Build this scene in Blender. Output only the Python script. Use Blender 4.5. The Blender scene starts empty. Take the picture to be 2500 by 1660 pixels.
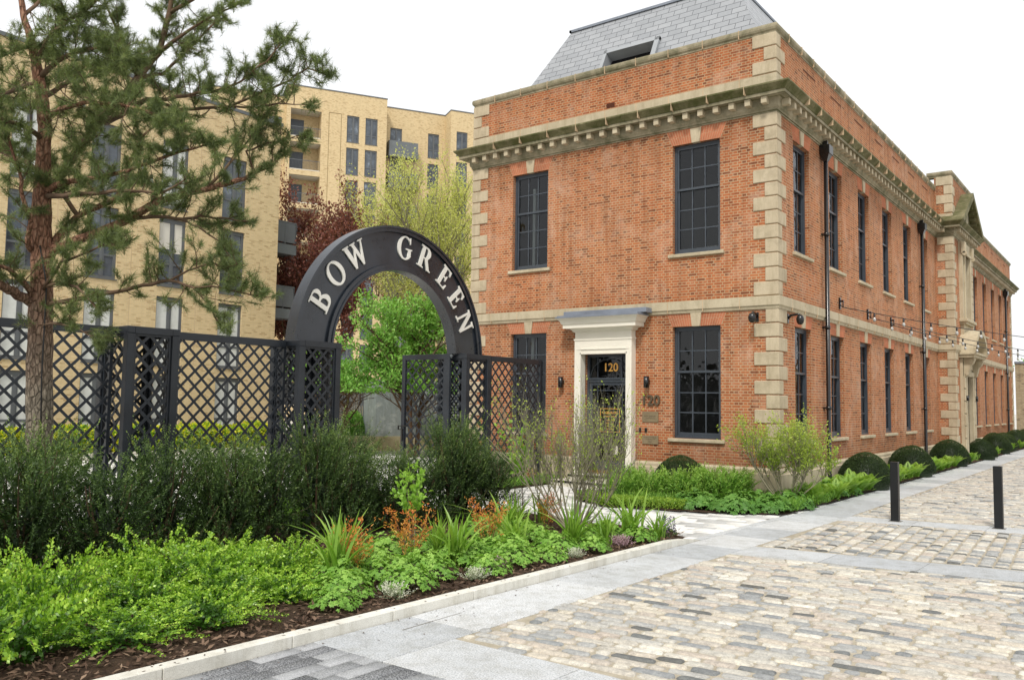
import bpy, math, random
import numpy as np
from mathutils import Vector, Matrix

R = random.Random(11)
NR = np.random.default_rng(5)
scene = bpy.context.scene
col = scene.collection
GZ = -0.3            # paving level
rad = math.radians

# ------------------------------------------------------------------ objects
ORG = {}

def tag(o, label=None, cat=None, group=None, kind=None):
    if label: o['label'] = label
    if cat: o['category'] = cat
    if group: o['group'] = group
    if kind: o['kind'] = kind
    return o

def thing(name, loc, label, cat, group=None, rz=0.0):
    o = bpy.data.objects.new(name, None)
    o.empty_display_size = 0.3
    col.objects.link(o)
    o.location = loc
    o.rotation_euler = (0, 0, rz)
    ORG[o.name] = Vector(loc) if rz == 0 else Vector((0, 0, 0))
    return tag(o, label, cat, group)

def link(me, name, mat, parent=None, loc=None):
    o = bpy.data.objects.new(name, me)
    col.objects.link(o)
    if mat is not None and not me.materials:
        for m in (mat if isinstance(mat, (list, tuple)) else [mat]):
            me.materials.append(m)
    if parent is not None:
        o.parent = parent
        ORG[o.name] = ORG.get(parent.name, Vector((0, 0, 0)))
    else:
        L = Vector(loc) if loc is not None else Vector((0, 0, 0))
        o.location = L
        ORG[o.name] = L
    return o

def box_uv(me):
    n = len(me.polygons)
    if n == 0: return
    nl = len(me.loops)
    vi = np.empty(nl, dtype=np.int32); me.loops.foreach_get('vertex_index', vi)
    co = np.empty(len(me.vertices) * 3); me.vertices.foreach_get('co', co); co = co.reshape(-1, 3)
    no = np.empty(n * 3); me.polygons.foreach_get('normal', no); no = np.abs(no.reshape(-1, 3))
    lt = np.empty(n, dtype=np.int32); me.polygons.foreach_get('loop_total', lt)
    pn = np.repeat(no, lt, axis=0)
    c = co[vi]
    ax = np.argmax(pn + np.array([0, 0, .12]), axis=1)
    u = np.where(ax == 0, c[:, 1], c[:, 0])
    v = np.where(ax == 2, c[:, 1], c[:, 2])
    uv = np.stack([u, v], axis=1).astype(np.float32).ravel()
    lay = me.uv_layers.new(name='UVMap')
    lay.data.foreach_set('uv', uv)

def child_copy(o, parent):
    c = o.copy(); col.objects.link(c); c.parent = parent
    ORG[c.name] = ORG.get(o.name, Vector((0, 0, 0)))
    for ch in [x for x in o.children]:
        child_copy(ch, c)
    return c

def dup(root, loc, rz=None, label=None, scale=None, name=None):
    c = root.copy(); col.objects.link(c)
    c.location = loc
    if rz is not None: c.rotation_euler = (0, 0, rz)
    if scale is not None: c.scale = (scale, scale, scale) if not isinstance(scale, tuple) else scale
    if label: c['label'] = label
    for ch in [x for x in root.children]:
        child_copy(ch, c)
    return c

class MB:
    def __init__(s): s.v = []; s.f = []; s.m = []; s.smooth = []
    def add(s, vs, fs, m=0, sm=False):
        b = len(s.v); s.v.extend([tuple(x) for x in vs])
        for f in fs:
            s.f.append([b + i for i in f]); s.m.append(m); s.smooth.append(sm)
        return s
    def quad(s, a, b, c, d, m=0): return s.add([a, b, c, d], [(0, 1, 2, 3)], m)
    def box(s, x0, x1, y0, y1, z0, z1, m=0, bev=0.0):
        if x0 > x1: x0, x1 = x1, x0
        if y0 > y1: y0, y1 = y1, y0
        if z0 > z1: z0, z1 = z1, z0
        if bev <= 0:
            vs = [(x0, y0, z0), (x1, y0, z0), (x1, y1, z0), (x0, y1, z0), (x0, y0, z1), (x1, y0, z1), (x1, y1, z1), (x0, y1, z1)]
            return s.add(vs, [(0, 3, 2, 1), (4, 5, 6, 7), (0, 1, 5, 4), (1, 2, 6, 5), (2, 3, 7, 6), (3, 0, 4, 7)], m)
        b = bev
        X = (x0, x1); Y = (y0, y1); Z = (z0, z1)
        vs = []; idx = {}
        for i in (0, 1):
            for j in (0, 1):
                for k in (0, 1):
                    sx = b if i == 0 else -b; sy = b if j == 0 else -b; sz = b if k == 0 else -b
                    idx[(i, j, k, 'x')] = len(vs); vs.append((X[i], Y[j] + sy, Z[k] + sz))
                    idx[(i, j, k, 'y')] = len(vs); vs.append((X[i] + sx, Y[j], Z[k] + sz))
                    idx[(i, j, k, 'z')] = len(vs); vs.append((X[i] + sx, Y[j] + sy, Z[k]))
        fs = []
        for i in (0, 1): fs.append([idx[(i, *jk, 'x')] for jk in ((0, 0), (1, 0), (1, 1), (0, 1))][::(1 if i else -1)])
        for j in (0, 1): fs.append([idx[(ik[0], j, ik[1], 'y')] for ik in ((0, 0), (0, 1), (1, 1), (1, 0))][::(1 if j else -1)])
        for k in (0, 1): fs.append([idx[(ij[0], ij[1], k, 'z')] for ij in ((0, 0), (1, 0), (1, 1), (0, 1))][::(1 if k else -1)])
        for i in (0, 1):
            for j in (0, 1):
                fs.append([idx[(i, j, 0, 'x')], idx[(i, j, 0, 'y')], idx[(i, j, 1, 'y')], idx[(i, j, 1, 'x')]][::(1 if i != j else -1)])
        for i in (0, 1):
            for k in (0, 1):
                fs.append([idx[(i, 0, k, 'x')], idx[(i, 1, k, 'x')], idx[(i, 1, k, 'z')], idx[(i, 0, k, 'z')]][::(1 if i == k else -1)])
        for j in (0, 1):
            for k in (0, 1):
                fs.append([idx[(0, j, k, 'y')], idx[(1, j, k, 'y')], idx[(1, j, k, 'z')], idx[(0, j, k, 'z')]][::(1 if j != k else -1)])
        for i in (0, 1):
            for j in (0, 1):
                for k in (0, 1):
                    t = [idx[(i, j, k, 'x')], idx[(i, j, k, 'y')], idx[(i, j, k, 'z')]]
                    fs.append(t if (i + j + k) % 2 else t[::-1])
        return s.add(vs, fs, m)
    def prism(s, pts, fn, a, b, m=0):
        """pts 2D polygon, fn(u,v,w)->xyz, extruded w from a to b"""
        n = len(pts)
        vs = [fn(u, v, a) for u, v in pts] + [fn(u, v, b) for u, v in pts]
        fs = [tuple(range(n))[::-1], tuple(range(n, 2 * n))] + [(i, (i + 1) % n, n + (i + 1) % n, n + i) for i in range(n)]
        return s.add(vs, fs, m)
    def tube(s, pts, rs, n=6, m=0, cap=True, wob=0.0):
        P = [Vector(p) for p in pts]
        if not isinstance(rs, (list, tuple)): rs = [rs] * len(P)
        rings = []; up = Vector((0, 0, 1))
        prev = None
        for i, p in enumerate(P):
            d = (P[min(i + 1, len(P) - 1)] - P[max(i - 1, 0)])
            if d.length < 1e-9: d = Vector((0, 0, 1))
            d.normalize()
            if prev is None:
                a = d.orthogonal().normalized()
            else:
                a = (prev - d * prev.dot(d))
                a = a.normalized() if a.length > 1e-6 else d.orthogonal().normalized()
            prev = a
            b = d.cross(a)
            ring = []
            for k in range(n):
                t = 2 * math.pi * k / n
                rr = rs[i] * (1 + (R.uniform(-wob, wob) if wob else 0))
                ring.append(tuple(p + a * (math.cos(t) * rr) + b * (math.sin(t) * rr)))
            rings.append(ring)
        vs = [v for r in rings for v in r]
        fs = []
        for i in range(len(P) - 1):
            for k in range(n):
                k2 = (k + 1) % n
                fs.append((i * n + k, i * n + k2, (i + 1) * n + k2, (i + 1) * n + k))
        s.add(vs, fs, m, True)
        if cap:
            b0 = len(s.v) - len(vs)
            s.f.append([b0 + k for k in range(n)][::-1]); s.m.append(m); s.smooth.append(False)
            s.f.append([b0 + (len(P) - 1) * n + k for k in range(n)]); s.m.append(m); s.smooth.append(False)
        return s
    def lathe(s, c, prof, n=16, m=0):
        vs = []; 
        for r, z in prof:
            for k in range(n):
                t = 2 * math.pi * k / n
                vs.append((c[0] + r * math.cos(t), c[1] + r * math.sin(t), c[2] + z))
        fs = []
        for i in range(len(prof) - 1):
            for k in range(n):
                k2 = (k + 1) % n
                fs.append((i * n + k, i * n + k2, (i + 1) * n + k2, (i + 1) * n + k))
        return s.add(vs, fs, m, True)
    def build(s, name, mat, parent=None, loc=None, uv=True):
        me = bpy.data.meshes.new(name)
        org = ORG.get(parent.name, Vector((0, 0, 0))) if parent is not None else (Vector(loc) if loc is not None else Vector((0, 0, 0)))
        me.from_pydata([tuple(v) for v in s.v], [], s.f)
        me.polygons.foreach_set('material_index', s.m)
        me.polygons.foreach_set('use_smooth', s.smooth)
        me.update()
        if uv: box_uv(me)
        if org.length > 0:
            me.transform(Matrix.Translation(-org))
        return link(me, name, mat, parent, loc)

def np_mesh(name, V, F, var=None, smooth=False):
    """V (n,3) float, F (m,k) int quads/tris; var per-face float stored as face attribute 'var'"""
    me = bpy.data.meshes.new(name)
    F = np.asarray(F, dtype=np.int32); m, k = F.shape
    me.vertices.add(len(V)); me.vertices.foreach_set('co', np.asarray(V, dtype=np.float32).ravel())
    me.loops.add(m * k); me.loops.foreach_set('vertex_index', F.ravel())
    me.polygons.add(m); me.polygons.foreach_set('loop_start', np.arange(0, m * k, k, dtype=np.int32))
    me.update(calc_edges=True)
    if smooth: me.polygons.foreach_set('use_smooth', np.ones(m, dtype=bool))
    if var is not None:
        at = me.attributes.new('var', 'FLOAT', 'FACE')
        at.data.foreach_set('value', np.asarray(var, dtype=np.float32))
    return me

def unit(a): return a / np.maximum(np.linalg.norm(a, axis=-1, keepdims=True), 1e-9)

def leaf_arrays(P, D, L, W, up=None, droop=0.0, fold=0.12):
    """kite-shaped leaf quads. P base (n,3), D direction, L,W arrays"""
    n = len(P)
    D = unit(D)
    if up is None: up = NR.normal(size=(n, 3))
    S = unit(np.cross(D, up)); U = np.cross(S, D)
    L = np.broadcast_to(np.asarray(L, float), (n,))[:, None]; W = np.broadcast_to(np.asarray(W, float), (n,))[:, None]
    a = P; tip = P + D * L - np.array([0, 0, 1.]) * (droop * L)
    mid = P + D * L * .45 + U * (fold * W)
    b = mid + S * W * .5; c = mid - S * W * .5
    V = np.stack([a, b, tip, c], axis=1).reshape(-1, 3)
    F = np.arange(4 * n, dtype=np.int32).reshape(n, 4)
    return V, F

def join_arr(parts):
    Vs = []; Fs = []; vs = []; o = 0
    for V, F, v in parts:
        Vs.append(V); Fs.append(F + o); vs.append(v); o += len(V)
    return np.concatenate(Vs), np.concatenate(Fs), np.concatenate(vs)

# ------------------------------------------------------------------ materials
def newmat(name):
    m = bpy.data.materials.new(name); m.use_nodes = True
    nt = m.node_tree; nt.nodes.clear()
    out = nt.nodes.new('ShaderNodeOutputMaterial')
    return m, nt, out

def N(nt, t, **kw):
    n = nt.nodes.new(t)
    for k, v in kw.items():
        if k.startswith('i_'):
            key = k[2:]
            key = int(key) if key.isdigit() else key.replace('_', ' ')
            n.inputs[key].default_value = v
        else: setattr(n, k, v)
    return n

def c4(c): return (c[0], c[1], c[2], 1.0)

def ramp(nt, fac, stops):
    r = nt.nodes.new('ShaderNodeValToRGB')
    e = r.color_ramp.elements
    while len(e) > 1: e.remove(e[-1])
    e[0].position = stops[0][0]; e[0].color = c4(stops[0][1])
    for p, c in stops[1:]:
        x = e.new(p); x.color = c4(c)
    nt.links.new(fac, r.inputs[0])
    return r.outputs[0]

def mixc(nt, fac, a, b, mode='MIX'):
    m = nt.nodes.new('ShaderNodeMix'); m.data_type = 'RGBA'; m.blend_type = mode
    for s, v in ((m.inputs[0], fac), (m.inputs[6], a), (m.inputs[7], b)):
        if isinstance(v, (int, float)): s.default_value = v
        elif isinstance(v, tuple): s.default_value = c4(v)
        else: nt.links.new(v, s)
    return m.outputs[2]

def math_(nt, op, a, b=None, clamp=False):
    m = nt.nodes.new('ShaderNodeMath'); m.operation = op; m.use_clamp = clamp
    for i, v in enumerate((a, b)):
        if v is None: continue
        if isinstance(v, (int, float)): m.inputs[i].default_value = v
        else: nt.links.new(v, m.inputs[i])
    return m.outputs[0]

def noise(nt, vec, scale, detail=4, rough=.6, dist=0.0):
    n = N(nt, 'ShaderNodeTexNoise'); n.inputs['Scale'].default_value = scale
    n.inputs['Detail'].default_value = detail; n.inputs['Roughness'].default_value = rough
    n.inputs['Distortion'].default_value = dist
    if vec is not None: nt.links.new(vec, n.inputs['Vector'])
    return n.outputs[0]

def coords(nt):
    t = nt.nodes.new('ShaderNodeTexCoord'); return t.outputs['Object']

def world_pos(nt):
    g = nt.nodes.new('ShaderNodeNewGeometry'); return g.outputs['Position']

def bump(nt, h, strength=.3, dist=.01):
    b = nt.nodes.new('ShaderNodeBump'); b.inputs['Strength'].default_value = strength; b.inputs['Distance'].default_value = dist
    nt.links.new(h, b.inputs['Height']); return b.outputs[0]

def principled(nt, out, color, rough=.7, spec=.5, metal=0.0, normal=None, **kw):
    p = nt.nodes.new('ShaderNodeBsdfPrincipled')
    for key, v in (('Base Color', color), ('Roughness', rough), ('Specular IOR Level', spec), ('Metallic', metal)):
        s = p.inputs[key]
        if isinstance(v, (int, float)): s.default_value = v
        elif isinstance(v, tuple): s.default_value = c4(v)
        else: nt.links.new(v, s)
    if normal is not None: nt.links.new(normal, p.inputs['Normal'])
    nt.links.new(p.outputs[0], out.inputs[0])
    return p

def stone_mat(name, c1, c2, scale=6, dirt=None, dirt_z=None, rough=.85, speck=None, bstr=.35, bdist=.008, joints=None):
    m, nt, out = newmat(name)
    P = world_pos(nt)
    n1 = noise(nt, P, scale * .25, 5, .6)
    n2 = noise(nt, P, scale * 6, 3, .6)
    f = math_(nt, 'ADD', math_(nt, 'MULTIPLY', n1, .7), math_(nt, 'MULTIPLY', n2, .3))
    c = ramp(nt, f, [(.32, c1), (.68, c2)])
    if speck:
        n3 = noise(nt, P, speck[0], 2, .7)
        c = mixc(nt, math_(nt, 'MULTIPLY', ramp(nt, n3, [(.38, (1, 1, 1)), (.55, (0, 0, 0))]), speck[2]), c, speck[1])
    mps = nt.nodes.new('ShaderNodeMapping'); mps.inputs['Scale'].default_value = (2.4, 2.4, .35); nt.links.new(P, mps.inputs[0])
    c = mixc(nt, .6, c, ramp(nt, noise(nt, mps.outputs[0], 2.2, 5, .7), [(.3, (.66, .64, .58)), (.55, (1, 1, 1))]), 'MULTIPLY')
    c = mixc(nt, .45, c, ramp(nt, noise(nt, P, .9, 6, .75, .5), [(.34, (.74, .72, .68)), (.56, (1, 1, 1))]), 'MULTIPLY')
    if dirt:
        n4 = noise(nt, P, 1.7, 6, .7, .4)
        c = mixc(nt, ramp(nt, n4, [(dirt[1], (0, 0, 0)), (dirt[2], (1, 1, 1))]), c, dirt[0])
    principled(nt, out, c, rough, .3, normal=bump(nt, math_(nt, 'ADD', n2, n1), bstr, bdist))
    return m

def brick_mat(name, cA, cB, mortar, bw=.25, bh=.075, ms=.011, dark=(.08, .03, .02), bloom=None, bloomfac=.35, squash=.5, tint=None, streak=.75, grime=0):
    m, nt, out = newmat(name)
    uv = nt.nodes.new('ShaderNodeUVMap'); uv.uv_map = 'UVMap'
    UV = uv.outputs[0]
    # slight waviness of the courses
    def brick(c1, c2, mo, bias=0.0, seed=0.0):
        b = nt.nodes.new('ShaderNodeTexBrick')
        b.offset = .5; b.offset_frequency = 2; b.squash = squash; b.squash_frequency = 2
        b.inputs['Color1'].default_value = c4(c1); b.inputs['Color2'].default_value = c4(c2); b.inputs['Mortar'].default_value = c4(mo)
        b.inputs['Scale'].default_value = 1.0; b.inputs['Mortar Size'].default_value = ms; b.inputs['Mortar Smooth'].default_value = .25
        b.inputs['Bias'].default_value = bias; b.inputs['Brick Width'].default_value = bw; b.inputs['Row Height'].default_value = bh
        nt.links.new(vec, b.inputs['Vector'])
        return b
    wob = noise(nt, UV, 9, 2, .5)
    va = nt.nodes.new('ShaderNodeVectorMath'); va.operation = 'ADD'
    cmb = nt.nodes.new('ShaderNodeCombineXYZ')
    nt.links.new(math_(nt, 'MULTIPLY', math_(nt, 'SUBTRACT', wob, .5), .012), cmb.inputs[1])
    nt.links.new(UV, va.inputs[0]); nt.links.new(cmb.outputs[0], va.inputs[1])
    vec = va.outputs[0]
    b1 = brick(cA, cB, mortar)
    big = noise(nt, UV, .55, 5, .65, .3)
    mid = noise(nt, UV, 2.2, 4, .7)
    fine = noise(nt, UV, 70, 3, .7)
    # per-brick random value taken through a second texture with black and white bricks
    b2 = brick((0, 0, 0), (1, 1, 1), (.5, .5, .5))
    br = b2.outputs[0]
    darkfac = ramp(nt, math_(nt, 'ADD', math_(nt, 'MULTIPLY', br, .72), math_(nt, 'MULTIPLY', mid, .5)), [(.80, (0, 0, 0)), (.98, (1, 1, 1))])
    c = b1.outputs[0]
    isb = math_(nt, 'SUBTRACT', 1.0, b1.outputs['Fac'])
    c = mixc(nt, math_(nt, 'MULTIPLY', math_(nt, 'MULTIPLY', darkfac, isb), .75), c, dark)
    if tint:
        c = mixc(nt, math_(nt, 'MULTIPLY', ramp(nt, big, [(.42, (0, 0, 0)), (.62, (1, 1, 1))]), .45), c, tint, 'MULTIPLY')
    if bloom:
        bl = noise(nt, UV, .9, 6, .72, .8)
        c = mixc(nt, math_(nt, 'MULTIPLY', ramp(nt, bl, [(.50, (0, 0, 0)), (.70, (1, 1, 1))]), bloomfac), c, bloom)
    mps = nt.nodes.new('ShaderNodeMapping'); mps.inputs['Scale'].default_value = (2.6, .22, 1); nt.links.new(UV, mps.inputs[0])
    strk = noise(nt, mps.outputs[0], 1.6, 5, .7)
    c = mixc(nt, streak, c, ramp(nt, strk, [(.30, (.66, .62, .58)), (.5, (1, 1, 1)), (.70, (1.12, 1.08, 1.02))]), 'MULTIPLY')
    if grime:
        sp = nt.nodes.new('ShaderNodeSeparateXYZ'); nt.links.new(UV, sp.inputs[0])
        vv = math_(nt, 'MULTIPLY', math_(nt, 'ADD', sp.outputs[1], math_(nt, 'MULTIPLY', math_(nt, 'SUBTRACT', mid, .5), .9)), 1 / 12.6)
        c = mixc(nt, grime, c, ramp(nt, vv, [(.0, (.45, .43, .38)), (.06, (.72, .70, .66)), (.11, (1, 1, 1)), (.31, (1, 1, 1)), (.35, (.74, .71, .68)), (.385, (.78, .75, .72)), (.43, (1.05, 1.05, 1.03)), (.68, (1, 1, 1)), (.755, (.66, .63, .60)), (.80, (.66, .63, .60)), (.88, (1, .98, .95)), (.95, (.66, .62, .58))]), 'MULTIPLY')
    c = mixc(nt, .35, c, ramp(nt, fine, [(.3, (.45, .45, .45)), (.7, (1, 1, 1))]), 'MULTIPLY')
    h = math_(nt, 'ADD', math_(nt, 'MULTIPLY', isb, 1.0), math_(nt, 'MULTIPLY', fine, .35))
    principled(nt, out, c, .88, .2, normal=bump(nt, h, .55, .008))
    return m

def paint_mat(name, c, rough=.45, spec=.5, var=.15, metal=0.0, bs=.08):
    m, nt, out = newmat(name)
    P = world_pos(nt)
    n1 = noise(nt, P, 1.5, 5, .65); n2 = noise(nt, P, 40, 2, .5)
    lo = tuple(x * (1 - var) for x in c); hi = tuple(min(1, x * (1 + var)) for x in c)
    cc = ramp(nt, n1, [(.3, lo), (.7, hi)])
    rr = nt.nodes.new('ShaderNodeMapRange'); rr.inputs[3].default_value = max(0.02, rough - .1); rr.inputs[4].default_value = min(1, rough + .12)
    nt.links.new(n1, rr.inputs[0])
    principled(nt, out, cc, rr.outputs[0], spec, metal, normal=bump(nt, n2, bs, .003))
    return m

def leaf_mat(name, stops, trans=.25, rough=.5, spec=.35, patch=.35, pscale=2.5):
    m, nt, out = newmat(name)
    a = nt.nodes.new('ShaderNodeAttribute'); a.attribute_name = 'var'
    oi = nt.nodes.new('ShaderNodeObjectInfo')
    n1 = noise(nt, world_pos(nt), pscale, 3, .5)
    f = math_(nt, 'ADD', math_(nt, 'MULTIPLY', a.outputs['Fac'], 1 - patch), math_(nt, 'MULTIPLY', n1, patch), True)
    f = math_(nt, 'ADD', f, math_(nt, 'MULTIPLY', math_(nt, 'SUBTRACT', oi.outputs['Random'], .5), .12), True)
    c = ramp(nt, f, stops)
    p = nt.nodes.new('ShaderNodeBsdfPrincipled'); nt.links.new(c, p.inputs['Base Color'])
    p.inputs['Roughness'].default_value = rough; p.inputs['Specular IOR Level'].default_value = spec
    t = nt.nodes.new('ShaderNodeBsdfTranslucent')
    bright = mixc(nt, 1.0, c, (1.3, 1.35, .7), 'MULTIPLY'); nt.links.new(bright, t.inputs[0])
    mx = nt.nodes.new('ShaderNodeMixShader'); mx.inputs[0].default_value = trans
    nt.links.new(p.outputs[0], mx.inputs[1]); nt.links.new(t.outputs[0], mx.inputs[2]); nt.links.new(mx.outputs[0], out.inputs[0])
    return m

def glass_mat(name, c=(.012, .014, .016), rough=.03, wav=.02, spec=.6, curtain=None):
    m, nt, out = newmat(name)
    P = world_pos(nt)
    n1 = noise(nt, P, .9, 3, .6); n2 = noise(nt, P, 1.8, 2, .5)
    cc = ramp(nt, n1, [(.35, tuple(x * .4 for x in c)), (.62, c), (.72, tuple(x * 2.2 for x in c))])
    principled(nt, out, cc, rough, spec, normal=bump(nt, n2, wav, .5))
    return m

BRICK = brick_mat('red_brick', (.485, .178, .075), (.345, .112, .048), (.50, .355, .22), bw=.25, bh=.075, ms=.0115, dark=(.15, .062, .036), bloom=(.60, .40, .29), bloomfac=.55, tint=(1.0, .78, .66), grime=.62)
GAUGED = paint_mat('gauged_brick', (.43, .16, .085), .85, .2, .3, bs=.3)
MORTAR = stone_mat('lime_mortar', (.5, .36, .23), (.6, .46, .3), 8)
STOCK = brick_mat('buff_brick', (.74, .585, .335), (.64, .49, .27), (.62, .51, .34), bw=.24, bh=.08, ms=.009, dark=(.42, .28, .13), squash=1.0, bloom=(.74, .57, .33), bloomfac=.3, streak=.22)
STOCK2 = brick_mat('old_stock_brick', (.50, .41, .27), (.40, .31, .19), (.34, .30, .23), bw=.26, bh=.10, ms=.016, dark=(.13, .10, .07), squash=1.0)
STONE = stone_mat('portland_stone', (.44, .375, .26), (.56, .49, .355), 5, dirt=((.30, .27, .18), .58, .80))
STONE_W = stone_mat('weathered_stone', (.26, .23, .155), (.42, .365, .26), 5, dirt=((.13, .125, .07), .42, .66))
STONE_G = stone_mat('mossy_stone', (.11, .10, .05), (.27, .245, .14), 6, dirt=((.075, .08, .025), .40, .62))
STONE_Q = stone_mat('quoin_stone', (.45, .375, .26), (.56, .48, .345), 4, dirt=((.32, .265, .18), .50, .75))
WHITE = paint_mat('cream_paint', (.80, .76, .66), .55, .4, .04)
LEAD = paint_mat('lead_sheet', (.20, .225, .27), .5, .4, .2)
NAVY = paint_mat('dark_joinery_paint', (.050, .061, .076), .35, .5, .2)
BLACKI = paint_mat('black_cast_iron', (.008, .008, .009), .25, .6, .2)
FENCE = paint_mat('anthracite_steel', (.021, .026, .034), .40, .45, .35)
ARCHM = paint_mat('arch_steel', (.025, .031, .041), .28, .65, .4)
LETTER = paint_mat('letter_white', (.78, .77, .72), .45, .5, .04)
BRONZE = paint_mat('bronze_plate', (.24, .185, .11), .45, .5, .15, .3)
BRONZE_D = paint_mat('bronze_dark', (.12, .09, .055), .5, .5, .15, .3)
GOLD = paint_mat('gold_leaf', (.85, .45, .10), .5, .5, .05)
def clear_glass(name):
    m, nt, out = newmat(name)
    n2 = noise(nt, world_pos(nt), 2.1, 2, .5)
    bp = bump(nt, n2, .045, .5)
    t = nt.nodes.new('ShaderNodeBsdfTransparent'); t.inputs[0].default_value = (.62, .66, .66, 1)
    g = nt.nodes.new('ShaderNodeBsdfGlossy'); g.inputs['Roughness'].default_value = .015; g.inputs[0].default_value = (.85, .87, .9, 1); nt.links.new(bp, g.inputs['Normal'])
    f = nt.nodes.new('ShaderNodeFresnel'); f.inputs[0].default_value = 1.52
    mx = nt.nodes.new('ShaderNodeMixShader'); nt.links.new(math_(nt, 'MULTIPLY', f.outputs[0], 1.05, True), mx.inputs[0]); nt.links.new(t.outputs[0], mx.inputs[1]); nt.links.new(g.outputs[0], mx.inputs[2]); nt.links.new(mx.outputs[0], out.inputs[0])
    return m
GLASS = clear_glass('window_glass')
ROOM = paint_mat('room_wall', (.13, .125, .115), .8, .2, .15)
ROOM_F = paint_mat('room_floor', (.09, .075, .06), .5, .3, .2)
WARM = None
def emis(name, c, s):
    m, nt, out = newmat(name); e = nt.nodes.new('ShaderNodeEmission'); e.inputs[0].default_value = c4(c); e.inputs[1].default_value = s; nt.links.new(e.outputs[0], out.inputs[0]); return m
WARM = emis('warm_downlight', (1, .75, .45), 6)
GLASS2 = glass_mat('flat_window_glass', (.10, .12, .145), .06, .01)
CURTAIN = paint_mat('pale_curtain', (.60, .62, .60), .8, .2, .12)
BLIND = paint_mat('roller_blind', (.62, .60, .54), .8, .2, .06)
GREYF = paint_mat('grey_window_frame', (.11, .12, .13), .5, .4, .1)
GREYP = paint_mat('grey_panel', (.13, .145, .155), .45, .4, .12)
SLATE_D = paint_mat('dark_recess', (.006, .006, .007), .8, .2, .2)
SOFFIT = paint_mat('pale_soffit', (.55, .52, .46), .8, .2, .05)
CONC = stone_mat('pale_concrete', (.55, .52, .44), (.70, .67, .58), 5)
KERB = stone_mat('kerb_stone', (.66, .65, .59), (.80, .785, .72), 8, speck=(120, (.35, .33, .28), .35))
GRANITE = stone_mat('silver_granite', (.54, .56, .575), (.64, .655, .665), 3, speck=(62, (.25, .27, .29), .7), bstr=.2)
GRANITE_B = stone_mat('silver_granite_dark', (.46, .48, .50), (.55, .57, .585), 3, speck=(62, (.22, .24, .26), .7), bstr=.2)
GRANITE_C = stone_mat('silver_granite_light', (.60, .615, .625), (.70, .71, .715), 3, speck=(58, (.30, .32, .33), .7), bstr=.2)
GR3 = [GRANITE, GRANITE_B, GRANITE_C]
SOIL = stone_mat('bark_mulch', (.038, .021, .013), (.135, .078, .045), 30, speck=(26, (.20, .125, .075), .45), bstr=1.0, bdist=.05)
BARKP = None
def roof_mat():
    m, nt, out = newmat('grey_roof_tile')
    uv = nt.nodes.new('ShaderNodeUVMap'); uv.uv_map = 'UVMap'
    b = nt.nodes.new('ShaderNodeTexBrick'); b.offset = .5; b.offset_frequency = 2
    b.inputs['Color1'].default_value = c4((.28, .295, .315)); b.inputs['Color2'].default_value = c4((.34, .355, .375)); b.inputs['Mortar'].default_value = c4((.05, .052, .06))
    b.inputs['Scale'].default_value = 1; b.inputs['Mortar Size'].default_value = .008; b.inputs['Brick Width'].default_value = .44; b.inputs['Row Height'].default_value = .2
    b.inputs['Mortar Smooth'].default_value = .1
    nt.links.new(uv.outputs[0], b.inputs['Vector'])
    n1 = noise(nt, uv.outputs[0], 3, 4, .6)
    c = mixc(nt, .3, b.outputs[0], ramp(nt, n1, [(.3, (.7, .7, .7)), (.7, (1, 1, 1))]), 'MULTIPLY')
    principled(nt, out, c, .38, .5, normal=bump(nt, math_(nt, 'SUBTRACT', 1.0, b.outputs['Fac']), .5, .01))
    return m
ROOF = roof_mat()
def paver_mat(name, stops, speck=None, rough=.8, bs=.3, mott=None):
    m, nt, out = newmat(name)
    a = nt.nodes.new('ShaderNodeAttribute'); a.attribute_name = 'var'
    c = ramp(nt, a.outputs['Fac'], stops)
    P = world_pos(nt)
    n1 = noise(nt, P, 7, 5, .7); n2 = noise(nt, P, 60, 3, .7)
    c = mixc(nt, .55, c, ramp(nt, n1, [(.25, (.55, .55, .55)), (.6, (1, 1, 1))]), 'MULTIPLY')
    c = mixc(nt, .4, c, ramp(nt, n2, [(.3, (.5, .5, .5)), (.6, (1, 1, 1))]), 'MULTIPLY')
    if mott:
        n5 = noise(nt, P, mott[0], 4, .75, .6)
        c = mixc(nt, mott[1], c, ramp(nt, n5, [(.32, (.62, .61, .60)), (.5, (.95, .95, .95)), (.66, (1.25, 1.22, 1.15))]), 'MULTIPLY')
    if speck:
        n3 = noise(nt, P, 70, 2, .7)
        c = mixc(nt, math_(nt, 'MULTIPLY', ramp(nt, n3, [(.40, (1, 1, 1)), (.55, (0, 0, 0))]), speck[1]), c, speck[0])
    principled(nt, out, c, rough, .35, normal=bump(nt, math_(nt, 'ADD', n1, math_(nt, 'MULTIPLY', n2, .4)), bs, .012))
    return m
SETT = paver_mat('granite_sett', [(0, (.13, .13, .12)), (.02, (.19, .20, .20)), (.045, (.29, .305, .315)), (.11, (.38, .39, .39)), (.24, (.49, .485, .46)), (.42, (.58, .555, .49)), (.58, (.55, .51, .445)), (.72, (.54, .475, .41)), (.84, (.65, .60, .50)), (.95, (.68, .65, .575)), (1, (.77, .75, .68))], rough=.75, bs=1.0, mott=(18, .75))
JOINT = stone_mat('sandy_joint', (.36, .32, .245), (.50, .45, .355), 12, bstr=.6, bdist=.02)
PAVER_L = paver_mat('light_paver', [(0, (.52, .52, .51)), (.3, (.60, .60, .58)), (.36, (.84, .83, .79)), (1, (.93, .92, .88))], ((.6, .6, .58), .2))
PAVER_D = paver_mat('grey_paver', [(0, (.075, .08, .088)), (.36, (.11, .115, .125)), (.42, (.27, .28, .29)), (1, (.36, .37, .385))], ((.62, .63, .64), .45))
JOINT_D = stone_mat('dark_joint', (.20, .20, .19), (.28, .27, .25), 10)
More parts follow.
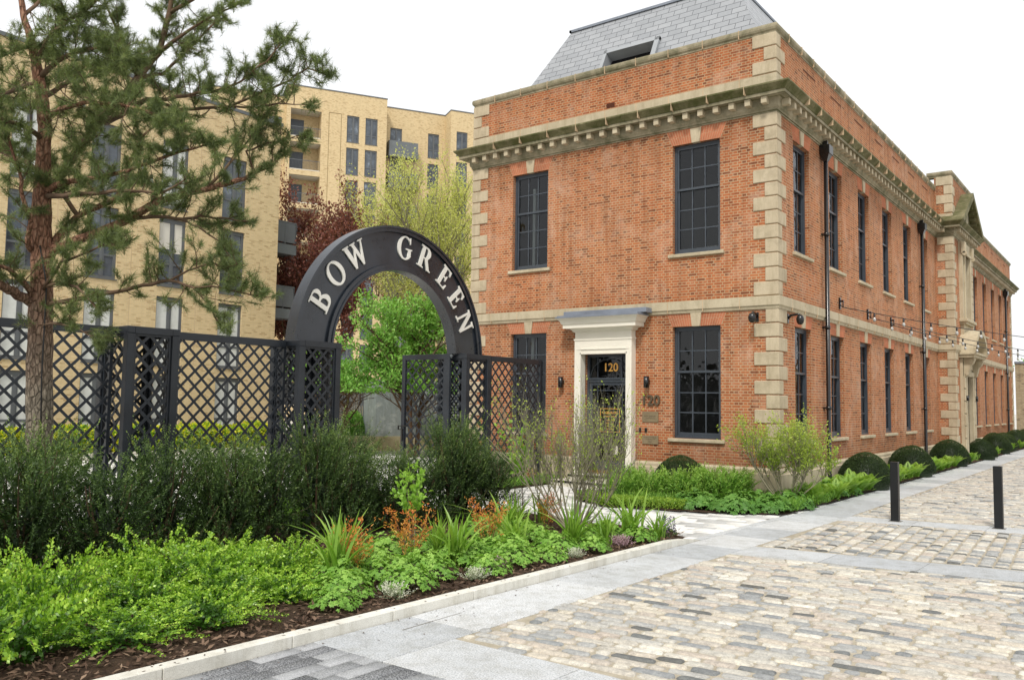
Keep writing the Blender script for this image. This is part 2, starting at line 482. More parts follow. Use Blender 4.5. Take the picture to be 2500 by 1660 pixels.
GROUND = stone_mat('ground_paving', (.50, .49, .45), (.62, .60, .55), 1, speck=(40, (.4, .4, .38), .4))

L_YEW = leaf_mat('yew_needles', [(0, (.007, .015, .006)), (.32, (.024, .050, .014)), (.60, (.080, .140, .036)), (1, (.30, .40, .11))], .28, .5)
L_LON = leaf_mat('lonicera_leaf', [(0, (.016, .045, .008)), (.26, (.07, .18, .018)), (.55, (.28, .50, .04)), (1, (.68, .82, .15))], .3, .35, .5)
L_GER = leaf_mat('geranium_leaf', [(0, (.06, .15, .02)), (.45, (.20, .40, .06)), (1, (.46, .66, .15))], .3, .5)
L_DGE = leaf_mat('deep_green_leaf', [(0, (.035, .10, .018)), (.5, (.10, .24, .04)), (1, (.24, .42, .09))], .25, .45)
L_IRIS = leaf_mat('blade_leaf', [(0, (.06, .14, .015)), (.5, (.17, .33, .035)), (1, (.42, .58, .12))], .3, .4)
L_NAN = leaf_mat('nandina_leaf', [(0, (.20, .24, .04)), (.35, (.60, .40, .08)), (.6, (.68, .24, .06)), (.85, (.56, .11, .05)), (1, (.80, .58, .14))], .3, .45)
L_HEAP = leaf_mat('heather_pink', [(0, (.10, .13, .05)), (.4, (.30, .19, .22)), (1, (.62, .42, .50))], .2, .6)
L_HEAW = leaf_mat('heather_white', [(0, (.10, .16, .06)), (.4, (.36, .40, .28)), (1, (.80, .80, .70))], .2, .6)
L_BALL = leaf_mat('topiary_leaf', [(0, (.008, .018, .006)), (.45, (.030, .056, .016)), (1, (.10, .145, .04))], .15, .5)
L_FERN = leaf_mat('fern_leaf', [(0, (.07, .18, .02)), (.5, (.20, .38, .05)), (1, (.45, .58, .12))], .35, .45)
L_AME = leaf_mat('young_shrub_leaf', [(0, (.12, .22, .03)), (.5, (.30, .42, .06)), (1, (.55, .62, .13))], .4, .45)
L_COV = leaf_mat('edging_leaf', [(0, (.08, .18, .02)), (.5, (.24, .40, .05)), (1, (.50, .60, .10))], .3, .45)
L_SHR = leaf_mat('shrub_leaf', [(0, (.05, .13, .02)), (.45, (.18, .37, .05)), (1, (.46, .62, .14))], .3, .45)
L_RED = leaf_mat('purple_leaf', [(0, (.05, .020, .018)), (.5, (.165, .055, .045)), (1, (.36, .15, .11))], .3, .45)
L_BIR = leaf_mat('spring_leaf', [(0, (.34, .37, .10)), (.5, (.55, .58, .18)), (1, (.76, .76, .33))], .4, .5)
L_GRN = leaf_mat('fresh_leaf', [(0, (.07, .19, .03)), (.5, (.19, .42, .07)), (.85, (.38, .60, .16)), (1, (.72, .82, .50))], .35, .45)
L_HED = leaf_mat('golden_hedge_leaf', [(0, (.08, .20, .02)), (.38, (.20, .40, .03)), (.50, (.66, .64, .04)), (1, (.90, .82, .06))], .4, .45, patch=.6, pscale=1.3)
L_PINE = leaf_mat('pine_needles', [(0, (.045, .066, .028)), (.45, (.165, .215, .090)), (.85, (.33, .38, .17)), (1, (.50, .50, .27))], .42, .45, patch=.3)
L_SAP = leaf_mat('sapling_leaf', [(0, (.12, .28, .03)), (.5, (.30, .52, .08)), (1, (.50, .70, .18))], .4, .4)
L_SAL = leaf_mat('salvia_flower', [(0, (.03, .03, .06)), (1, (.10, .09, .22))], .1, .6)
L_CHIP = leaf_mat('bark_chip', [(0, (.035, .018, .010)), (.5, (.095, .055, .034)), (.8, (.20, .13, .085)), (1, (.50, .37, .25))], .0, .8)
TWIG = paint_mat('brown_twig', (.10, .065, .04), .8, .2, .3, bs=.3)
PTWIG = paint_mat('pine_twig', (.13, .085, .055), .85, .2, .35, bs=.3)
TWIG_R = paint_mat('reddish_twig', (.21, .10, .05), .8, .2, .3, bs=.3)
TWIG_G = paint_mat('grey_green_stem', (.25, .23, .16), .8, .2, .25, bs=.3)
def pine_bark():
    m, nt, out = newmat('pine_bark')
    P = world_pos(nt)
    mp = nt.nodes.new('ShaderNodeMapping'); mp.inputs['Scale'].default_value = (1, 1, .4); nt.links.new(P, mp.inputs[0])
    sep = nt.nodes.new('ShaderNodeSeparateXYZ'); nt.links.new(P, sep.inputs[0])
    v = nt.nodes.new('ShaderNodeTexVoronoi'); v.feature = 'DISTANCE_TO_EDGE'; v.inputs['Scale'].default_value = 16; nt.links.new(mp.outputs[0], v.inputs['Vector'])
    n1 = noise(nt, mp.outputs[0], 22, 5, .7); n2 = noise(nt, P, 3, 4, .6)
    hgt = nt.nodes.new('ShaderNodeMapRange'); hgt.inputs[1].default_value = 2.4; hgt.inputs[2].default_value = 4.6
    nt.links.new(math_(nt, 'ADD', sep.outputs[2], math_(nt, 'MULTIPLY', n2, .8)), hgt.inputs[0])
    grey = ramp(nt, n1, [(.3, (.10, .085, .065)), (.7, (.36, .31, .24))])
    org = ramp(nt, n1, [(.3, (.11, .06, .04)), (.5, (.30, .155, .10)), (.75, (.45, .30, .21))])
    c = mixc(nt, hgt.outputs[0], grey, org)
    edge = ramp(nt, v.outputs[0], [(0, (.35, .35, .35)), (.16, (1, 1, 1))])
    c = mixc(nt, .7, c, edge, 'MULTIPLY')
    principled(nt, out, c, .9, .15, normal=bump(nt, math_(nt, 'ADD', n1, edge), .9, .03))
    return m
BARKP = pine_bark()
BULB = paint_mat('bulb_glass', (.42, .43, .42), .1, .8, .02)
CABLE = paint_mat('black_rubber', (.012, .012, .012), .5, .4, .1)

# ------------------------------------------------------------------ camera and light
cam_d = bpy.data.cameras.new('camera'); cam = bpy.data.objects.new('camera', cam_d); col.objects.link(cam)
CP = Vector((7.6469, -21.4550, 2.1047)); yaw, pit, rol = rad(-37.1051), rad(4.1584), rad(.8245)
fw = Vector((math.sin(yaw) * math.cos(pit), math.cos(yaw) * math.cos(pit), math.sin(pit)))
r0 = Vector((math.cos(yaw), -math.sin(yaw), 0)); u0 = r0.cross(fw)
rr = r0 * math.cos(rol) + u0 * math.sin(rol); uu = -r0 * math.sin(rol) + u0 * math.cos(rol)
M = Matrix((rr, uu, -fw)).transposed().to_4x4(); M.translation = CP
cam.matrix_world = M
cam_d.sensor_width = 36; cam_d.lens = 2066.67 / 2500 * 36; cam_d.clip_end = 2000; cam_d.clip_start = .05
scene.camera = cam
scene.view_settings.view_transform = 'Standard'
scene.view_settings.look = 'None'
scene.view_settings.exposure = 0
SUN_EL, SUN_AZ = rad(50), rad(158)     # compass style: direction the sun stands in, from +Y clockwise
w = bpy.data.worlds.new('World'); scene.world = w; w.use_nodes = True
nt = w.node_tree; nt.nodes.clear()
sky = nt.nodes.new('ShaderNodeTexSky'); sky.sky_type = 'NISHITA'; sky.sun_disc = False
sky.sun_elevation = SUN_EL; sky.sun_rotation = SUN_AZ; sky.air_density = 1.6; sky.dust_density = 4
tc = nt.nodes.new('ShaderNodeTexCoord')
nz = nt.nodes.new('ShaderNodeTexNoise'); nz.inputs['Scale'].default_value = 2.2; nz.inputs['Detail'].default_value = 5
nt.links.new(tc.outputs['Generated'], nz.inputs['Vector'])
rp = nt.nodes.new('ShaderNodeValToRGB'); rp.color_ramp.elements[0].position = .3; rp.color_ramp.elements[0].color = (10.9, 11.0, 11.15, 1)
rp.color_ramp.elements[1].position = .7; rp.color_ramp.elements[1].color = (11.9, 11.9, 11.9, 1)
nt.links.new(nz.outputs[0], rp.inputs[0])
mx = nt.nodes.new('ShaderNodeMix'); mx.data_type = 'RGBA'; mx.inputs[0].default_value = .90   # cloud cover over the clear sky
nt.links.new(sky.outputs[0], mx.inputs[6]); nt.links.new(rp.outputs[0], mx.inputs[7])
bg = nt.nodes.new('ShaderNodeBackground'); bg.inputs[1].default_value = .1
nt.links.new(mx.outputs[2], bg.inputs[0])
wo = nt.nodes.new('ShaderNodeOutputWorld'); nt.links.new(bg.outputs[0], wo.inputs[0])
sd = bpy.data.lights.new('sun', 'SUN'); sd.energy = 2.7; sd.angle = rad(8); sd.color = (1.0, .95, .87)
so = bpy.data.objects.new('sun', sd); col.objects.link(so)
sdir = Vector((math.sin(SUN_AZ) * math.cos(SUN_EL), math.cos(SUN_AZ) * math.cos(SUN_EL), math.sin(SUN_EL)))
so.rotation_euler = sdir.to_track_quat('Z', 'Y').to_euler(); so.location = (0, -30, 40)

# ------------------------------------------------------------------ ground
def inpoly(x, y, poly):
    c = False; n = len(poly)
    for i in range(n):
        x1, y1 = poly[i]; x2, y2 = poly[(i + 1) % n]
        if (y1 > y) != (y2 > y) and x < (x2 - x1) * (y - y1) / (y2 - y1) + x1: c = not c
    return c

def flat(name, poly, z, mat, kind='structure', sub=None):
    b = MB(); b.add([(x, y, z) for x, y in poly], [tuple(range(len(poly)))])
    return tag(b.build(name, mat), kind=kind)

flat('ground', [(-400, -400), (400, -400), (400, 400), (-400, 400)], GZ - .03, GROUND)

def stones(name, poly, ang, L, W, z, mat, gapL=.02, gapW=.02, rnd=True, jit=.008, hgt=.014, round_=.03, cols=False, lenvar=.25, varf=None, kind='structure', ctr=None):
    """rows of stones filling poly; rows run along direction ang; octagonal tops when rnd"""
    e1 = np.array([math.cos(ang), math.sin(ang)]); e2 = np.array([-e1[1], e1[0]])
    P = np.array(poly); s = P @ e1; t = P @ e2
    C = []
    tt = t.min() + W * .5; row = 0
    while tt < t.max():
        ss = s.min() - R.uniform(0, L)
        if cols: ss = s.min()
        while ss < s.max():
            l = L * (1 + (R.uniform(-lenvar, lenvar) if lenvar else 0))
            c = e1 * (ss + l / 2) + e2 * tt
            if not rnd:
                if inpoly(c[0], c[1], poly) or inpoly(*(c + e1 * l * .3), poly) or inpoly(*(c - e1 * l * .3), poly): C.append((c[0], c[1], l - gapL, W - gapW))
                ss += l; continue
            ok = all(inpoly(c[0] + e1[0] * a * l * .42 + e2[0] * b * W * .42, c[1] + e1[1] * a * l * .42 + e2[1] * b * W * .42, poly) for a, b in ((1, 0), (-1, 0), (0, 1), (0, -1)))
            if ok: C.append((c[0], c[1], l - gapL, W - gapW))
            elif rnd:
                # cut stones at the border
                for fr in (.3, -.3):
                    c2 = c + e1 * (fr * l)
                    if all(inpoly(c2[0] + e1[0] * a * l * .17, c2[1] + e1[1] * a * l * .17, poly) for a in (1, -1)) and inpoly(*(c2 + e2 * W * .4), poly) and inpoly(*(c2 - e2 * W * .4), poly):
                        C.append((c2[0], c2[1], l * .4 - gapL, W - gapW)); break
            ss += l
        tt += W; row += 1
    C = np.array(C); n = len(C)
    cx, cy, hl, hw = C[:, 0], C[:, 1], C[:, 2] / 2, C[:, 3] / 2
    dz = NR.uniform(-.5, .5, n) * jit
    if rnd:
        k = np.minimum(hl, hw) * NR.uniform(.28, .58, n)
        one = np.ones(n)
        ringx = np.stack([hl - k, hl, hl, hl - k, -hl + k, -hl, -hl, -hl + k], 1)
        ringy = np.stack([-hw, -hw + k, hw - k, hw, hw, hw - k, -hw + k, -hw], 1)
        J = NR.normal(0, .0075, (n, 8, 2))
        r1 = np.stack([ringx, ringy], 2) + J
        ins = round_
        f = np.stack([1 - ins / hl, 1 - ins / hw], 1)[:, None, :]
        r2 = r1 * np.clip(f, .4, 1)
        tilt = NR.normal(0, .02, (n, 2))
        z1 = np.full((n, 8), z - .02); z2 = z + hgt + dz[:, None] + (r2 * tilt[:, None, :]).sum(2)
        zm = z + hgt * .55 + dz[:, None] + np.zeros((n, 8))
        f3 = np.stack([1 - ins * .35 / hl, 1 - ins * .35 / hw], 1)[:, None, :]
        rm = r1 * f3
        allr = np.concatenate([r1, rm, r2], 1)
        allz = np.concatenate([z1, zm, z2], 1)
        nv = 24
        fq = [(i, (i + 1) % 8, 8 + (i + 1) % 8, 8 + i) for i in range(8)] + [(8 + i, 8 + (i + 1) % 8, 16 + (i + 1) % 8, 16 + i) for i in range(8)]
        fq += [(16, 17, 18, 19), (16, 19, 20, 23), (20, 21, 22, 23)]
    else:
        ringx = np.stack([-hl, hl, hl, -hl], 1); ringy = np.stack([-hw, -hw, hw, hw], 1)
        r1 = np.stack([ringx, ringy], 2)
        f = np.stack([1 - .004 / hl, 1 - .004 / hw], 1)[:, None, :]
        r2 = r1 * f
        allr = np.concatenate([r1, r2], 1); allz = np.concatenate([np.full((n, 4), z - .012), np.repeat((z + dz)[:, None], 4, 1)], 1)
        nv = 8
        fq = [(i, (i + 1) % 4, 4 + (i + 1) % 4, 4 + i) for i in range(4)] + [(4, 5, 6, 7)]
    X = cx[:, None] + allr[:, :, 0] * e1[0] + allr[:, :, 1] * e2[0]
    Y = cy[:, None] + allr[:, :, 0] * e1[1] + allr[:, :, 1] * e2[1]
    V = np.stack([X, Y, allz], 2).reshape(-1, 3)
    F = (np.array(fq)[None] + (np.arange(n) * nv)[:, None, None]).reshape(-1, 4)
    v = NR.random(n) if varf is None else np.array([varf(a, b) for a, b in zip(cx, cy)])
    me = np_mesh(name, V, F, np.repeat(v, len(fq)))
    o = link(me, name, mat)
    return tag(o, kind=kind)

B1a, B1b, B1c, B1d = (2.03, -7.27), (14, -5.47), (14, -6.35), (2.03, -8.23)
B2a, B2b, B2c, B2d = (2.03, -1.95), (14, -.10), (14, -.95), (2.03, -2.85)
flat('road_bed', [(1.9, -15.0), (14, -15.0), (14, 60), (1.9, 60)], GZ, JOINT)
near = [(1.99, -14.80), (13, -14.80), (13, -6.5), (1.99, -8.24)]
mid = [(2.0, -7.22), (13, -5.6), (13, -1.1), (2.03, -2.84)]
farp = [(2.03, -1.9), (9, -.8), (9, 46), (2.03, 46)]
stones('cobbled_road', near, rad(5), .315, .148, GZ + .004, SETT, gapL=.020, gapW=.018, lenvar=.48, round_=.028)
stones('cobbled_road', mid, rad(95), .165, .215, GZ + .004, SETT, gapL=.020, gapW=.022, lenvar=.22, round_=.028, varf=lambda a, c: R.random() ** 1.5)
stones('cobbled_road', farp, rad(7), .315, .148, GZ + .004, SETT, gapL=.020, gapW=.018, lenvar=.48, round_=.028)

def slab_run(b, x0, x1, y0, y1, z0, z1, axis, L, g=.007, jz=.002, multi=False):
    a, e = (y0, y1) if axis == 'y' else (x0, x1)
    n = max(1, round((e - a) / L)); st = (e - a) / n
    for i in range(n):
        p, q = a + i * st + g / 2, a + (i + 1) * st - g / 2
        dz = R.uniform(-jz, jz)
        if axis == 'y': b.box(x0, x1, p, q, z0, z1 + dz, R.choice([0, 0, 1, 2]) if multi else 0, bev=.004)
        else: b.box(p, q, y0, y1, z0, z1 + dz, R.choice([0, 0, 1, 2]) if multi else 0, bev=.004)
b = MB()
slab_run(b, 1.065, 2.02, -15.78, 46, GZ - .05, GZ + .008, 'y', 1.33, multi=True)
tag(b.build('granite_pavement', GR3), kind='structure')
b = MB()
slab_run(b, 2.03, 14, -15.78, -14.80, GZ - .05, GZ + .008, 'x', 1.45, multi=True)
for (pa, pb, pc, pd) in ((B1a, B1b, B1c, B1d), (B2a, B2b, B2c, B2d)):
    n = 9
    for i in range(n):
        t0, t1 = i / n + .0004, (i + 1) / n - .0004
        q = [tuple(pa[k] + (pb[k] - pa[k]) * t for k in (0, 1)) for t in (t0, t1)] + [tuple(pd[k] + (pc[k] - pd[k]) * t for k in (0, 1)) for t in (t1, t0)]
        b.prism([(x, y) for x, y in q][::-1], lambda u, v, w_: (u, v, w_), GZ - .03, GZ + .009 + R.uniform(-.001, .001), R.choice([0, 1, 2]))
tag(b.build('granite_band', GR3), kind='structure')
# dark granite inspection cover slot in the pavement
b = MB(); b.box(1.30, 1.315, -14.9, -13.95, GZ + .006, GZ + .0115)
tag(b.build('inspection_cover', JOINT_D), 'thin dark slot of a recessed cover in the silver granite strip by the kerb', 'cover')
# grey paving at the near corner
flat('paving_bed', [(-1, -24), (14, -24), (14, -15.79), (-1, -15.79)], GZ - .006, JOINT_D)
stones('grey_paving', [(1.06, -24), (9, -24), (9, -15.80), (1.06, -15.80)], rad(91.5), .50, .185, GZ + .002, PAVER_D, .006, .006, rnd=False, jit=.002, lenvar=0)
# light paving between the two beds, in front of the door and beyond the gate
PATH = [(1.045, -7.28), (1.045, -.2), (-7.3, -.02), (-7.3, -8.5), (-3.3, -6.9)]
flat('path_bed', [(-26, -40), (1.05, -40), (1.05, 0), (-10.3, 0), (-10.3, 14), (-26, 14)], GZ - .008, JOINT_D)
def pathvar(x, y):
    return (R.random() * .3 if R.random() < .36 else .4 + .6 * R.random()) if x > -7 else R.random() * .5 + .5
stones('path', [(1.04, -7.25), (1.04, -2.8), (1.04, -.1), (-7.4, -.03), (-7.4, -9.4), (-3.3, -7.2)], rad(8), .62, .2, GZ + .002, PAVER_L, .006, .006, rnd=False, jit=.0015, lenvar=0, varf=pathvar)
stones('path', [(-7.45, -24), (-7.45, 0), (-10.4, 0), (-10.4, 5), (-25.8, 5), (-25.8, -24)], rad(90), .9, .45, GZ + .002, PAVER_L, .008, .008, rnd=False, jit=.002, lenvar=0, varf=pathvar)
# kerb round the planting bed
b = MB()
ys = [-24 + i * 1.33 for i in range(13)]
for i in range(len(ys) - 1):
    if ys[i] > -8.4: break
    b.box(.90, 1.052, ys[i] + .004, min(ys[i + 1], -8.36) - .004, GZ - .1, -.185, bev=.006)
b.prism([(-8.352, -.3), (-8.352, -.185), (-7.75, -.225), (-7.30, -.285), (-7.30, -.3)], lambda u, v, w_: (w_, u, v), .90, 1.052)
tag(b.build('kerb', KERB), kind='structure')
b = MB(); slab_run(b, .99, 1.052, -2.75, 46, GZ - .05, GZ + .012, 'y', 1.0); slab_run(b, .9, 1.05, -7.29, -2.76, GZ - .05, GZ + .010, 'y', 1.1)
tag(b.build('edging_strip', GRANITE), kind='structure')
# soil beds
def bed(name, poly, z, step=.16, amp=.025):
    xs = [p[0] for p in poly]; ys_ = [p[1] for p in poly]
    nx = int((max(xs) - min(xs)) / step) + 1; ny = int((max(ys_) - min(ys_)) / step) + 1
    vs = {}; b = MB()
    for i in range(nx):
        for j in range(ny):
            x = min(xs) + i * step; y = min(ys_) + j * step
            if not inpoly(x + step / 2, y + step / 2, poly): continue
            f = []
            for a, c in ((i, j), (i + 1, j), (i + 1, j + 1), (i, j + 1)):
                if (a, c) not in vs:
                    vs[(a, c)] = len(b.v); b.v.append((min(xs) + a * step, min(ys_) + c * step, z + R.uniform(-amp, amp)))
                f.append(vs[(a, c)])
            b.f.append(f); b.m.append(0); b.smooth.append(True)
    return tag(b.build(name, SOIL), kind='structure')
BED1 = [(.93, -24), (.93, -7.5), (.5, -7.1), (-3.3, -6.9), (-7.2, -8.5), (-7.2, -24)]
BED2 = [(1.0, -2.8), (-.5, -3.8), (-2.6, -4.35), (-3.9, -3.6), (-4.0, -.9), (-3.9, -.02), (-.5, -.02), (-.5, 46), (1.0, 46)]
BED3 = [(-7.25, -.05), (-6.5, -.05), (-6.6, -3.2), (-7.25, -3.4)]
bed('soil_bed', BED1, -.225); bed('soil_bed', BED2, -.262, .17, .012); bed('soil_bed', BED3, -.27, .12, .01)
# loose bark chips lying on the near bed
n = 14000
P = np.stack([NR.uniform(-3.5, .9, n), NR.uniform(-18.5, -7.1, n), np.full(n, -.205) + NR.uniform(-.015, .02, n)], 1)
keep = (P[:, 0] > NR.uniform(-4, .6, n)) & ~((P[:, 1] > -7.6) & (P[:, 0] > .7)); P = P[keep]; n = len(P)
D = NR.normal(size=(n, 3)); D[:, 2] *= .25
V, F = leaf_arrays(P, D, NR.uniform(.03, .13, n), NR.uniform(.012, .042, n), up=np.tile([0, 0, 1.], (n, 1)) + NR.normal(0, .35, (n, 3)))
tag(link(np_mesh('bark_chips', V, F, NR.random(n)), 'bark_chips', L_CHIP), 'loose brown bark chips covering the soil of the near planting bed', 'bark chips', kind='stuff')

# ------------------------------------------------------------------ the red brick building
W = -10.29; LEN = 45.9; PY0, PY1, PX = 20.4, 25.5, .7
bld = thing('brick_building', (0, 0, GZ), 'two storey red brick building with stone quoins, mossy cornice and grey tiled roof', 'building')
WX0, WX1 = (-2.97, -1.56), (-8.62, -7.25)
ZL, ZU = (1.17, 4.24), (6.27, 9.37)
def wall_grid(b, fn, u0, u1, v0, v1, holes, depth, m=0):
    us = sorted({u0, u1, *[h[0] for h in holes], *[h[1] for h in holes]}); vs = sorted({v0, v1, *[h[2] for h in holes], *[h[3] for h in holes]})
    us = [u for u in us if u0 <= u <= u1]; vs = [v for v in vs if v0 <= v <= v1]
    for i in range(len(us) - 1):
        for j in range(len(vs) - 1):
            cu, cv = (us[i] + us[i + 1]) / 2, (vs[j] + vs[j + 1]) / 2
            if any(h[0] < cu < h[1] and h[2] < cv < h[3] for h in holes): continue
            b.quad(fn(us[i], vs[j], 0), fn(us[i + 1], vs[j], 0), fn(us[i + 1], vs[j + 1], 0), fn(us[i], vs[j + 1], 0), m)
    for a, c, d, e in holes:
        b.quad(fn(a, d, 0), fn(a, e, 0), fn(a, e, depth), fn(a, d, depth), m)
        b.quad(fn(c, e, 0), fn(c, d, 0), fn(c, d, depth), fn(c, e, depth), m)
        b.quad(fn(a, e, 0), fn(c, e, 0), fn(c, e, depth), fn(a, e, depth), m)
        b.quad(fn(c, d, 0), fn(a, d, 0), fn(a, d, depth), fn(c, d, depth), m)
DEP = .24
front = lambda u, v, d: (u, d, v)
side = lambda u, v, d: (-d, u, v)
pav = lambda u, v, d: (PX - d, u, v)
NEAR_W = [1.3 + 3.2 * k for k in range(6)]; FAR_W = [27.25 + 3.2 * k for k in range(6)]
hf = [(a, c, *z) for a, c in (WX0, WX1) for z in (ZL, ZU)] + [(-5.83, -4.31, .15, 3.53)]
ZT = 12.0
b = MB()
wall_grid(b, front, W, 0, GZ, ZT, hf, DEP)
hs = [(y, y + 1.35, *z) for y in NEAR_W for z in (ZL, ZU)]
wall_grid(b, side, 0, PY0, GZ, ZT, hs, DEP)
hs = [(y, y + 1.35, *z) for y in FAR_W for z in (ZL, ZU)]
wall_grid(b, side, PY1, LEN, GZ, ZT, hs, DEP)
wall_grid(b, pav, PY0, PY1, GZ, 12.6, [(22.25, 23.65, .1, 3.6), (22.3, 23.6, 6.2, 9.2)], .35)
for y, s in ((PY0, 1), (PY1, -1)):
    q = [(0, y, GZ), (PX, y, GZ), (PX, y, 12.6), (0, y, 12.6)]
    b.quad(*(q if s > 0 else q[::-1]))
b.quad((W, LEN, GZ), (W, 0, GZ), (W, 0, ZT), (W, LEN, ZT)); b.quad((0, LEN, GZ), (W, LEN, GZ), (W, LEN, ZT), (0, LEN, ZT))
# inner faces of the parapet
b.quad((W + .3, .3, 11.2), (-.3, .3, 11.2), (-.3, .3, ZT), (W + .3, .3, ZT)); b.quad((-.3, .3, 11.2), (-.3, LEN, 11.2), (-.3, LEN, ZT), (-.3, .3, ZT))
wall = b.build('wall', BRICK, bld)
b = MB(); b.quad((W, 0, 11.3), (0, 0, 11.3), (0, LEN, 11.3), (W, LEN, 11.3)); b.build('flat_roof', LEAD, bld)

def sweep(b, path, prof, m=0, joints=None):
    """path: plan points, profile (out,z) with outward = right of travel"""
    n = len(path); sec = []
    for i, p in enumerate(path):
        p = Vector(p)
        d0 = (p - Vector(path[i - 1])).normalized() if i > 0 else None
        d1 = (Vector(path[i + 1]) - p).normalized() if i < n - 1 else None
        n0 = Vector((d0.y, -d0.x)) if d0 else None; n1 = Vector((d1.y, -d1.x)) if d1 else None
        if n0 is None: off = n1
        elif n1 is None: off = n0
        else:
            off = (n0 + n1); off = off / off.dot(n0)
        sec.append([(p.x + off.x * o, p.y + off.y * o, z) for o, z in prof])
    k = len(prof); vs = [v for s_ in sec for v in s_]; fs = []
    for i in range(n - 1):
        for j in range(k - 1):
            fs.append((i * k + j, (i + 1) * k + j, (i + 1) * k + j + 1, i * k + j + 1))
    fs.append(tuple(range(k))[::-1]); fs.append(tuple((n - 1) * k + j for j in range(k)))
    b.add(vs, fs, m)
OUT = [(W, 2.5), (W, 0), (0, 0), (0, PY0), (PX, PY0), (PX, PY1), (0, PY1), (0, LEN), (-2.5, LEN)]
b = MB(); sweep(b, OUT, [(-.02, 4.60), (.035, 4.60), (.05, 4.64), (.05, 4.66), (.085, 4.70), (.085, 4.935), (-.02, 4.945)])
b.build('string_course', STONE, bld)
b = MB(); sweep(b, [(W, 2.5), (W, 0), (-6.07, 0)], [(-.02, GZ - .05), (.10, GZ - .05), (.10, .34), (.06, .36), (.06, .44), (.02, .50), (-.02, .50)]); b.build('plinth', STONE, bld); b = MB()
sweep(b, [(-4.11, 0), (0, 0), (0, PY0), (PX, PY0), (PX, 21.55)], [(-.02, GZ - .05), (.10, GZ - .05), (.10, .34), (.06, .36), (.06, .44), (.02, .50), (-.02, .50)]); b.build('plinth', STONE, bld); b = MB()
sweep(b, [(PX, 24.4), (PX, PY1), (0, PY1), (0, LEN)], [(-.02, GZ - .05), (.10, GZ - .05), (.10, .34), (.06, .36), (.06, .44), (.02, .50), (-.02, .50)])
b.build('plinth', STONE, bld)
b = MB(); sweep(b, OUT, [(-.02, 9.80), (.02, 9.80), (.02, 9.83), (.05, 9.84), (.05, 9.89), (.08, 9.92), (.10, 9.97), (.10, 10.12), (.14, 10.15), (.34, 10.16), (.35, 10.245), (.37, 10.26), (.40, 10.30), (.47, 10.37), (.50, 10.40), (.50, 10.44), (.30, 10.52), (-.02, 10.58)], 0)
MOD = []
for i in range(1, len(OUT) - 2):
    p, q = Vector(OUT[i]), Vector(OUT[i + 1]); L = (q - p).length; d = (q - p).normalized(); nn = Vector((d.y, -d.x))
    k = max(1, int(L / .43)); 
    if L < 1: k = 1
    for j in range(k):
        c = p + d * ((j + .5) * L / k)
        a0 = c - d * .075 + nn * .05; a1 = c + d * .075 + nn * .30
        MOD.append((a0.x, a1.x, a0.y, a1.y))
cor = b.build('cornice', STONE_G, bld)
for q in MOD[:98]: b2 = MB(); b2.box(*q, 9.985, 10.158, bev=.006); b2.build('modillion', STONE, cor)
b2 = MB()
for q in MOD[98:]: b2.box(*q, 9.985, 10.158, bev=.006)
tag(b2.build('modillions', STONE, cor), kind='stuff')
# lighter lower mouldings of the cornice
b = MB(); sweep(b, OUT, [(-.02, 9.795), (.024, 9.795), (.024, 9.832), (.054, 9.842), (.054, 9.892), (.084, 9.922), (.104, 9.972), (.104, 10.122), (.144, 10.152), (.338, 10.155)]); 
sweep(b, OUT, [(.345, 10.158), (.356, 10.16), (.356, 10.236), (.35, 10.243)]); b.build('bed_moulding', STONE_W, cor)
b = MB()
PAR = [(W, 2.5), (W, 0), (0, 0), (0, PY0), (PX, PY0), (PX, PY1), (0, PY1), (0, LEN), (-2.5, LEN)]
sweep(b, PAR, [(-.02, 10.45), (.03, 10.45), (.03, 10.845), (-.02, 10.85)]); b.build('blocking_course', STONE, bld)
cop = [(-.32, 11.95), (-.02, 11.95), (.01, 11.95), (.015, 12.0), (.05, 12.03), (.07, 12.08), (.07, 12.14), (.05, 12.19), (-.02, 12.21), (-.32, 12.17)]
b = MB(); sweep(b, [(W, LEN), (W, 0), (0, 0), (0, PY0)], cop); b.build('coping', STONE_W, bld); b = MB(); sweep(b, [(0, PY1), (0, LEN), (W, LEN)], cop)
b.build('coping', STONE_W, bld); b = MB(); sweep(b, [(-.3, PY0), (PX, PY0), (PX, PY1), (-.3, PY1)], [(o, z + .6) for o, z in cop])
b.build('coping', STONE_W, bld)
# pale mortar joints between the stones of cornice, string and coping
b = MB()
for x in [W + .9 + 1.05 * i for i in range(9)]:
    b.box(x - .008, x + .008, -.088, .05, 4.62, 4.94); b.box(x - .01, x + .01, -.034, 0, 10.47, 10.848)
    b.box(x - .008, x + .008, -.074, .1, 11.96, 12.2); b.box(x + .3, x + .314, -.504, -.2, 10.23, 10.46)
for y in [.9 + 1.05 * i for i in range(18)]:
    b.box(-.05, .088, y - .008, y + .008, 4.62, 4.94); b.box(0, .034, y - .01, y + .01, 10.47, 10.848)
    b.box(-.1, .074, y - .008, y + .008, 11.96, 12.2); b.box(.2, .504, y + .3, y + .314, 10.23, 10.46)
tag(b.build('mortar_joints', MORTAR, bld), kind='stuff')
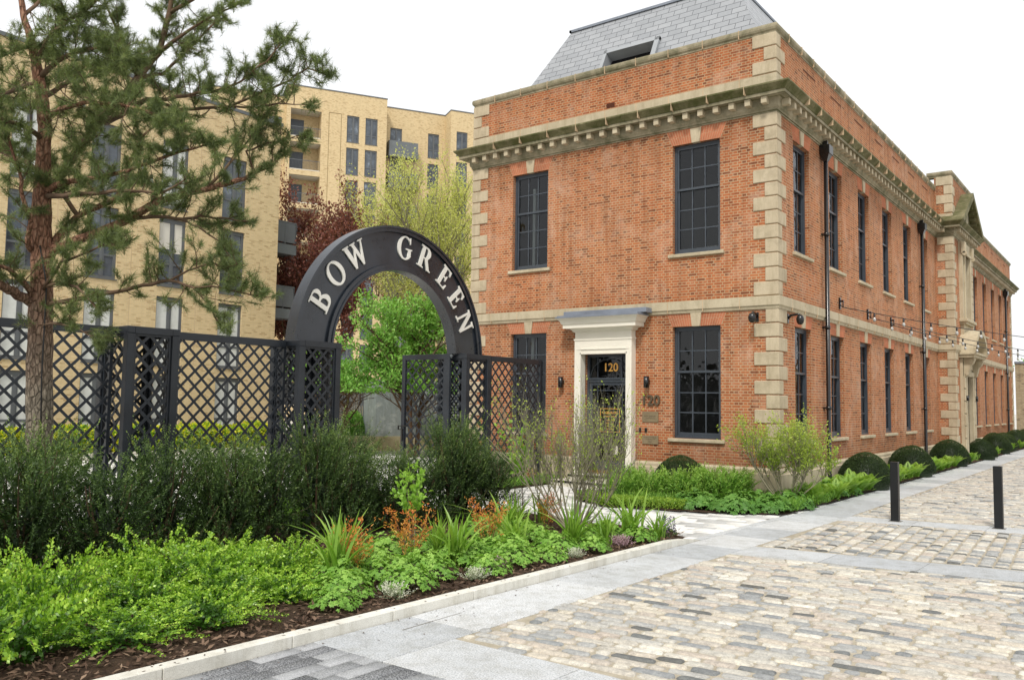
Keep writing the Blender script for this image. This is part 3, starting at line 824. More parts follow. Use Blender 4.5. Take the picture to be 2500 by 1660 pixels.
# quoins
def quoin_stack(b, sx, sy, ztop, n, first_long, cx, cy, h=.375):
    """sx: direction along front (-1 left,+1 right), sy: +1 away"""
    for i in range(n):
        lf = first_long if i % 2 == 0 else not first_long
        a = .63 if lf else .315; c = .315 if lf else .63
        z1 = ztop - i * h; z0 = z1 - h + .022
        x0, x1 = (cx - sx * .032, cx + sx * a); y0, y1 = cy - .032, cy + c
        qb = MB(); qb.box(x0, x1, y0, y1, z0, z1, bev=.016); qb.build('quoin', STONE_Q, bld)
b = MB()
quoin_stack(b, -1, 1, 4.60, 11, False, 0, 0, .3725); quoin_stack(b, -1, 1, 9.795, 13, True, 0, 0, .3735); quoin_stack(b, -1, 1, 11.95, 3, True, 0, 0, .367)
quoin_stack(b, 1, 1, 4.60, 11, False, W, 0, .3725); quoin_stack(b, 1, 1, 9.795, 13, True, W, 0, .3735); quoin_stack(b, 1, 1, 11.95, 3, True, W, 0, .367)
b = MB()
for zt, n, fl in ((4.60, 11, False), (9.795, 13, True), (12.55, 4, True)):
    quoin_stack(b, -1, 1, zt, n, fl, PX, PY0, .3727 if n != 4 else .42)
    for i in range(n):
        hh = .3727 if n != 4 else .42
        lf = fl if i % 2 == 0 else not fl
        c = .315 if lf else .63; a = .5 if lf else .25
        z1 = zt - i * hh
        b.box(PX + .032, PX - a, PY1 + .032, PY1 - c, z1 - hh + .022, z1, bev=.016)
        if n == 11 or n == 13:
            b.box(.032, -.4, LEN + .032, LEN - c, z1 - hh + .022, z1, bev=.016)
tag(b.build('quoins', STONE_Q, bld), kind='stuff')

# windows: built once per facade in local coordinates and copied
def sash_meshes(w_, h):
    """local: u right, v up from sill, y into the wall. Frame at depth .17"""
    b = MB(); d0, d1 = .13, .21
    fr = .075
    b.box(0, fr, d0, d1, 0, h); b.box(w_ - fr, w_, d0, d1, 0, h); b.box(fr, w_ - fr, d0, d1, h - .06, h); b.box(fr, w_ - fr, d0, d1, 0, .07)
    b.box(fr, w_ - fr, d0 - .03, d0, 0, .045)
    zm = h * .595
    # upper sash (proud) and lower sash
    b.box(fr, w_ - fr, d0 + .012, d1 + .01, zm - .03, zm + .03)
    b.box(fr, fr + .05, d0 + .02, d1 - .01, zm + .03, h - .06); b.box(w_ - fr - .05, w_ - fr, d0 + .02, d1 - .01, zm + .03, h - .06); b.box(fr + .05, w_ - fr - .05, d0 + .02, d1 - .01, h - .115, h - .06)
    b.box(fr, fr + .055, d0 + .045, d1 + .02, .07, zm - .03); b.box(w_ - fr - .055, w_ - fr, d0 + .045, d1 + .02, .07, zm - .03); b.box(fr + .055, w_ - fr - .055, d0 + .045, d1 + .02, .07, .16)
    iw0, iw1 = fr + .05, w_ - fr - .05
    for i in (1, 2):
        x = iw0 + (iw1 - iw0) * i / 3
        b.box(x - .017, x + .017, d0 + .04, d1 + .004, zm + .03, h - .115); b.box(x - .017, x + .017, d0 + .06, d1 + .014, .16, zm - .03)
    for z, dd in ((zm + .03 + (h - .115 - zm - .03) * .5, .04),):
        b.box(iw0, iw1, d0 + dd + .004, d1 + .002, z - .016, z + .016)
    for i in (1, 2):
        z = .16 + (zm - .03 - .16) * i / 3
        b.box(iw0, iw1, d0 + .064, d1 + .012, z - .016, z + .016)
    g = MB(); g.quad((fr, d1 - .02, zm), (w_ - fr, d1 - .02, zm), (w_ - fr, d1 - .02, h - .06), (fr, d1 - .02, h - .06)); g.quad((fr, d1, .07), (w_ - fr, d1, .07), (w_ - fr, d1, zm), (fr, d1, zm))
    s = MB(); s.box(-.12, w_ + .12, -.085, .16, -.10, -.005, bev=.012)
    k = MB(); top = .42
    k.prism([(w_ / 2 - .115, -.004 + .03), (w_ / 2 + .115, .026), (w_ / 2 + .165, top), (w_ / 2 - .165, top)], lambda u, v, q: (u, q, h + v - .03), -.035, .1)
    arcs = []; nb = 9
    for sgn in (-1, 1):
        a = MB(); arcs.append(a)
        for i in range(nb):
            # splayed bricks of the flat arch, each a slim prism
            t0 = .125 + (w_ / 2 + .02 - .125) * i / nb; t1 = .125 + (w_ / 2 + .02 - .125) * (i + 1) / nb - .009
            s0 = .172 + (w_ / 2 + .20 - .172) * i / nb; s1 = .172 + (w_ / 2 + .20 - .172) * (i + 1) / nb - .010
            cuts = [0, .52, 1] if i % 2 else [0, .48, 1]
            for c0, c1 in zip(cuts[:-1], cuts[1:]):
                f = lambda lo, hi, q: lo + (hi - lo) * q
                c1b = c1 - .02 if c1 < 1 else c1
                pts = [(f(t0, s0, c0), f(0, top - .0, c0)), (f(t1, s1, c0), f(0, top, c0)), (f(t1, s1, c1b), f(0, top, c1b)), (f(t0, s0, c1b), f(0, top, c1b))]
                if sgn < 0: pts = [(-u, v) for u, v in pts][::-1]
                a.prism([(w_ / 2 + u, v) for u, v in pts], lambda u, v, q: (u, q, h + v), -.004 - R.uniform(0, .002), .02)
    am = MB(); am.prism([(-.02, 0), (w_ + .02, 0), (w_ + .20, top), (-.20, top)], lambda u, v, q: (u, q, h + v), -.0018, .01)
    return b, g, s, k, arcs, am
def make_window(w_, h):
    b, g, s, k, arcs, am = sash_meshes(w_, h)
    win = b.build('window', NAVY, None, (0, 0, 0)); 
    for mb, nm, mt in ((g, 'pane', GLASS), (s, 'sill', STONE), (k, 'keystone', STONE_Q), (arcs[0], 'flat_arch', GAUGED), (arcs[1], 'flat_arch', GAUGED), (am, 'arch_mortar', MORTAR)):
        o = mb.build(nm, mt, win)
    return win
WIN = {}
def put_window(fx, u, z, w_, h, face):
    key = (round(w_, 3), round(h, 3), face)
    if key not in WIN:
        o = make_window(w_, h); WIN[key] = o; new = o
    else:
        new = WIN[key].copy(); col.objects.link(new)
        for ch in [x for x in WIN[key].children]: child_copy(ch, new)
    new.parent = bld
    L = {'f': (u, 0, z), 's': (0, u, z), 'p': (PX - .1, u, z)}[face]
    new.location = Vector(L) - Vector((0, 0, GZ))
    new.rotation_euler = (0, 0, 0 if face == 'f' else rad(90))
    return new
for a, c in (WX0, WX1):
    for z in (ZL, ZU): put_window(None, a, z[0], 1.41 if a == -2.97 else 1.37, z[1] - z[0], 'f')
for y in NEAR_W + FAR_W:
    for z in (ZL, ZU): put_window(None, y, z[0], 1.35, z[1] - z[0], 's')

# rooms seen through the panes
def room(x0, x1, y0, y1, z0, z1):
    b = MB()
    vs = [(x0, y0, z0), (x1, y0, z0), (x1, y1, z0), (x0, y1, z0), (x0, y0, z1), (x1, y0, z1), (x1, y1, z1), (x0, y1, z1)]
    b.add(vs, [(0, 1, 2, 3)], 1); b.add(vs, [(4, 7, 6, 5)], 0); b.add(vs, [(2, 6, 7, 3)], 0)
    return b
ri = MB()
for z0, z1 in ((.0, 4.5), (4.9, 9.75)):
    for (x0, x1, y0, y1) in ((W + .02, -.02, .02, 6.5), (-6, -.02, 6.6, 20.3), (-6, -.02, 25.6, 45.8)):
        q = room(x0, x1, y0, y1, z0, z1); ri.add(q.v, [(0, 1, 2, 3)], 1); ri.add(q.v, [(4, 7, 6, 5), (2, 6, 7, 3), (3, 7, 4, 0)], 0)
    for y in (9.9, 13.2, 16.5): ri.box(-6, -1.2, y, y + .1, z0, z1)
    ri.box(-4.0, -3.85, .3, 5.4, z0, z1)
room_o = ri.build('interior', [ROOM, ROOM_F], bld)
b = MB(); b.box(-8.22, -8.12, .55, .65, .2, 4.4); b.build('post', CURTAIN, room_o); b = MB(); b.box(-8.22, -8.12, .55, .65, 5.0, 9.0); b.build('post', CURTAIN, room_o)
for q in ((-2.9, -1.9, 2.6, 3.3, .0, .95), (-8.4, -7.6, 1.8, 2.6, 0, 1.1), (-2.8, -2.2, 1.9, 2.3, 4.9, 6.8)): b = MB(); b.box(*q); b.build('furniture', CONC, room_o)
for (x, y) in ((-2.6, 1.6), (-1.9, 3.4), (-2.9, 4.6), (-7.9, 2.8)):
    b = MB(); b.lathe((x, y, 4.40), [(0, 0), (.06, 0), (.06, .06), (0, .06)], 10); b.build('ceiling_light', WARM, room_o)

# roof and its opening
RX0, RX1, RY0, TZ = -9.0, -.6, .6, 14.6
zb = 11.3; h_ = (TZ - zb) / 2.0
y0b = 1.9 - h_; x0b = -7.65 - h_; x1b = -1.85 + h_
b = MB()
A, B_, C_, D_ = (x0b, y0b, zb), (x1b, y0b, zb), (-1.85, 1.9, TZ), (-7.65, 1.9, TZ)
yb = LEN - 1
E_, F_, G_, H_ = (x0b, yb, zb), (x1b, yb, zb), (-1.85, yb - h_, TZ), (-7.65, yb - h_, TZ)
# front slope leaves a gap for the opening
def fs(x, z): return (x, y0b + (z - zb) / 2, z)
ox0, ox1, oz = -5.80, -4.12, 13.10
def hipx(z, s): return (x0b + (z - zb) / 2) if s < 0 else (x1b - (z - zb) / 2)
b.add([fs(hipx(zb, -1), zb), fs(ox0, zb), fs(ox0, oz), fs(hipx(oz, -1), oz)], [(0, 1, 2, 3)])
b.add([fs(ox1, zb), fs(hipx(zb, 1), zb), fs(hipx(oz, 1), oz), fs(ox1, oz)], [(0, 1, 2, 3)])
b.add([fs(hipx(oz, -1), oz), fs(hipx(oz, 1), oz), C_, D_], [(0, 1, 2, 3)])
b.quad(B_, F_, G_, C_); b.quad(E_, A, D_, H_); b.quad(F_, E_, H_, G_)
b.quad(D_, C_, (-1.85, yb - h_, TZ + .02), (-7.65, yb - h_, TZ + .02))
roof = b.build('roof', ROOF, bld)
b = MB(); b.box(-7.72, -1.80, 1.83, 1.93, TZ - .03, TZ + .045); b.box(-1.88, -1.80, 1.83, yb - h_, TZ - .03, TZ + .045); b.box(-7.72, -7.64, 1.83, yb - h_, TZ - .03, TZ + .045)
b.build('roof_capping', LEAD, roof)
b = MB()
def ft(x, z, o): return (x, y0b + (z - zb) / 2 - .89 * o, z + .45 * o)
for (xa, xb, za, zc) in ((ox0 - .12, ox0, zb, oz + .12), (ox1, ox1 + .16, zb, oz + .12), (ox0 - .12, ox1 + .16, oz, oz + .12)):
    vs = [ft(xa, za, .09), ft(xb, za, .09), ft(xb, zc, .09), ft(xa, zc, .09), ft(xa, za, -.3), ft(xb, za, -.3), ft(xb, zc, -.3), ft(xa, zc, -.3)]
    b.add(vs, [(0, 1, 2, 3), (0, 4, 5, 1), (1, 5, 6, 2), (2, 6, 7, 3), (3, 7, 4, 0)])
b.build('roof_opening_frame', paint_mat('zinc', (.33, .35, .37), .45, .5, .1), roof)
b = MB(); vs = [ft(ox0, zb, -.28), ft(ox1, zb, -.28), ft(ox1, oz, -.28), ft(ox0, oz, -.28)]; b.add(vs, [(0, 1, 2, 3)]); b.build('roof_opening_recess', SLATE_D, roof)

# door surround
ds = MB()
prof_j = [(-6.05, -5.83), (-4.31, -4.13)]
for x0, x1 in prof_j:
    ds.box(x0, x1, -.25, .02, .05, 3.94)
    ds.box(x0 + .035 if x0 < -5 else x0, x1 if x0 < -5 else x1 - .035, -.262, -.25, .3, 3.70)
ds.box(-5.83, -4.31, -.25, .02, 3.53, 3.94)
ds.box(-5.95, -4.21, -.275, -.25, 3.66, 3.70); ds.box(-6.07, -4.11, -.27, .02, 3.935, 3.99); ds.box(-6.04, -4.14, -.24, .02, 3.99, 4.20)
ds.box(-5.86, -4.28, -.262, -.25, 3.53, 3.57)
def ring(o0, z0, o1, z1):
    x0, x1 = -6.04, -4.14
    ds.add([(x0 - o0, .0, z0), (x0 - o0, -.24 - o0, z0), (x1 + o0, -.24 - o0, z0), (x1 + o0, 0, z0), (x0 - o1, 0, z1), (x0 - o1, -.24 - o1, z1), (x1 + o1, -.24 - o1, z1), (x1 + o1, 0, z1)],
           [(0, 1, 5, 4), (1, 2, 6, 5), (2, 3, 7, 6), (3, 2, 1, 0), (4, 5, 6, 7)])
for q in ((.0, 4.18, .05, 4.20), (.05, 4.20, .08, 4.25), (.08, 4.25, .17, 4.29), (.27, 4.29, .27, 4.39), (.27, 4.39, .30, 4.41), (.30, 4.41, .34, 4.50), (.34, 4.50, .42, 4.585)): ring(*q)
sur = ds.build('door_surround', WHITE, bld)
b = MB(); b.box(-6.48, -3.70, -.68, -.0, 4.585, 4.625); b.box(-6.44, -3.74, -.64, 0, 4.625, 4.66); b.box(-6.35, -3.58, -.42, 0, 4.66, 4.80, bev=.01); b.build('lead_canopy', LEAD, sur)
# door
b = MB(); dx0, dx1, dy = -5.83, -4.31, .12
b.box(dx0, dx0 + .07, dy, dy + .09, .15, 3.53); b.box(dx1 - .07, dx1, dy, dy + .09, .15, 3.53); b.box(dx0 + .07, dx1 - .07, dy, dy + .09, 3.46, 3.53)
b.box(dx0 + .07, dx1 - .07, dy - .02, dy + .09, 2.72, 2.84); b.box(dx0 + .07, dx1 - .07, dy - .05, dy + .02, 2.80, 2.84)
# fanlight: arch bar and two uprights
cx_ = (dx0 + dx1) / 2; rw = (dx1 - dx0) / 2 - .1
arc = [(cx_ - rw * math.cos(t), dy + .03, 2.84 + .56 * math.sin(t)) for t in [math.pi * i / 20 for i in range(21)]]
b.tube(arc, .014, 5); b.box(cx_ - .42, cx_ - .40, dy + .02, dy + .05, 2.84, 3.46); b.box(cx_ + .40, cx_ + .42, dy + .02, dy + .05, 2.84, 3.46)
b.box(dx0 + .07, dx1 - .07, dy - .06, 0.25, GZ + .02, .15)
fr_ = b.build('door_frame', NAVY, bld)
g = MB(); g.quad((dx0, dy + .06, 2.80), (dx1, dy + .06, 2.80), (dx1, dy + .06, 3.5), (dx0, dy + .06, 3.5)); g.build('fanlight_pane', GLASS, fr_)
b = MB(); l0, l1 = dx0 + .07, dx1 - .07; d2 = dy + .02
b.box(l0, l0 + .10, d2, d2 + .06, .15, 2.72); b.box(l1 - .10, l1, d2, d2 + .06, .15, 2.72); b.box(l0 + .10, l1 - .10, d2, d2 + .06, 2.63, 2.72); b.box(l0 + .10, l1 - .10, d2, d2 + .06, .15, .42)
b.box(l0 + .10, l1 - .10, d2 + .015, d2 + .05, 2.46, 2.485); 
for x in (l0 + .26, l1 - .28): b.box(x, x + .022, d2 + .015, d2 + .05, .42, 2.63)
door = b.build('door', NAVY, bld)
g = MB(); g.quad((l0, d2 + .04, .2), (l1, d2 + .04, .2), (l1, d2 + .04, 2.7), (l0, d2 + .04, 2.7)); g.build('pane', GLASS, door)
b = MB(); b.tube([(l1 - .05, d2 - .05, 1.0), (l1 - .05, d2 - .05, 1.35)], .012, 8); b.tube([(l1 - .05, d2 - .05, 1.05), (l1 - .05, d2, 1.05)], .01, 6); b.tube([(l1 - .05, d2 - .05, 1.3), (l1 - .05, d2, 1.3)], .01, 6); b.build('handle', BRONZE, door)

# lettering helper
def text_mesh(name, s, size, mat, parent, loc, rot, ext=.004, font=None, align='CENTER', org=True, bold=0.0, space=1.0):
    cu = bpy.data.curves.new(name, 'FONT'); cu.body = s; cu.size = size; cu.extrude = ext; cu.align_x = align; cu.align_y = 'CENTER'; cu.offset = bold; cu.space_character = space
    o = bpy.data.objects.new(name, cu); col.objects.link(o)
    dg = bpy.context.evaluated_depsgraph_get(); me = bpy.data.meshes.new_from_object(o.evaluated_get(dg))
    bpy.data.objects.remove(o); me.materials.clear(); me.materials.append(mat); me.name = name
    o2 = bpy.data.objects.new(name, me); col.objects.link(o2)
    if parent is not None:
        o2.parent = parent; o2.location = Vector(loc) - ORG.get(parent.name, Vector((0, 0, 0))); ORG[o2.name] = Vector(loc)
    else: o2.location = loc
    o2.rotation_euler = rot
    return o2
FR = (rad(90), 0, 0)
text_mesh('door_number', '120', .34, GOLD, door, (cx_ + .02, dy + .045, 3.14), FR, .002, bold=.006)
b = MB()
for x0, x1, z0, z1 in ((-5.40, -4.74, 1.93, 1.945), (-5.40, -4.74, 1.26, 1.275), (-5.40, -5.385, 1.275, 1.93), (-4.755, -4.74, 1.275, 1.93)): b.box(x0, x1, d2 + .030, d2 + .034, z0, z1)
b.build('notice_border', GOLD, door)
text_mesh('notice_text', 'SALES SUITE', .095, GOLD, door, (-5.07, d2 + .033, 1.82), FR, .001, bold=.002)
text_mesh('notice_text', 'OPENING HOURS', .055, GOLD, door, (-5.07, d2 + .033, 1.71), FR, .001, bold=.001)
for i, s_ in enumerate(('10AM - 5PM', 'MON - SAT', '11AM - 4PM', 'SUNDAY')): text_mesh('notice_text', s_, .055, GOLD, door, (-5.07, d2 + .033, 1.60 - .085 * i), FR, .001, bold=.001)
b = MB(); b.box(-4.98, -4.80, d2 + .020, d2 + .030, .62, .86); b.build('white_notice', WHITE, door)
# steps
st = MB(); st.box(-6.02, -4.14, -.62, -.02, GZ - .02, .05, bev=.008); st.box(-6.35, -3.95, -1.0, -.62, GZ - .02, -.12, bev=.008); st.box(-6.35, -6.02, -.62, -.1, GZ - .02, -.12, bev=.008)
stp = st.build('door_steps', CONC, bld)
b = MB(); b.box(-6.0, -4.16, -.635, -.6, -.02, .035); b.build('step_nosing', BLACKI, stp); b = MB(); b.box(-6.33, -3.97, -1.012, -.98, -.19, -.13); b.build('step_nosing', BLACKI, stp)
# number, plates, bells and vents on the wall
tag(text_mesh('house_number', '120', .40, BRONZE_D, None, (-3.64, -.035, 2.19), FR, .02, bold=.008), 'large bronze house number 120 on the brick wall beside the door', 'house number')
b = MB(); b.box(-3.90, -3.40, -.03, 0, 1.59, 1.88, bev=.004)
pl = thing('plaque', (-3.65, 0, 1.735), 'upper bronze nameplate under the wall mounted number 120', 'plaque', 'bronze plates beside the door')
b.build('plate', BRONZE, pl); text_mesh('lettering', 'BOW GARDEN', .055, BRONZE_D, pl, (-3.65, -.032, 1.75), FR, .001); text_mesh('lettering', 'MANAGEMENT SUITE', .03, BRONZE_D, pl, (-3.65, -.032, 1.69), FR, .001)
b = MB(); b.box(-3.90, -3.40, -.03, 0, .97, 1.21, bev=.004)
pl = thing('plaque', (-3.65, 0, 1.09), 'lower bronze plate with four small lines below the two bell pushes', 'plaque', 'bronze plates beside the door')
b.build('plate', BRONZE, pl)
for i, s_ in enumerate(('THIS BUILDING IS PROTECTED', 'PLEASE REPORT TO THE', 'SALES SUITE', 'ON ARRIVAL')): text_mesh('lettering', s_, .028, BRONZE_D, pl, (-3.65, -.032, 1.16 - .045 * i), FR, .001)
for x, nm in ((-3.98, 'black bell push on brickwork nearer the white door surround'), (-3.79, 'black bell push on brickwork, second from the white door surround')):
    b = MB(); b.box(x - .035, x + .035, -.035, 0, 1.30, 1.42, bev=.006); b.lathe((x, -.04, 1.36), [(0, .0), (.001, .0)], 4)
    bp = b.build('bell_push', BLACKI, None, (x, 0, 1.36)); tag(bp, nm, 'bell', 'bell pushes beside the door')
b = MB(); b.box(-6.05 + .9, -5.15 + .28, -.004, .02, 10.90, 11.05)
for i in range(6):
    for j in range(4): b.box(-5.14 + i * .045, -5.115 + i * .045, -.012, -.004, 10.91 + j * .036, 10.93 + j * .036)
b.build('air_brick', paint_mat('dark_terracotta', (.10, .035, .02), .8, .2), bld)
SLOT = paint_mat('slot_dark', (.13, .05, .03), .9, .1)
for k in range(7):
    ya = 2.2 + 2.6 * k
    if ya < 19: b = MB(); b.box(.002, .004, ya, ya + 1.1, 11.62, 11.68); b.build('parapet_slot', SLOT, bld); b = MB(); b.box(.002, .0035, ya + 1.9, ya + 1.925, 10.86, 11.95); b.build('expansion_joint', SLOT, bld)
    b = MB(); b.box(.002, .004, 26.4 + 2.7 * k, 27.4 + 2.7 * k, 11.62, 11.68); b.build('parapet_slot', SLOT, bld)
b = MB()
for zz in (10.05,): pass
# downpipes with hoppers
for y in (3.78, 16.9, 42.2):
    b = MB(); b.tube([(.13, y, 9.35), (.13, y, .1), (.18, y, -.05), (.22, y, GZ)], .062, 10)
    for z in (7.1, 4.35, 2.0): b.tube([(.13, y, z), (.13, y, z + .10)], .078, 10); b.box(-.01, .12, y - .11, y + .11, z + .03, z + .07)
    dp = b.build('downpipe', BLACKI, bld)
    b = MB(); b.box(.0, .30, y - .19, y + .19, 9.52, 9.80, bev=.012); b.add([(.02, y - .17, 9.53), (.28, y - .17, 9.53), (.28, y + .17, 9.53), (.02, y + .17, 9.53), (.07, y - .07, 9.33), (.19, y - .07, 9.33), (.19, y + .07, 9.33), (.07, y + .07, 9.33)], [(0, 1, 5, 4), (1, 2, 6, 5), (2, 3, 7, 6), (3, 0, 4, 7), (4, 5, 6, 7)])
    b.box(.06, .20, y - .06, y + .06, 9.80, 9.95); b.build('hopper', BLACKI, dp)

# pavilion: stone door case, window case and pediment
b = MB(); X0 = PX; 
def bx(x0, x1, y0, y1, z0, z1, bev=.0): b.box(x0, x1, y0, y1, z0, z1, bev=bev)
cy = 22.95
for s in (-1, 1):
    bx(X0 - .05, X0 + .14, cy + s * .70, cy + s * 1.42, GZ, 3.55); bx(X0 + .14, X0 + .20, cy + s * .74, cy + s * .98, GZ, 3.55, .01)
    for i in range(6): bx(X0 + .14, X0 + .21, cy + s * 1.15, cy + s * 1.43, .2 + i * .56, .2 + i * .56 + .5, .015)
    # scroll bracket
    pr = [(.0, 4.4), (.42, 4.4), (.45, 4.28), (.38, 4.12), (.26, 4.0), (.22, 3.8), (.16, 3.6), (.0, 3.5)]
    b.prism([(u, v) for u, v in pr], lambda u, v, q: (X0 + .14 + u, q, v), cy + s * 1.00, cy + s * 1.34)
    b.tube([(X0 + .40, cy + s * .97, 4.22), (X0 + .40, cy + s * 1.37, 4.22)], .12, 12); b.tube([(X0 + .26, cy + s * .97, 3.66), (X0 + .26, cy + s * 1.37, 3.66)], .07, 10)
bx(X0 - .05, X0 + .12, cy - 1.42, cy + 1.42, 3.55, 4.4); bx(X0 + .12, X0 + .22, cy - .98, cy + .98, 3.56, 3.78, .01); bx(X0 + .12, X0 + .17, cy - .9, cy + .9, 3.9, 4.3)
bx(X0 - .05, X0 + .62, cy - 1.62, cy + 1.62, 4.4, 4.52); bx(X0 - .05, X0 + .70, cy - 1.70, cy + 1.70, 4.52, 4.62, .01)
# segmental pediment
arc = [(cy + 1.62 * math.cos(t), 4.62 + 1.1 * math.sin(t)) for t in [math.pi * i / 18 for i in range(19)]]
arc_i = [(cy + 1.38 * math.cos(t), 4.62 + .88 * math.sin(t)) for t in [math.pi * i / 18 for i in range(19)]]
b.prism([(u, v) for u, v in arc_i], lambda u, v, q: (q, u, v), X0 - .05, X0 + .30)
for i in range(18):
    q = [arc[i], arc[i + 1], arc_i[i + 1], arc_i[i]]
    b.prism(q, lambda u, v, ww: (ww, u, v), X0 - .05, X0 + .72)
b.build('door_case', STONE, bld)
b = MB()
for s in (-1, 1):
    bx(X0 - .05, X0 + .16, cy + s * .65, cy + s * 1.15, 6.2, 9.8); bx(X0 + .16, X0 + .22, cy + s * .68, cy + s * .86, 6.2, 9.3, .01)
    b.tube([(X0 + .26, cy + s * .92, 9.2), (X0 + .26, cy + s * 1.2, 9.2)], .10, 10); bx(X0 + .1, X0 + .3, cy + s * .9, cy + s * 1.2, 9.2, 9.75, .02)
bx(X0 - .05, X0 + .16, cy - .66, cy + .66, 9.2, 9.8); bx(X0 + .1, X0 + .24, cy - .86, cy + .86, 9.2, 9.32, .01)
bx(X0 - .05, X0 + .34, cy - 1.25, cy + 1.25, 6.05, 6.2, .02); bx(X0 - .05, X0 + .26, cy - 1.15, cy + 1.15, 5.95, 6.05); bx(X0 - .05, X0 + .14, cy - 1.0, cy + 1.0, 4.95, 5.95)
b.build('window_case', STONE, bld)
b = MB()
# triangular pediment
tri = [(PY0 - .35, 10.46), (PY1 + .35, 10.46), (cy, 12.15)]
b.prism([(PY0 + .1, 10.56), (PY1 - .1, 10.56), (cy, 11.85)], lambda u, v, q: (q, u, v), PX - .3, PX + .12)
for (a0, a1) in (((PY0 - .5, 10.44), (cy, 12.22)), ((PY1 + .5, 10.44), (cy, 12.22))):
    dd = Vector((a1[0] - a0[0], a1[1] - a0[1])).normalized(); nn = Vector((-dd.y, dd.x)) * (1 if dd.x > 0 else -1)
    q = [a0, a1, (a1[0], a1[1] - .30), (a0[0] + (.55 if dd.x > 0 else -.55), a0[1])]
    if dd.x < 0: q = q[::-1]
    b.prism(q, lambda u, v, ww: (ww, u, v), -.25, PX + .52)
    for i in range(7):
        t = .14 + .12 * i
        c = (a0[0] + (a1[0] - a0[0]) * t, a0[1] + (a1[1] - a0[1]) * t - .36)
        b.box(PX + .1, PX + .40, c[0] - .07, c[0] + .07, c[1] - .08, c[1] + .06)
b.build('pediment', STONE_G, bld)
b = MB(); b.prism([(-.34, 0), (-.24, -.36), (0, -.46), (.24, -.36), (.34, 0), (.24, .30), (0, .4), (-.24, .3)], lambda u, v, q: (q, cy + u * 1.1, 11.1 + v * .9), PX + .12, PX + .22); b.build('cartouche', STONE_W, bld)
for (z0, z1, nm) in ((.1, 3.55, 'far_door'), (6.2, 9.2, 'window')):
    b = MB()
    for y in (22.27, 22.92, 23.57): b.box(PX - .26, PX - .20, y, y + .06, z0, z1)
    for t in (0, .3, .55, .8, .985): b.box(PX - .26, PX - .21, 22.3, 23.6, z0 + (z1 - z0) * t, z0 + (z1 - z0) * t + .04)
    o = b.build('door' if nm == 'far_door' else 'window', NAVY, bld)
    b = MB(); b.box(PX - .32, PX - .261, 22.28, 23.62, z0, z1); b.build('pane', GLASS, o)

# wall lamps
def wall_lamp(loc, face, label):
    t = thing('wall_lamp', loc, label, 'lamp', 'black up and down wall lamps')
    b = MB(); x, y, z = loc
    if face == 'f':
        b.lathe((x, y - .13, z - .13), [(.0, -.03), (.08, -.03), (.08, .29), (.07, .29), (.06, .25), (0, .25)], 16); b.box(x - .05, x + .05, y - .07, y, z - .06, z + .06, bev=.006)
    else:
        b.lathe((x + .12, y, z - .12), [(.0, 0), (.055, 0), (.055, .24), (.045, .24), (.04, .2), (0, .2)], 16); b.box(x, x + .08, y - .06, y + .06, z - .08, z + .08, bev=.006)
    b.build('lamp_body', BLACKI, t)
wall_lamp((-6.62, 0, 2.71), 'f', 'black cylinder wall lamp left of the white front door surround')
wall_lamp((-3.72, 0, 2.71), 'f', 'black cylinder wall lamp above the bronze number 120')
wall_lamp((PX + .14, 21.72, 2.55), 's', 'black wall lamp on the near jamb of the far stone doorway')
wall_lamp((PX + .14, 24.22, 2.55), 's', 'black wall lamp on the far jamb of the far stone doorway')
# security cameras
def cctv(loc, face, label):
    t = thing('security_camera', loc, label, 'camera', 'dome security cameras at the building corner')
    x, y, z = loc; b = MB()
    if face == 'f': P = lambda a, o, h: (x + a, y - o, z + h)
    else: P = lambda a, o, h: (x + o, y + a, z + h)
    p0, p1 = P(-.05, 0, -.14), P(.05, .03, .10); b.box(p0[0], p1[0], p0[1], p1[1], p0[2], p1[2])
    b.tube([P(0, .02, -.02), P(0, .10, .06), P(0, .28, .08), P(0, .34, .05)], [.035, .032, .03, .03], 8)
    b.build('bracket', BLACKI, t)
    b = MB(); c = P(0, .34, -.20); b.lathe(c, [(0, 0), (.05, .01), (.085, .05), (.095, .10), (.10, .11), (.10, .17), (.075, .235), (.03, .26), (0, .26)], 18); b.build('dome', BLACKI, t)
cctv((-.55, 0, 4.42), 'f', 'black dome security camera on the front wall, left of the corner quoins')
cctv((0, .72, 4.42), 's', 'black dome security camera on the side wall, right of the corner quoins')

# bollards
def bollard(x, y, label):
    b = MB(); b.box(x - .078, x + .078, y - .078, y + .078, GZ, GZ + 1.25, bev=.006)
    t = thing('bollard', (x, y, GZ), label, 'bollard', 'square black bollards on the granite band')
    t.rotation_euler = (0, 0, 0)
    b.build('post', BLACKI if False else paint_mat('bollard_steel', (.009, .010, .011), .4, .35, .3), t)
    b = MB(); b.box(x - .12, x + .12, y - .12, y + .12, GZ + .009, GZ + .016); b.build('base_plate', JOINT_D, t)
bollard(3.24, -2.14, 'square black bollard nearer the planting bed'); bollard(5.11, -1.82, 'square black bollard at the right edge of the photo')

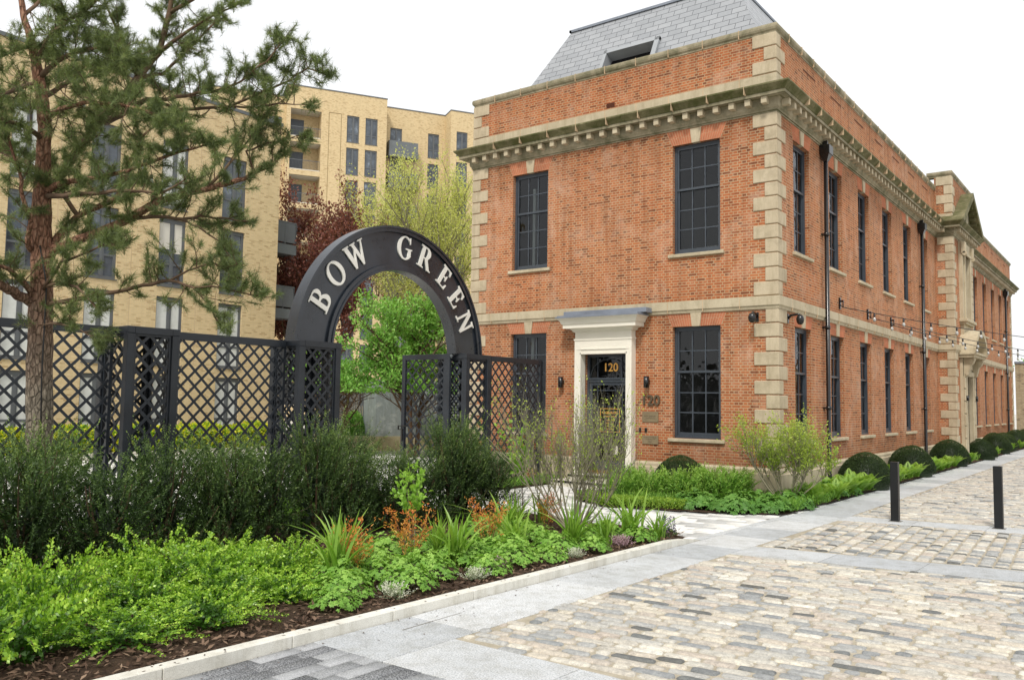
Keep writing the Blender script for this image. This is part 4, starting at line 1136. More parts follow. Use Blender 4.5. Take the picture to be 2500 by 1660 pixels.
# ------------------------------------------------------------------ lattice fence, pillars, gate and arch
FZ = 3.4
def lattice(b, fn, u0, u1, v0, v1, pitch=.31, w_=.045, t=.010, bolts=True, ph=0.0):
    """diagonal flat bars, fn(u,v,d)->xyz, clipped to a rectangle"""
    h = pitch
    for s in (1, -1):
        # lines v = s*u + c
        c0 = min(v0 - s * u0, v0 - s * u1); c1 = max(v1 - s * u0, v1 - s * u1)
        k = math.floor(c0 / h)
        while k * h <= c1:
            c = k * h + ph
            pts = []
            ua = u0; va = s * ua + c
            if v0 <= va <= v1: pts.append((ua, va))
            ub = u1; vb = s * ub + c
            if v0 <= vb <= v1: pts.append((ub, vb))
            for vv in (v0, v1):
                uu = (vv - c) / s
                if u0 < uu < u1: pts.append((uu, vv))
            if len(pts) >= 2:
                pts.sort(); a, e = pts[0], pts[-1]
                if abs(e[0] - a[0]) > .03:
                    dx, dy = (e[0] - a[0]), (e[1] - a[1]); L = math.hypot(dx, dy); nx, ny = -dy / L * w_ / 2, dx / L * w_ / 2
                    q = [(a[0] + nx, a[1] + ny), (a[0] - nx, a[1] - ny), (e[0] - nx, e[1] - ny), (e[0] + nx, e[1] + ny)]
                    d = 0 if s > 0 else t + .001
                    b.prism(q, fn, d, d + t)
            k += 1
    if bolts:
        i0, i1 = math.floor((u0) / (h / 2)) - 1, math.ceil(u1 / (h / 2)) + 1
        for i in range(i0, i1 + 1):
            u = i * h / 2
            if not (u0 + .02 < u < u1 - .02): continue
            j0 = math.floor(v0 / (h / 2)) - 1
            for j in range(j0, j0 + int((v1 - v0) / (h / 2)) + 3):
                v = j * h / 2 + ph
                if (i + j) % 2 or not (v0 + .02 < v < v1 - .02): continue
                q = [(u + .011 * math.cos(a), v + .011 * math.sin(a)) for a in [math.pi / 3 * n_ for n_ in range(6)]]
                b.prism(q, fn, -.010, .0)
sideX = lambda x: (lambda u, v, d: (x - d, u, v))
frontY = lambda y: (lambda u, v, d: (u, y + d, v))

PX0, PX1 = -8.40, -7.35
def pillar(y0, y1, label):
    t = thing('lattice_pillar', ((PX0 + PX1) / 2, (y0 + y1) / 2, GZ), label, 'pillar', 'square lattice pillars of the fence')
    p = .15
    for x in (PX0, PX1 - p):
        for y in (y0, y1 - p):
            b = MB(); b.box(x, x + p, y, y + p, GZ, FZ - .1305, bev=.008); b.build('post', FENCE, t)
    b = MB()
    b.box(PX0, PX1, y0, y0 + p, FZ - .13, FZ, bev=.008); b.box(PX0, PX1, y1 - p, y1, FZ - .13, FZ, bev=.008)
    b.box(PX0, PX0 + p, y0 + p, y1 - p, FZ - .131, FZ - .001); b.box(PX1 - p, PX1, y0 + p, y1 - p, FZ - .131, FZ - .001)
    b.box(PX0 + .1, PX1 - .1, y0 + .1, y1 - .1, FZ - .05, FZ - .03)
    for z in (GZ + .02,):
        b.box(PX0 + p, PX1 - p, y0 + .02, y0 + p - .02, z, z + .1); b.box(PX0 + p, PX1 - p, y1 - p + .02, y1 - .02, z, z + .1)
        b.box(PX0 + .02, PX0 + p - .02, y0 + p, y1 - p, z, z + .1); b.box(PX1 - p + .02, PX1 - .02, y0 + p, y1 - p, z, z + .1)
    b.build('ring_beam', FENCE, t)
    z0, z1 = GZ + .12, FZ - .13
    for fn, a, c, e in ((sideX(PX1 - .05), y0 + p, y1 - p, 0), (sideX(PX0 + .07), y0 + p, y1 - p, 0), (frontY(y0 + .05), PX0 + p, PX1 - p, 1), (frontY(y1 - .07), PX0 + p, PX1 - p, 1)):
        b = MB(); lattice(b, fn, a, c, z0, z1, .31, .056)
        # slim inner frame of each lattice panel
        for q in ([(a, z0), (a + .045, z0), (a + .045, z1), (a, z1)], [(c - .045, z0), (c, z0), (c, z1), (c - .045, z1)], [(a + .045, z1 - .045), (c - .045, z1 - .045), (c - .045, z1), (a + .045, z1)]):
            b.prism(q, fn, -.012, -.0005)
        b.build('lattice', FENCE, t)
    return t
pillar(-13.34, -12.29, 'lattice pillar beside the pine trunk, leftmost of the three pillars')
pillar(-9.39, -8.19, 'lattice pillar carrying the left foot of the lettered arch')
pillar(-3.69, -2.60, 'lattice pillar carrying the right foot of the lettered arch')

def fence_panel(x, y0, y1, label, post=0):
    t = thing('lattice_fence', (x, (y0 + y1) / 2, GZ), label, 'fence', 'lattice fence panels')
    b = MB(); b.box(x - .09, x, y0, y1, FZ - .16, FZ - .005, bev=.006)
    b.box(x - .07, x - .01, y0, y1, GZ + .10, GZ + .18)
    for y in (y0 + .005, y1 - .065): b.box(x - .075, x - .012, y, y + .06, GZ, FZ - .16)
    if post: b.box(x - .14, x + .005, y1 - .14, y1, GZ, FZ + .0, bev=.006)
    ym = (y0 + y1) / 2
    if y1 - y0 > 2.8 and not post: b.box(x - .26, x - .16, ym - .05, ym + .05, GZ, GZ + 1.45); 
    for y in (y0 + .03, y1 - .16): b.box(x - .004, x + .012, y, y + .06, FZ - .14, FZ - .02)
    b.build('frame', FENCE, t)
    b = MB(); lattice(b, sideX(x - .03), y0 + .065, y1 - .065, GZ + .18, FZ - .16, .31, .052); b.build('lattice', FENCE, t)
    return t
fence_panel(-7.80, -16.9, -13.345, 'lattice fence panel behind the pine trunk, at the left edge')
fence_panel(-7.80, -12.285, -9.395, 'lattice fence panel between the leftmost pillar and the arch')
fence_panel(-7.36, -2.595, -.02, 'lattice fence panel between the arch and the brick wall', post=1)

def gate_leaf(y, label):
    t = thing('gate', (-7.82, y, GZ), label, 'gate', 'open lattice gate leaves')
    x0, x1 = -9.66, -7.84; b = MB()
    b.box(x0, x0 + .13, y, y + .09, GZ + .05, FZ, bev=.005); b.box(x1 - .22, x1, y, y + .09, GZ + .05, FZ, bev=.005)
    b.box(x0 + .13, x1 - .22, y, y + .09, FZ - .15, FZ, bev=.005); b.box(x0 + .13, x1 - .22, y, y + .09, GZ + .05, GZ + .2)
    b.build('frame', FENCE, t)
    b = MB(); lattice(b, frontY(y + .04), x0 + .13, x1 - .22, GZ + .2, FZ - .15, .31, .050); b.build('lattice', FENCE, t)
    b = MB(); b.box(x0 - .09, x0 + .24, y - .035, y - .0, 1.35, 1.38); b.box(x0 - .09, x0 + .10, y - .035, y, 1.25, 1.28); b.box(x0 - .09, x0 - .06, y - .035, y, 1.28, 1.35); b.box(x0 + .04, x0 + .10, y - .03, y, .95, 1.25); b.build('latch', BLACKI, t)
    b = MB()
    for z in (FZ - .05, .2):
      b.tube([(x1 + .03, y + .04, z - .07), (x1 + .03, y + .04, z + .07)], .03, 8); b.box(x1 - .02, x1 + .08, y + .01, y + .07, z - .02, z + .02); b.build('hinge', GREYP, t); b = MB()
gate_leaf(-3.83, 'open lattice gate leaf hinged on the right pillar of the arch')
gate_leaf(-8.16, 'open lattice gate leaf half hidden behind the left pillar of the arch')

ACY, ACZ, AR, Ar = -6.02, 3.2, 3.33, 2.2
arch = thing('arch_sign', (-7.77, ACY, FZ), 'dark steel arch over the gateway lettered BOW GREEN', 'arch')
def arc_band(b, r0, r1, xa, xb, n=96):
    t0 = math.asin((FZ - .0 - ACZ) / ((r0 + r1) / 2)); 
    ts = [t0 + (math.pi - 2 * t0) * i / n for i in range(n + 1)]
    vs = []
    for t in ts:
        c, s = math.cos(t), math.sin(t)
        for (r, x) in ((r0, xa), (r1, xa), (r1, xb), (r0, xb)): vs.append((x, ACY + r * c, ACZ + r * s))
    fs = []
    for i in range(n):
        for k in range(4): fs.append((i * 4 + k, (i + 1) * 4 + k, (i + 1) * 4 + (k + 1) % 4, i * 4 + (k + 1) % 4))
    fs += [(0, 1, 2, 3), tuple(n * 4 + k for k in (3, 2, 1, 0))]
    b.add(vs, fs)
b = MB(); arc_band(b, AR - .055, AR, -7.60, -7.94); arc_band(b, AR - .15, AR - .056, -7.63, -7.66)
b.build('outer_rim', ARCHM, arch)
b = MB(); arc_band(b, Ar, Ar + .05, -7.60, -7.94); arc_band(b, Ar + .051, Ar + .15, -7.63, -7.66); b.build('inner_rim', ARCHM, arch)
b = MB(); arc_band(b, Ar + .051, AR - .056, -7.70, -7.84); b.build('face_plate', ARCHM, arch)
for ys_ in ((-9.36, -8.22), (-3.66, -2.70)):
    b = MB(); b.box(-8.0, -7.55, ys_[0] - .0, ys_[1] + .0, FZ + .001, FZ + .012); b.build('foot_plate', ARCHM, arch)
def ell(cx, cy, a, c, t0=0, t1=360, n=28): return [(cx + a * math.cos(rad(t0 + (t1 - t0) * i / n)), cy + c * math.sin(rad(t0 + (t1 - t0) * i / n))) for i in range(n + 1)]
LT = {
 'E': (.68, [[(0,0),(.64,0),(.68,.27),(.62,.27),(.56,.12),(.48,.06),(.29,.06),(.29,.47),(.41,.47),(.46,.36),(.51,.36),(.51,.65),(.46,.65),(.41,.54),(.29,.54),(.29,.94),(.46,.94),(.54,.88),(.58,.75),(.64,.75),(.61,1),(0,1),(0,.95),(.10,.93),(.10,.07),(0,.05)]]),
 'N': (.88, [[(0,0),(.30,0),(.30,.05),(.205,.07),(.205,.76),(.70,-.01),(.80,-.01),(.80,.93),(.90,.95),(.90,1),(.59,1),(.59,.95),(.70,.93),(.70,.32),(.29,1),(0,1),(0,.95),(.11,.92),(.11,.07),(0,.05)]]),
 'W': (1.22, [[(0,1),(0,.95),(.08,.93),(.34,-.01),(.43,-.01),(.62,.60),(.80,-.01),(.88,-.01),(1.13,.93),(1.22,.95),(1.22,1),(.93,1),(.93,.95),(1.04,.93),(.87,.30),(.69,.93),(.76,.95),(.76,1),(.45,1),(.45,.95),(.53,.93),(.575,.76),(.46,.30),(.29,.93),(.37,.95),(.37,1)]]),
 'O': (.88, [ell(.44, .5, .44, .52)[:-1], ell(.44, .5, .255, .45)[:-1][::-1]]),
 'B': (.74, [[(0,0),(.38,0)] + ell(.40, .27, .33, .27, -85, 70, 14) + [(.52,.53)] + ell(.38, .765, .29, .235, -50, 85, 12) + [(.34,1),(0,1),(0,.95),(.10,.93),(.10,.07),(0,.05)],
        [(.29,.06),(.29,.48),(.36,.48)] + ell(.37, .27, .155, .21, 85, -85, 10) + [(.36,.06)], [(.29,.545),(.29,.94),(.36,.94)] + ell(.36, .742, .135, .198, 85, -85, 10) + [(.35,.545)]]),
 'R': (.86, [[(0,0),(.39,0),(.39,.05),(.29,.07),(.29,.45),(.37,.45),(.62,0),(.88,0),(.88,.05),(.80,.06),(.56,.48)] + ell(.39, .735, .30, .265, -40, 85, 12) + [(.34,1),(0,1),(0,.95),(.10,.93),(.10,.07),(0,.05)],
        [(.29,.51),(.29,.94),(.36,.94)] + ell(.36, .725, .145, .215, 85, -85, 10) + [(.35,.51)]]),
 'G': (.86, [[(.78,.70),(.78,.99),(.73,.99),(.70,.93)] + ell(.45, .5, .45, .52, 62, 325, 26) + [(.80,.14),(.80,.42),(.88,.44),(.88,.49),(.52,.49),(.52,.44),(.63,.42),(.63,.12)] + ell(.455, .5, .265, .455, 308, 62, 22) + [(.68,.84),(.73,.70)]]),
}
def letter(ch, ang, idx):
    wd, loops = LT[ch]
    cu = bpy.data.curves.new('letter', 'CURVE'); cu.dimensions = '2D'; cu.fill_mode = 'BOTH'; cu.extrude = .018
    cu.resolution_u = 1
    S = .60
    for lp in loops:
        sp = cu.splines.new('POLY'); sp.points.add(len(lp) - 1)
        for i, (x, y) in enumerate(lp): sp.points[i].co = ((x - wd / 2) * S, (y - .5) * S, 0, 1)
        sp.use_cyclic_u = True
    o = bpy.data.objects.new('letter', cu); col.objects.link(o)
    me = bpy.data.meshes.new_from_object(o.evaluated_get(bpy.context.evaluated_depsgraph_get())); bpy.data.objects.remove(o)
    me.materials.clear(); me.materials.append(LETTER)
    o2 = bpy.data.objects.new('letter', me); col.objects.link(o2); o2.parent = arch
    th = rad(ang); c = Vector((-7.675, ACY + 2.83 * math.cos(th), ACZ + 2.83 * math.sin(th)))
    X_ = Vector((0, math.sin(th), -math.cos(th))); Y_ = Vector((0, math.cos(th), math.sin(th))); Z_ = X_.cross(Y_)
    Mx = Matrix((X_, Y_, Z_)).transposed().to_4x4(); Mx.translation = c - ORG[arch.name]
    o2.matrix_local = Mx
for i, (ch, a) in enumerate((('B', 155.1), ('O', 138.7), ('W', 122.2), ('G', 86.8), ('R', 70.3), ('E', 53.0), ('E', 38.2), ('N', 23.1))): letter(ch, a, i)

# ------------------------------------------------------------------ apartment blocks
def apt_window(name, w_, h, curtain=0, mull=True):
    """local: x right, z up, y into wall; origin lower left"""
    b = MB(); f = .07; d0, d1 = .10, .18
    b.box(0, f, d0, d1, 0, h); b.box(w_ - f, w_, d0, d1, 0, h); b.box(f, w_ - f, d0, d1, h - .20, h); b.box(f, w_ - f, d0, d1, 0, .12)
    b.box(w_ / 2 - .07, w_ / 2 + .07, d0 - .01, d1, .12, h - .20); zt = h * .33
    if h > 2.2: b.box(f, w_ / 2 - .07, d0 + .01, d1, zt - .05, zt + .05); b.box(w_ / 2 + .07, w_ - f, d0 + .01, d1, zt - .05, zt + .05)
    b.box(w_ / 2 + .07, w_ / 2 + .14, d0 + .008, d1, .12, h - .2); b.box(w_ - f - .07, w_ - f, d0 + .008, d1, .12, h - .2)
    b.box(-.03, w_ + .03, -.05, .12, -.05, -.002)
    o = b.build('window', GREYF, None, (0, 0, 0))
    g = MB(); g.quad((f, d1 - .03, .1), (w_ - f, d1 - .03, .1), (w_ - f, d1 - .03, h - .1), (f, d1 - .03, h - .1)); g.build('pane', GLASS2, o)
    if curtain == 1:
        c = MB(); c.quad((f, d1 - .04, .12), (w_ / 2 - .08, d1 - .04, .12), (w_ / 2 - .08, d1 - .04, h - .2), (f, d1 - .04, h - .2)); c.build('curtain', CURTAIN, o); c = MB(); c.quad((w_ / 2 + .14, d1 - .04, .12), (w_ - .14, d1 - .04, .12), (w_ - .14, d1 - .04, h - .2), (w_ / 2 + .14, d1 - .04, h - .2)); c.build('curtain', CURTAIN, o)
    elif curtain == 2:
        c = MB(); c.quad((f, d1 - .04, h * .55), (w_ / 2 - .08, d1 - .04, h * .55), (w_ / 2 - .08, d1 - .04, h - .2), (f, d1 - .04, h - .2)); c.build('blind', BLIND, o); c = MB(); c.quad((w_ / 2 + .14, d1 - .04, h * .5), (w_ - .14, d1 - .04, h * .5), (w_ - .14, d1 - .04, h - .2), (w_ / 2 + .14, d1 - .04, h - .2)); c.build('blind', BLIND, o)
    return o
APT = {}
def put_apt(parent, loc, rz, w_, h, cur):
    key = (w_, h, cur)
    if key not in APT:
        APT[key] = apt_window('window', w_, h, cur); o = APT[key]
    else:
        o = APT[key].copy(); col.objects.link(o)
        for ch in [x for x in APT[key].children]: child_copy(ch, o)
    o.parent = parent; o.location = Vector(loc) - ORG.get(parent.name, Vector((0, 0, 0))); o.rotation_euler = (0, 0, rz)
    return o
AX = -30.0
near_b = thing('apartment_block', (AX, 7.1, GZ), 'near buff brick apartment block behind the pine and the lattice fence', 'building')
YC = [-23.5, -20.1, -16.7, -13.3, -9.9, -6.5, -3.16, .25, 3.6]
ZF = [(.0, 3.1), (3.6, 6.88), (7.4, 10.68), (11.2, 14.48)]
nf = lambda u, v, d: (AX - d, u, v)
b = MB(); wall_grid(b, nf, -27, 7.1, GZ, 17.0, [(y, y + 1.4, z0, z1) for y in YC for z0, z1 in ZF], .2)
b.quad((AX, 7.1, GZ), (AX - 16, 7.1, GZ), (AX - 16, 7.1, 17.0), (AX, 7.1, 17.0)); b.quad((AX - 16, -27, GZ), (AX, -27, GZ), (AX, -27, 17.0), (AX - 16, -27, 17.0))
b.quad((AX - 16, 7.1, GZ), (AX - 16, -27, GZ), (AX - 16, -27, 17.0), (AX - 16, 7.1, 17.0)); b.quad((AX - 16, 7.1, 17), (AX - 16, -27, 17.0), (AX, -27, 17.0), (AX, 7.1, 17.0))
b.build('wall', STOCK, near_b)
b = MB(); sweep(b, [(AX - 16, -27), (AX, -27), (AX, 7.1), (AX - 16, 7.1)], [(-.3, 16.95), (.06, 16.95), (.06, 17.12), (-.3, 17.12)]); b.build('coping', GREYF, near_b)
R2 = random.Random(4)
for y in YC:
    for k, (z0, z1) in enumerate(ZF):
        cur = {(-6.5, 1): 1, (-3.16, 1): 1, (.25, 1): 1, (3.6, 1): 1, (.25, 2): 2, (-3.16, 2): 0, (-6.5, 2): 0, (3.6, 2): 0}.get((y, k), R2.choice([0, 1, 1, 2]))
        put_apt(near_b, (AX, y, z0), rad(90), 1.4, z1 - z0, cur)
for y in (-1.1, 2.3, -4.5, -7.9): b = MB(); b.box(AX - .001, AX + .004, y, y + .025, GZ, 16.9); b.build('movement_joint', MORTAR, near_b)
for z in (2.75, 6.5, 10.1):
    b = MB(); x0, x1 = AX - 4.4, AX - .5
    b.box(x0, x1, 7.1, 8.75, z, z + .55); b.build('balcony', GREYP, near_b); bal = bpy.data.objects[-1] if False else None
for o in [c for c in near_b.children if c.name.startswith('balcony')]:
    zt = max(v.co.z for v in o.data.vertices) + GZ
    b = MB(); x0, x1 = AX - 4.4, AX - .5
    for x in (x0, (x0 + x1) / 2, x1 - .05): b.box(x, x + .05, 8.68, 8.73, zt, zt + 1.2)
    for y in (7.15, 7.95): b.box(x1 - .05, x1, y, y + .05, zt, zt + 1.2)
    b.box(x0, x1, 8.66, 8.74, zt + 1.2, zt + 1.26); b.box(x1 - .07, x1 + .01, 7.1, 8.66, zt + 1.2, zt + 1.26); b.box(x0, x1, 8.69, 8.71, zt + .1, zt + 1.2)
    b.box(x1 - .03, x1 - .01, 7.1, 8.66, zt + .1, zt + 1.2)
    b.build('guard_rail', GREYF, o)
# the taller block behind, turned about sixty degrees
far_b = thing('apartment_block', (-62.79, 46.53, 0), 'tall buff brick apartment block stepping back behind the purple tree', 'building', rz=rad(60))
b = MB()
fz = [31.45 - 3.75 * k for k in range(9)]
ff = lambda yy: (lambda u, v, d: (u, yy + d, v))
holesA = [(s_, s_ + 1.42, z, z + 3.1) for z in fz for s_ in (-4.45, -2.3)] + [(-10.75, -7.35, z - .1, z + 3.05) for z in fz]
wall_grid(b, ff(0), -11.2, .2, GZ, 37.1, [h for h in holesA if h[0] > -5], .2)
# recessed balconies cut deep
b = MB(); wall_grid(b, ff(0), -11.2, -6.6, GZ, 37.1, [(-10.75, -7.35, z - .1, z + 3.05) for z in fz], 2.0)
wall_grid(b, ff(0), -6.6, .2, GZ, 37.1, [(s_, s_ + 1.42, z, z + 3.1) for z in fz for s_ in (-4.45, -2.3)], .2)
wall_grid(b, ff(.8), -19, -11.2, GZ, 35.9, [(-13.0, -11.6, z + .9, z + 2.1) for z in fz], .2)
b.quad((-11.2, 0, GZ), (-11.2, .8, GZ), (-11.2, .8, 37.1), (-11.2, 0, 37.1)); b.quad((.2, 0, GZ), (.2, 2, GZ), (.2, 2, 37.1), (.2, 0, 37.1))
wall_grid(b, ff(2), .2, 8.0, GZ, 36.9, [(1.15, 2.6, z - .05, z + 3.05) for z in fz] + [(5.85, 7.25, z, z + 3.0) for z in fz], .2)
b.quad((8.0, 2, GZ), (8.0, -.2, GZ), (8.0, -.2, 36.9), (8.0, 2, 36.9))
wall_grid(b, ff(-.2), 8.0, 22, GZ, 36.9, [(8.75, 10.15, z, z + 3.0) for z in fz] + [(12.5, 14, z, z + 3.0) for z in fz], .2)
b.quad((22, -.2, GZ), (22, 14, GZ), (22, 14, 36.9), (22, -.2, 36.9)); b.quad((-19, 14, GZ), (-19, .8, GZ), (-19, .8, 35.9), (-19, 14, 35.9)); b.quad((22, 14, GZ), (-19, 14, GZ), (-19, 14, 36), (22, 14, 36))
for z in fz: b.quad((-10.75, 2.0, z - .1), (-7.35, 2.0, z - .1), (-7.35, 2.0, z + 3.05), (-10.75, 2.0, z + 3.05))
b.build('wall', STOCK, far_b)
b = MB()
for (a, c, y, z) in ((-11.2, .2, 0, 37.1), (-19, -11.2, .8, 35.9), (.2, 8, 2, 36.9), (8, 22, -.2, 36.9)): b.box(a - .04, c + .04, y - .05, y + 14, z, z + .12)
for (s0, s1) in ((-6.5, -5.1),):
    for k in range(2): pass
b.build('coping', GREYF, far_b)
b = MB()
for x0, x1, z0, z1 in ((-6.52, -6.47, 5, 34.6), (-5.13, -5.08, 5, 34.6), (-6.47, -5.13, 34.55, 34.62)): b.box(x0, x1, -.012, .0, z0, z1)
b.build('panel_shadow_line', paint_mat('recess_brown', (.22, .15, .07), .9, .1), far_b)
b = MB()
for z in fz: b = MB(); b.quad((-10.75, .05, z + 3.0), (-7.35, .05, z + 3.0), (-7.35, 1.95, z + 3.0), (-10.75, 1.95, z + 3.0)); b.build('balcony_soffit', SOFFIT, far_b); b = MB(); b.box(-10.7, -7.4, .02, 1.95, z - .095, z); b.build('balcony_floor', SOFFIT, far_b)
for z in fz:
    b = MB(); b.box(-10.74, -7.36, .06, .10, z + 1.0, z + 1.06)
    for i in range(22): b.box(-10.7 + i * .155, -10.68 + i * .155, .07, .09, z, z + 1.0)
    b.build('railing', GREYF, far_b)
    b = MB(); b.box(-10.6, -9.0, 1.9, 1.97, z, z + 2.4); b.build('balcony_door', NAVY, far_b)
    put_apt(far_b, (-4.45, 0, z), 0, 1.42, 3.1, 0); put_apt(far_b, (-2.3, 0, z), 0, 1.42, 3.1, 0)
    put_apt(far_b, (-13.0, .8, z + .9), 0, 1.4, 1.2, 0); put_apt(far_b, (1.15, 2, z - .05), 0, 1.45, 3.1, 0); put_apt(far_b, (5.85, 2, z), 0, 1.4, 3.0, 0); put_apt(far_b, (8.75, -.2, z), 0, 1.4, 3.0, 0)
    put_apt(far_b, (12.5, -.2, z), 0, 1.5, 3.0, 0)
    b = MB(); b.box(.7, 4.3, .7, 2.0, z - .75, z - .1); b.box(.75, 4.25, .74, .80, z - .1, z + 1.15); b.box(.72, .78, .8, 2.0, z - .1, z + 1.15); b.box(4.22, 4.28, .8, 2.0, z - .1, z + 1.15); b.build('balcony', GREYP, far_b)
tag(near_b, kind=None)

# boundary items between the fence and the apartments
def leaf_box(n, x0, x1, y0, y1, z0, z1, L, W):
    P = np.stack([NR.uniform(x0, x1, n), NR.uniform(y0, y1, n), NR.uniform(z0, z1, n)], 1)
    # push most points to the skin
    f = NR.random(n)
    P[f < .35, 2] = z1 + NR.normal(0, .05, (f < .35).sum()); P[(f > .35) & (f < .8), 0] = x1 + NR.normal(0, .06, ((f > .35) & (f < .8)).sum())
    P[:, 2] += .10 * np.sin(P[:, 1] * 2.1) + .06 * np.sin(P[:, 1] * 5.3 + 1)
    return leaf_arrays(P, NR.normal(size=(n, 3)) + np.array([.4, 0, .5]), L * NR.uniform(.7, 1.3, n), W)
t = thing('hedge', (-26.4, -4, GZ), 'low golden variegated hedge along the foot of the buff apartment block', 'hedge')
V, F = leaf_box(26000, -27.4, -26.2, -18, 4.8, GZ, .75, .13, .075)
link(np_mesh('foliage', V, F, NR.random(len(F))), 'foliage', L_HED, t).location = -ORG[t.name]
b = MB(); b.box(-27.3, -26.35, -18, 4.7, GZ, .55); b.build('inner_growth', L_YEW, t)
b = MB(); slab_run(b, -26.1, -25.95, -18, 5, GZ - .05, GZ + .12, 'y', 1.2); slab_run(b, -24.2, -23.9, -18, 5.2, GZ - .05, GZ + .10, 'y', 1.2); tag(b.build('kerb', CONC), kind='structure')
pw_ = thing('planter_wall', (-21.9, 6.2, GZ), 'low mossy concrete planter wall below the grey panelled enclosure', 'wall')
PWP = [(-27.0, 5.2), (-22.0, 6.0), (-18.0, 13.4)]
b = MB(); sweep(b, PWP, [(-.5, .38), (0, .38), (0, GZ - .05)][::-1]); b.build('wall', stone_mat('mossy_concrete', (.33, .29, .17), (.50, .45, .30), 3, dirt=((.22, .20, .09), .45, .7)), pw_)
ge = thing('grey_enclosure', (-21.6, 6.8, .38), 'tall grey marbled panel enclosure standing on the low planter wall', 'enclosure')
b = MB(); sweep(b, [(-22.75, 6.95), (-21.7, 6.75), (-18.4, 13.2), (-20, 15)], [(-.2, .35), (0, .35), (0, 3.05), (-.2, 3.05)]); b.build('panel', stone_mat('marbled_grey', (.19, .23, .235), (.30, .335, .33), 1.4, dirt=((.42, .45, .42), .52, .70)), ge)
sf = thing('slat_fence', (-24.2, 7.2, .38), 'grey vertical slat fence left of the marbled grey enclosure', 'fence')
b = MB()
for i in range(22):
    x = -25.9 + i * .145; y = 7.55 - (x + 25.9) * .19
    b.box(x, x + .05, y, y + .05, .35, 3.1)
b.box(-25.9, -22.75, 7.2, 7.26, 2.9, 2.95); b.build('slats', GREYP, sf)
ew = thing('boundary_wall', (8, 47, GZ), 'old buff stock brick wall closing the far end of the cobbled lane', 'wall')
b = MB(); b.box(.03, 26, 47.0, 47.4, GZ - .05, 5.25); b.build('brickwork', STOCK2, ew); b = MB(); b.box(-.0, 26, 46.93, 47.45, 5.25, 5.4); b.build('coping', LEAD, ew)

# ------------------------------------------------------------------ planting
def add_np(t, name, V, F, var, mat, smooth=False):
    """numpy foliage given relative to the thing's base"""
    o = link(np_mesh(name, V, F, var, smooth), name, mat, None)
    o.parent = t; return o

def shoots(n, base_fn, len_rng, out, up, curve, k, L, W, spread=55, zscale=1.0, tipvar=.5, seed=0, zv=.30):
    """n leafy shoots; leaves in two ranks along each. returns V,F,var and shoot polylines"""
    rng = np.random.default_rng(seed)
    B = base_fn(rng, n)
    hd = unit(B * np.array([1, 1, 0]) + rng.normal(0, .12, (n, 3)) * np.array([1, 1, 0]))
    D = unit(hd * out + np.array([0, 0, 1.]) * up + rng.normal(0, .35, (n, 3)))
    ln = rng.uniform(*len_rng, n)
    t = (np.arange(k) + .5) / k
    C = D[:, None, :] * (ln[:, None, None] * t[None, :, None])
    C = B[:, None, :] + C + np.array([0, 0, 1.]) * (curve * ln[:, None, None] * (t ** 2)[None, :, None])
    tang = unit(D[:, None, :] + np.array([0, 0, 1.]) * (2 * curve * t[None, :, None]))
    side = unit(np.cross(tang, rng.normal(size=(n, 1, 3)) * np.ones((1, k, 1))))
    sgn = np.where(np.arange(k) % 2 == 0, 1, -1)[None, :, None]
    a = rad(spread)
    LD = tang * math.cos(a) + side * sgn * math.sin(a) + rng.normal(0, .22, (n, k, 3))
    P = C.reshape(-1, 3); LD = LD.reshape(-1, 3)
    m = len(P)
    l = L * rng.uniform(.7, 1.25, m) * (1 - .35 * np.tile(t ** 3, n))
    V, F = leaf_arrays(P, LD, l, W * rng.uniform(.8, 1.2, m))
    zr = (P[:, 2] - P[:, 2].min()) / (np.ptp(P[:, 2]) + 1e-6)
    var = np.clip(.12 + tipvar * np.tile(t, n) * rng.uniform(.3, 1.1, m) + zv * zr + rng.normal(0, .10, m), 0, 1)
    return V, F, var, C

def stems_mb(C, every, r, step=3, n=3):
    b = MB()
    for i in range(0, len(C), every):
        b.tube([tuple(p) for p in C[i][::step]], [r, r * .8] + [r * .5] * (len(C[i][::step]) - 2) if len(C[i][::step]) > 2 else r, n, cap=False)
    return b

n = 130; yy = NR.uniform(-17.5, -7.6, n); P = np.stack([.95 + np.abs(NR.normal(0, .28, n)), yy, np.zeros(n)], 1); P[:, 2] = np.where(P[:, 0] < 1.05, -.180, GZ + .014)
V, F = leaf_arrays(P, NR.normal(size=(n, 3)) * [1, 1, .03], NR.uniform(.02, .06, n), NR.uniform(.01, .02, n), up=np.tile([0, 0, 1.], (n, 1)) + NR.normal(0, .1, (n, 3)))
tag(link(np_mesh('bark_chips', V, F, NR.random(n) * .7), 'bark_chips', L_CHIP), 'stray bark chips fallen on the kerb and granite strip', 'bark chips', kind='stuff')
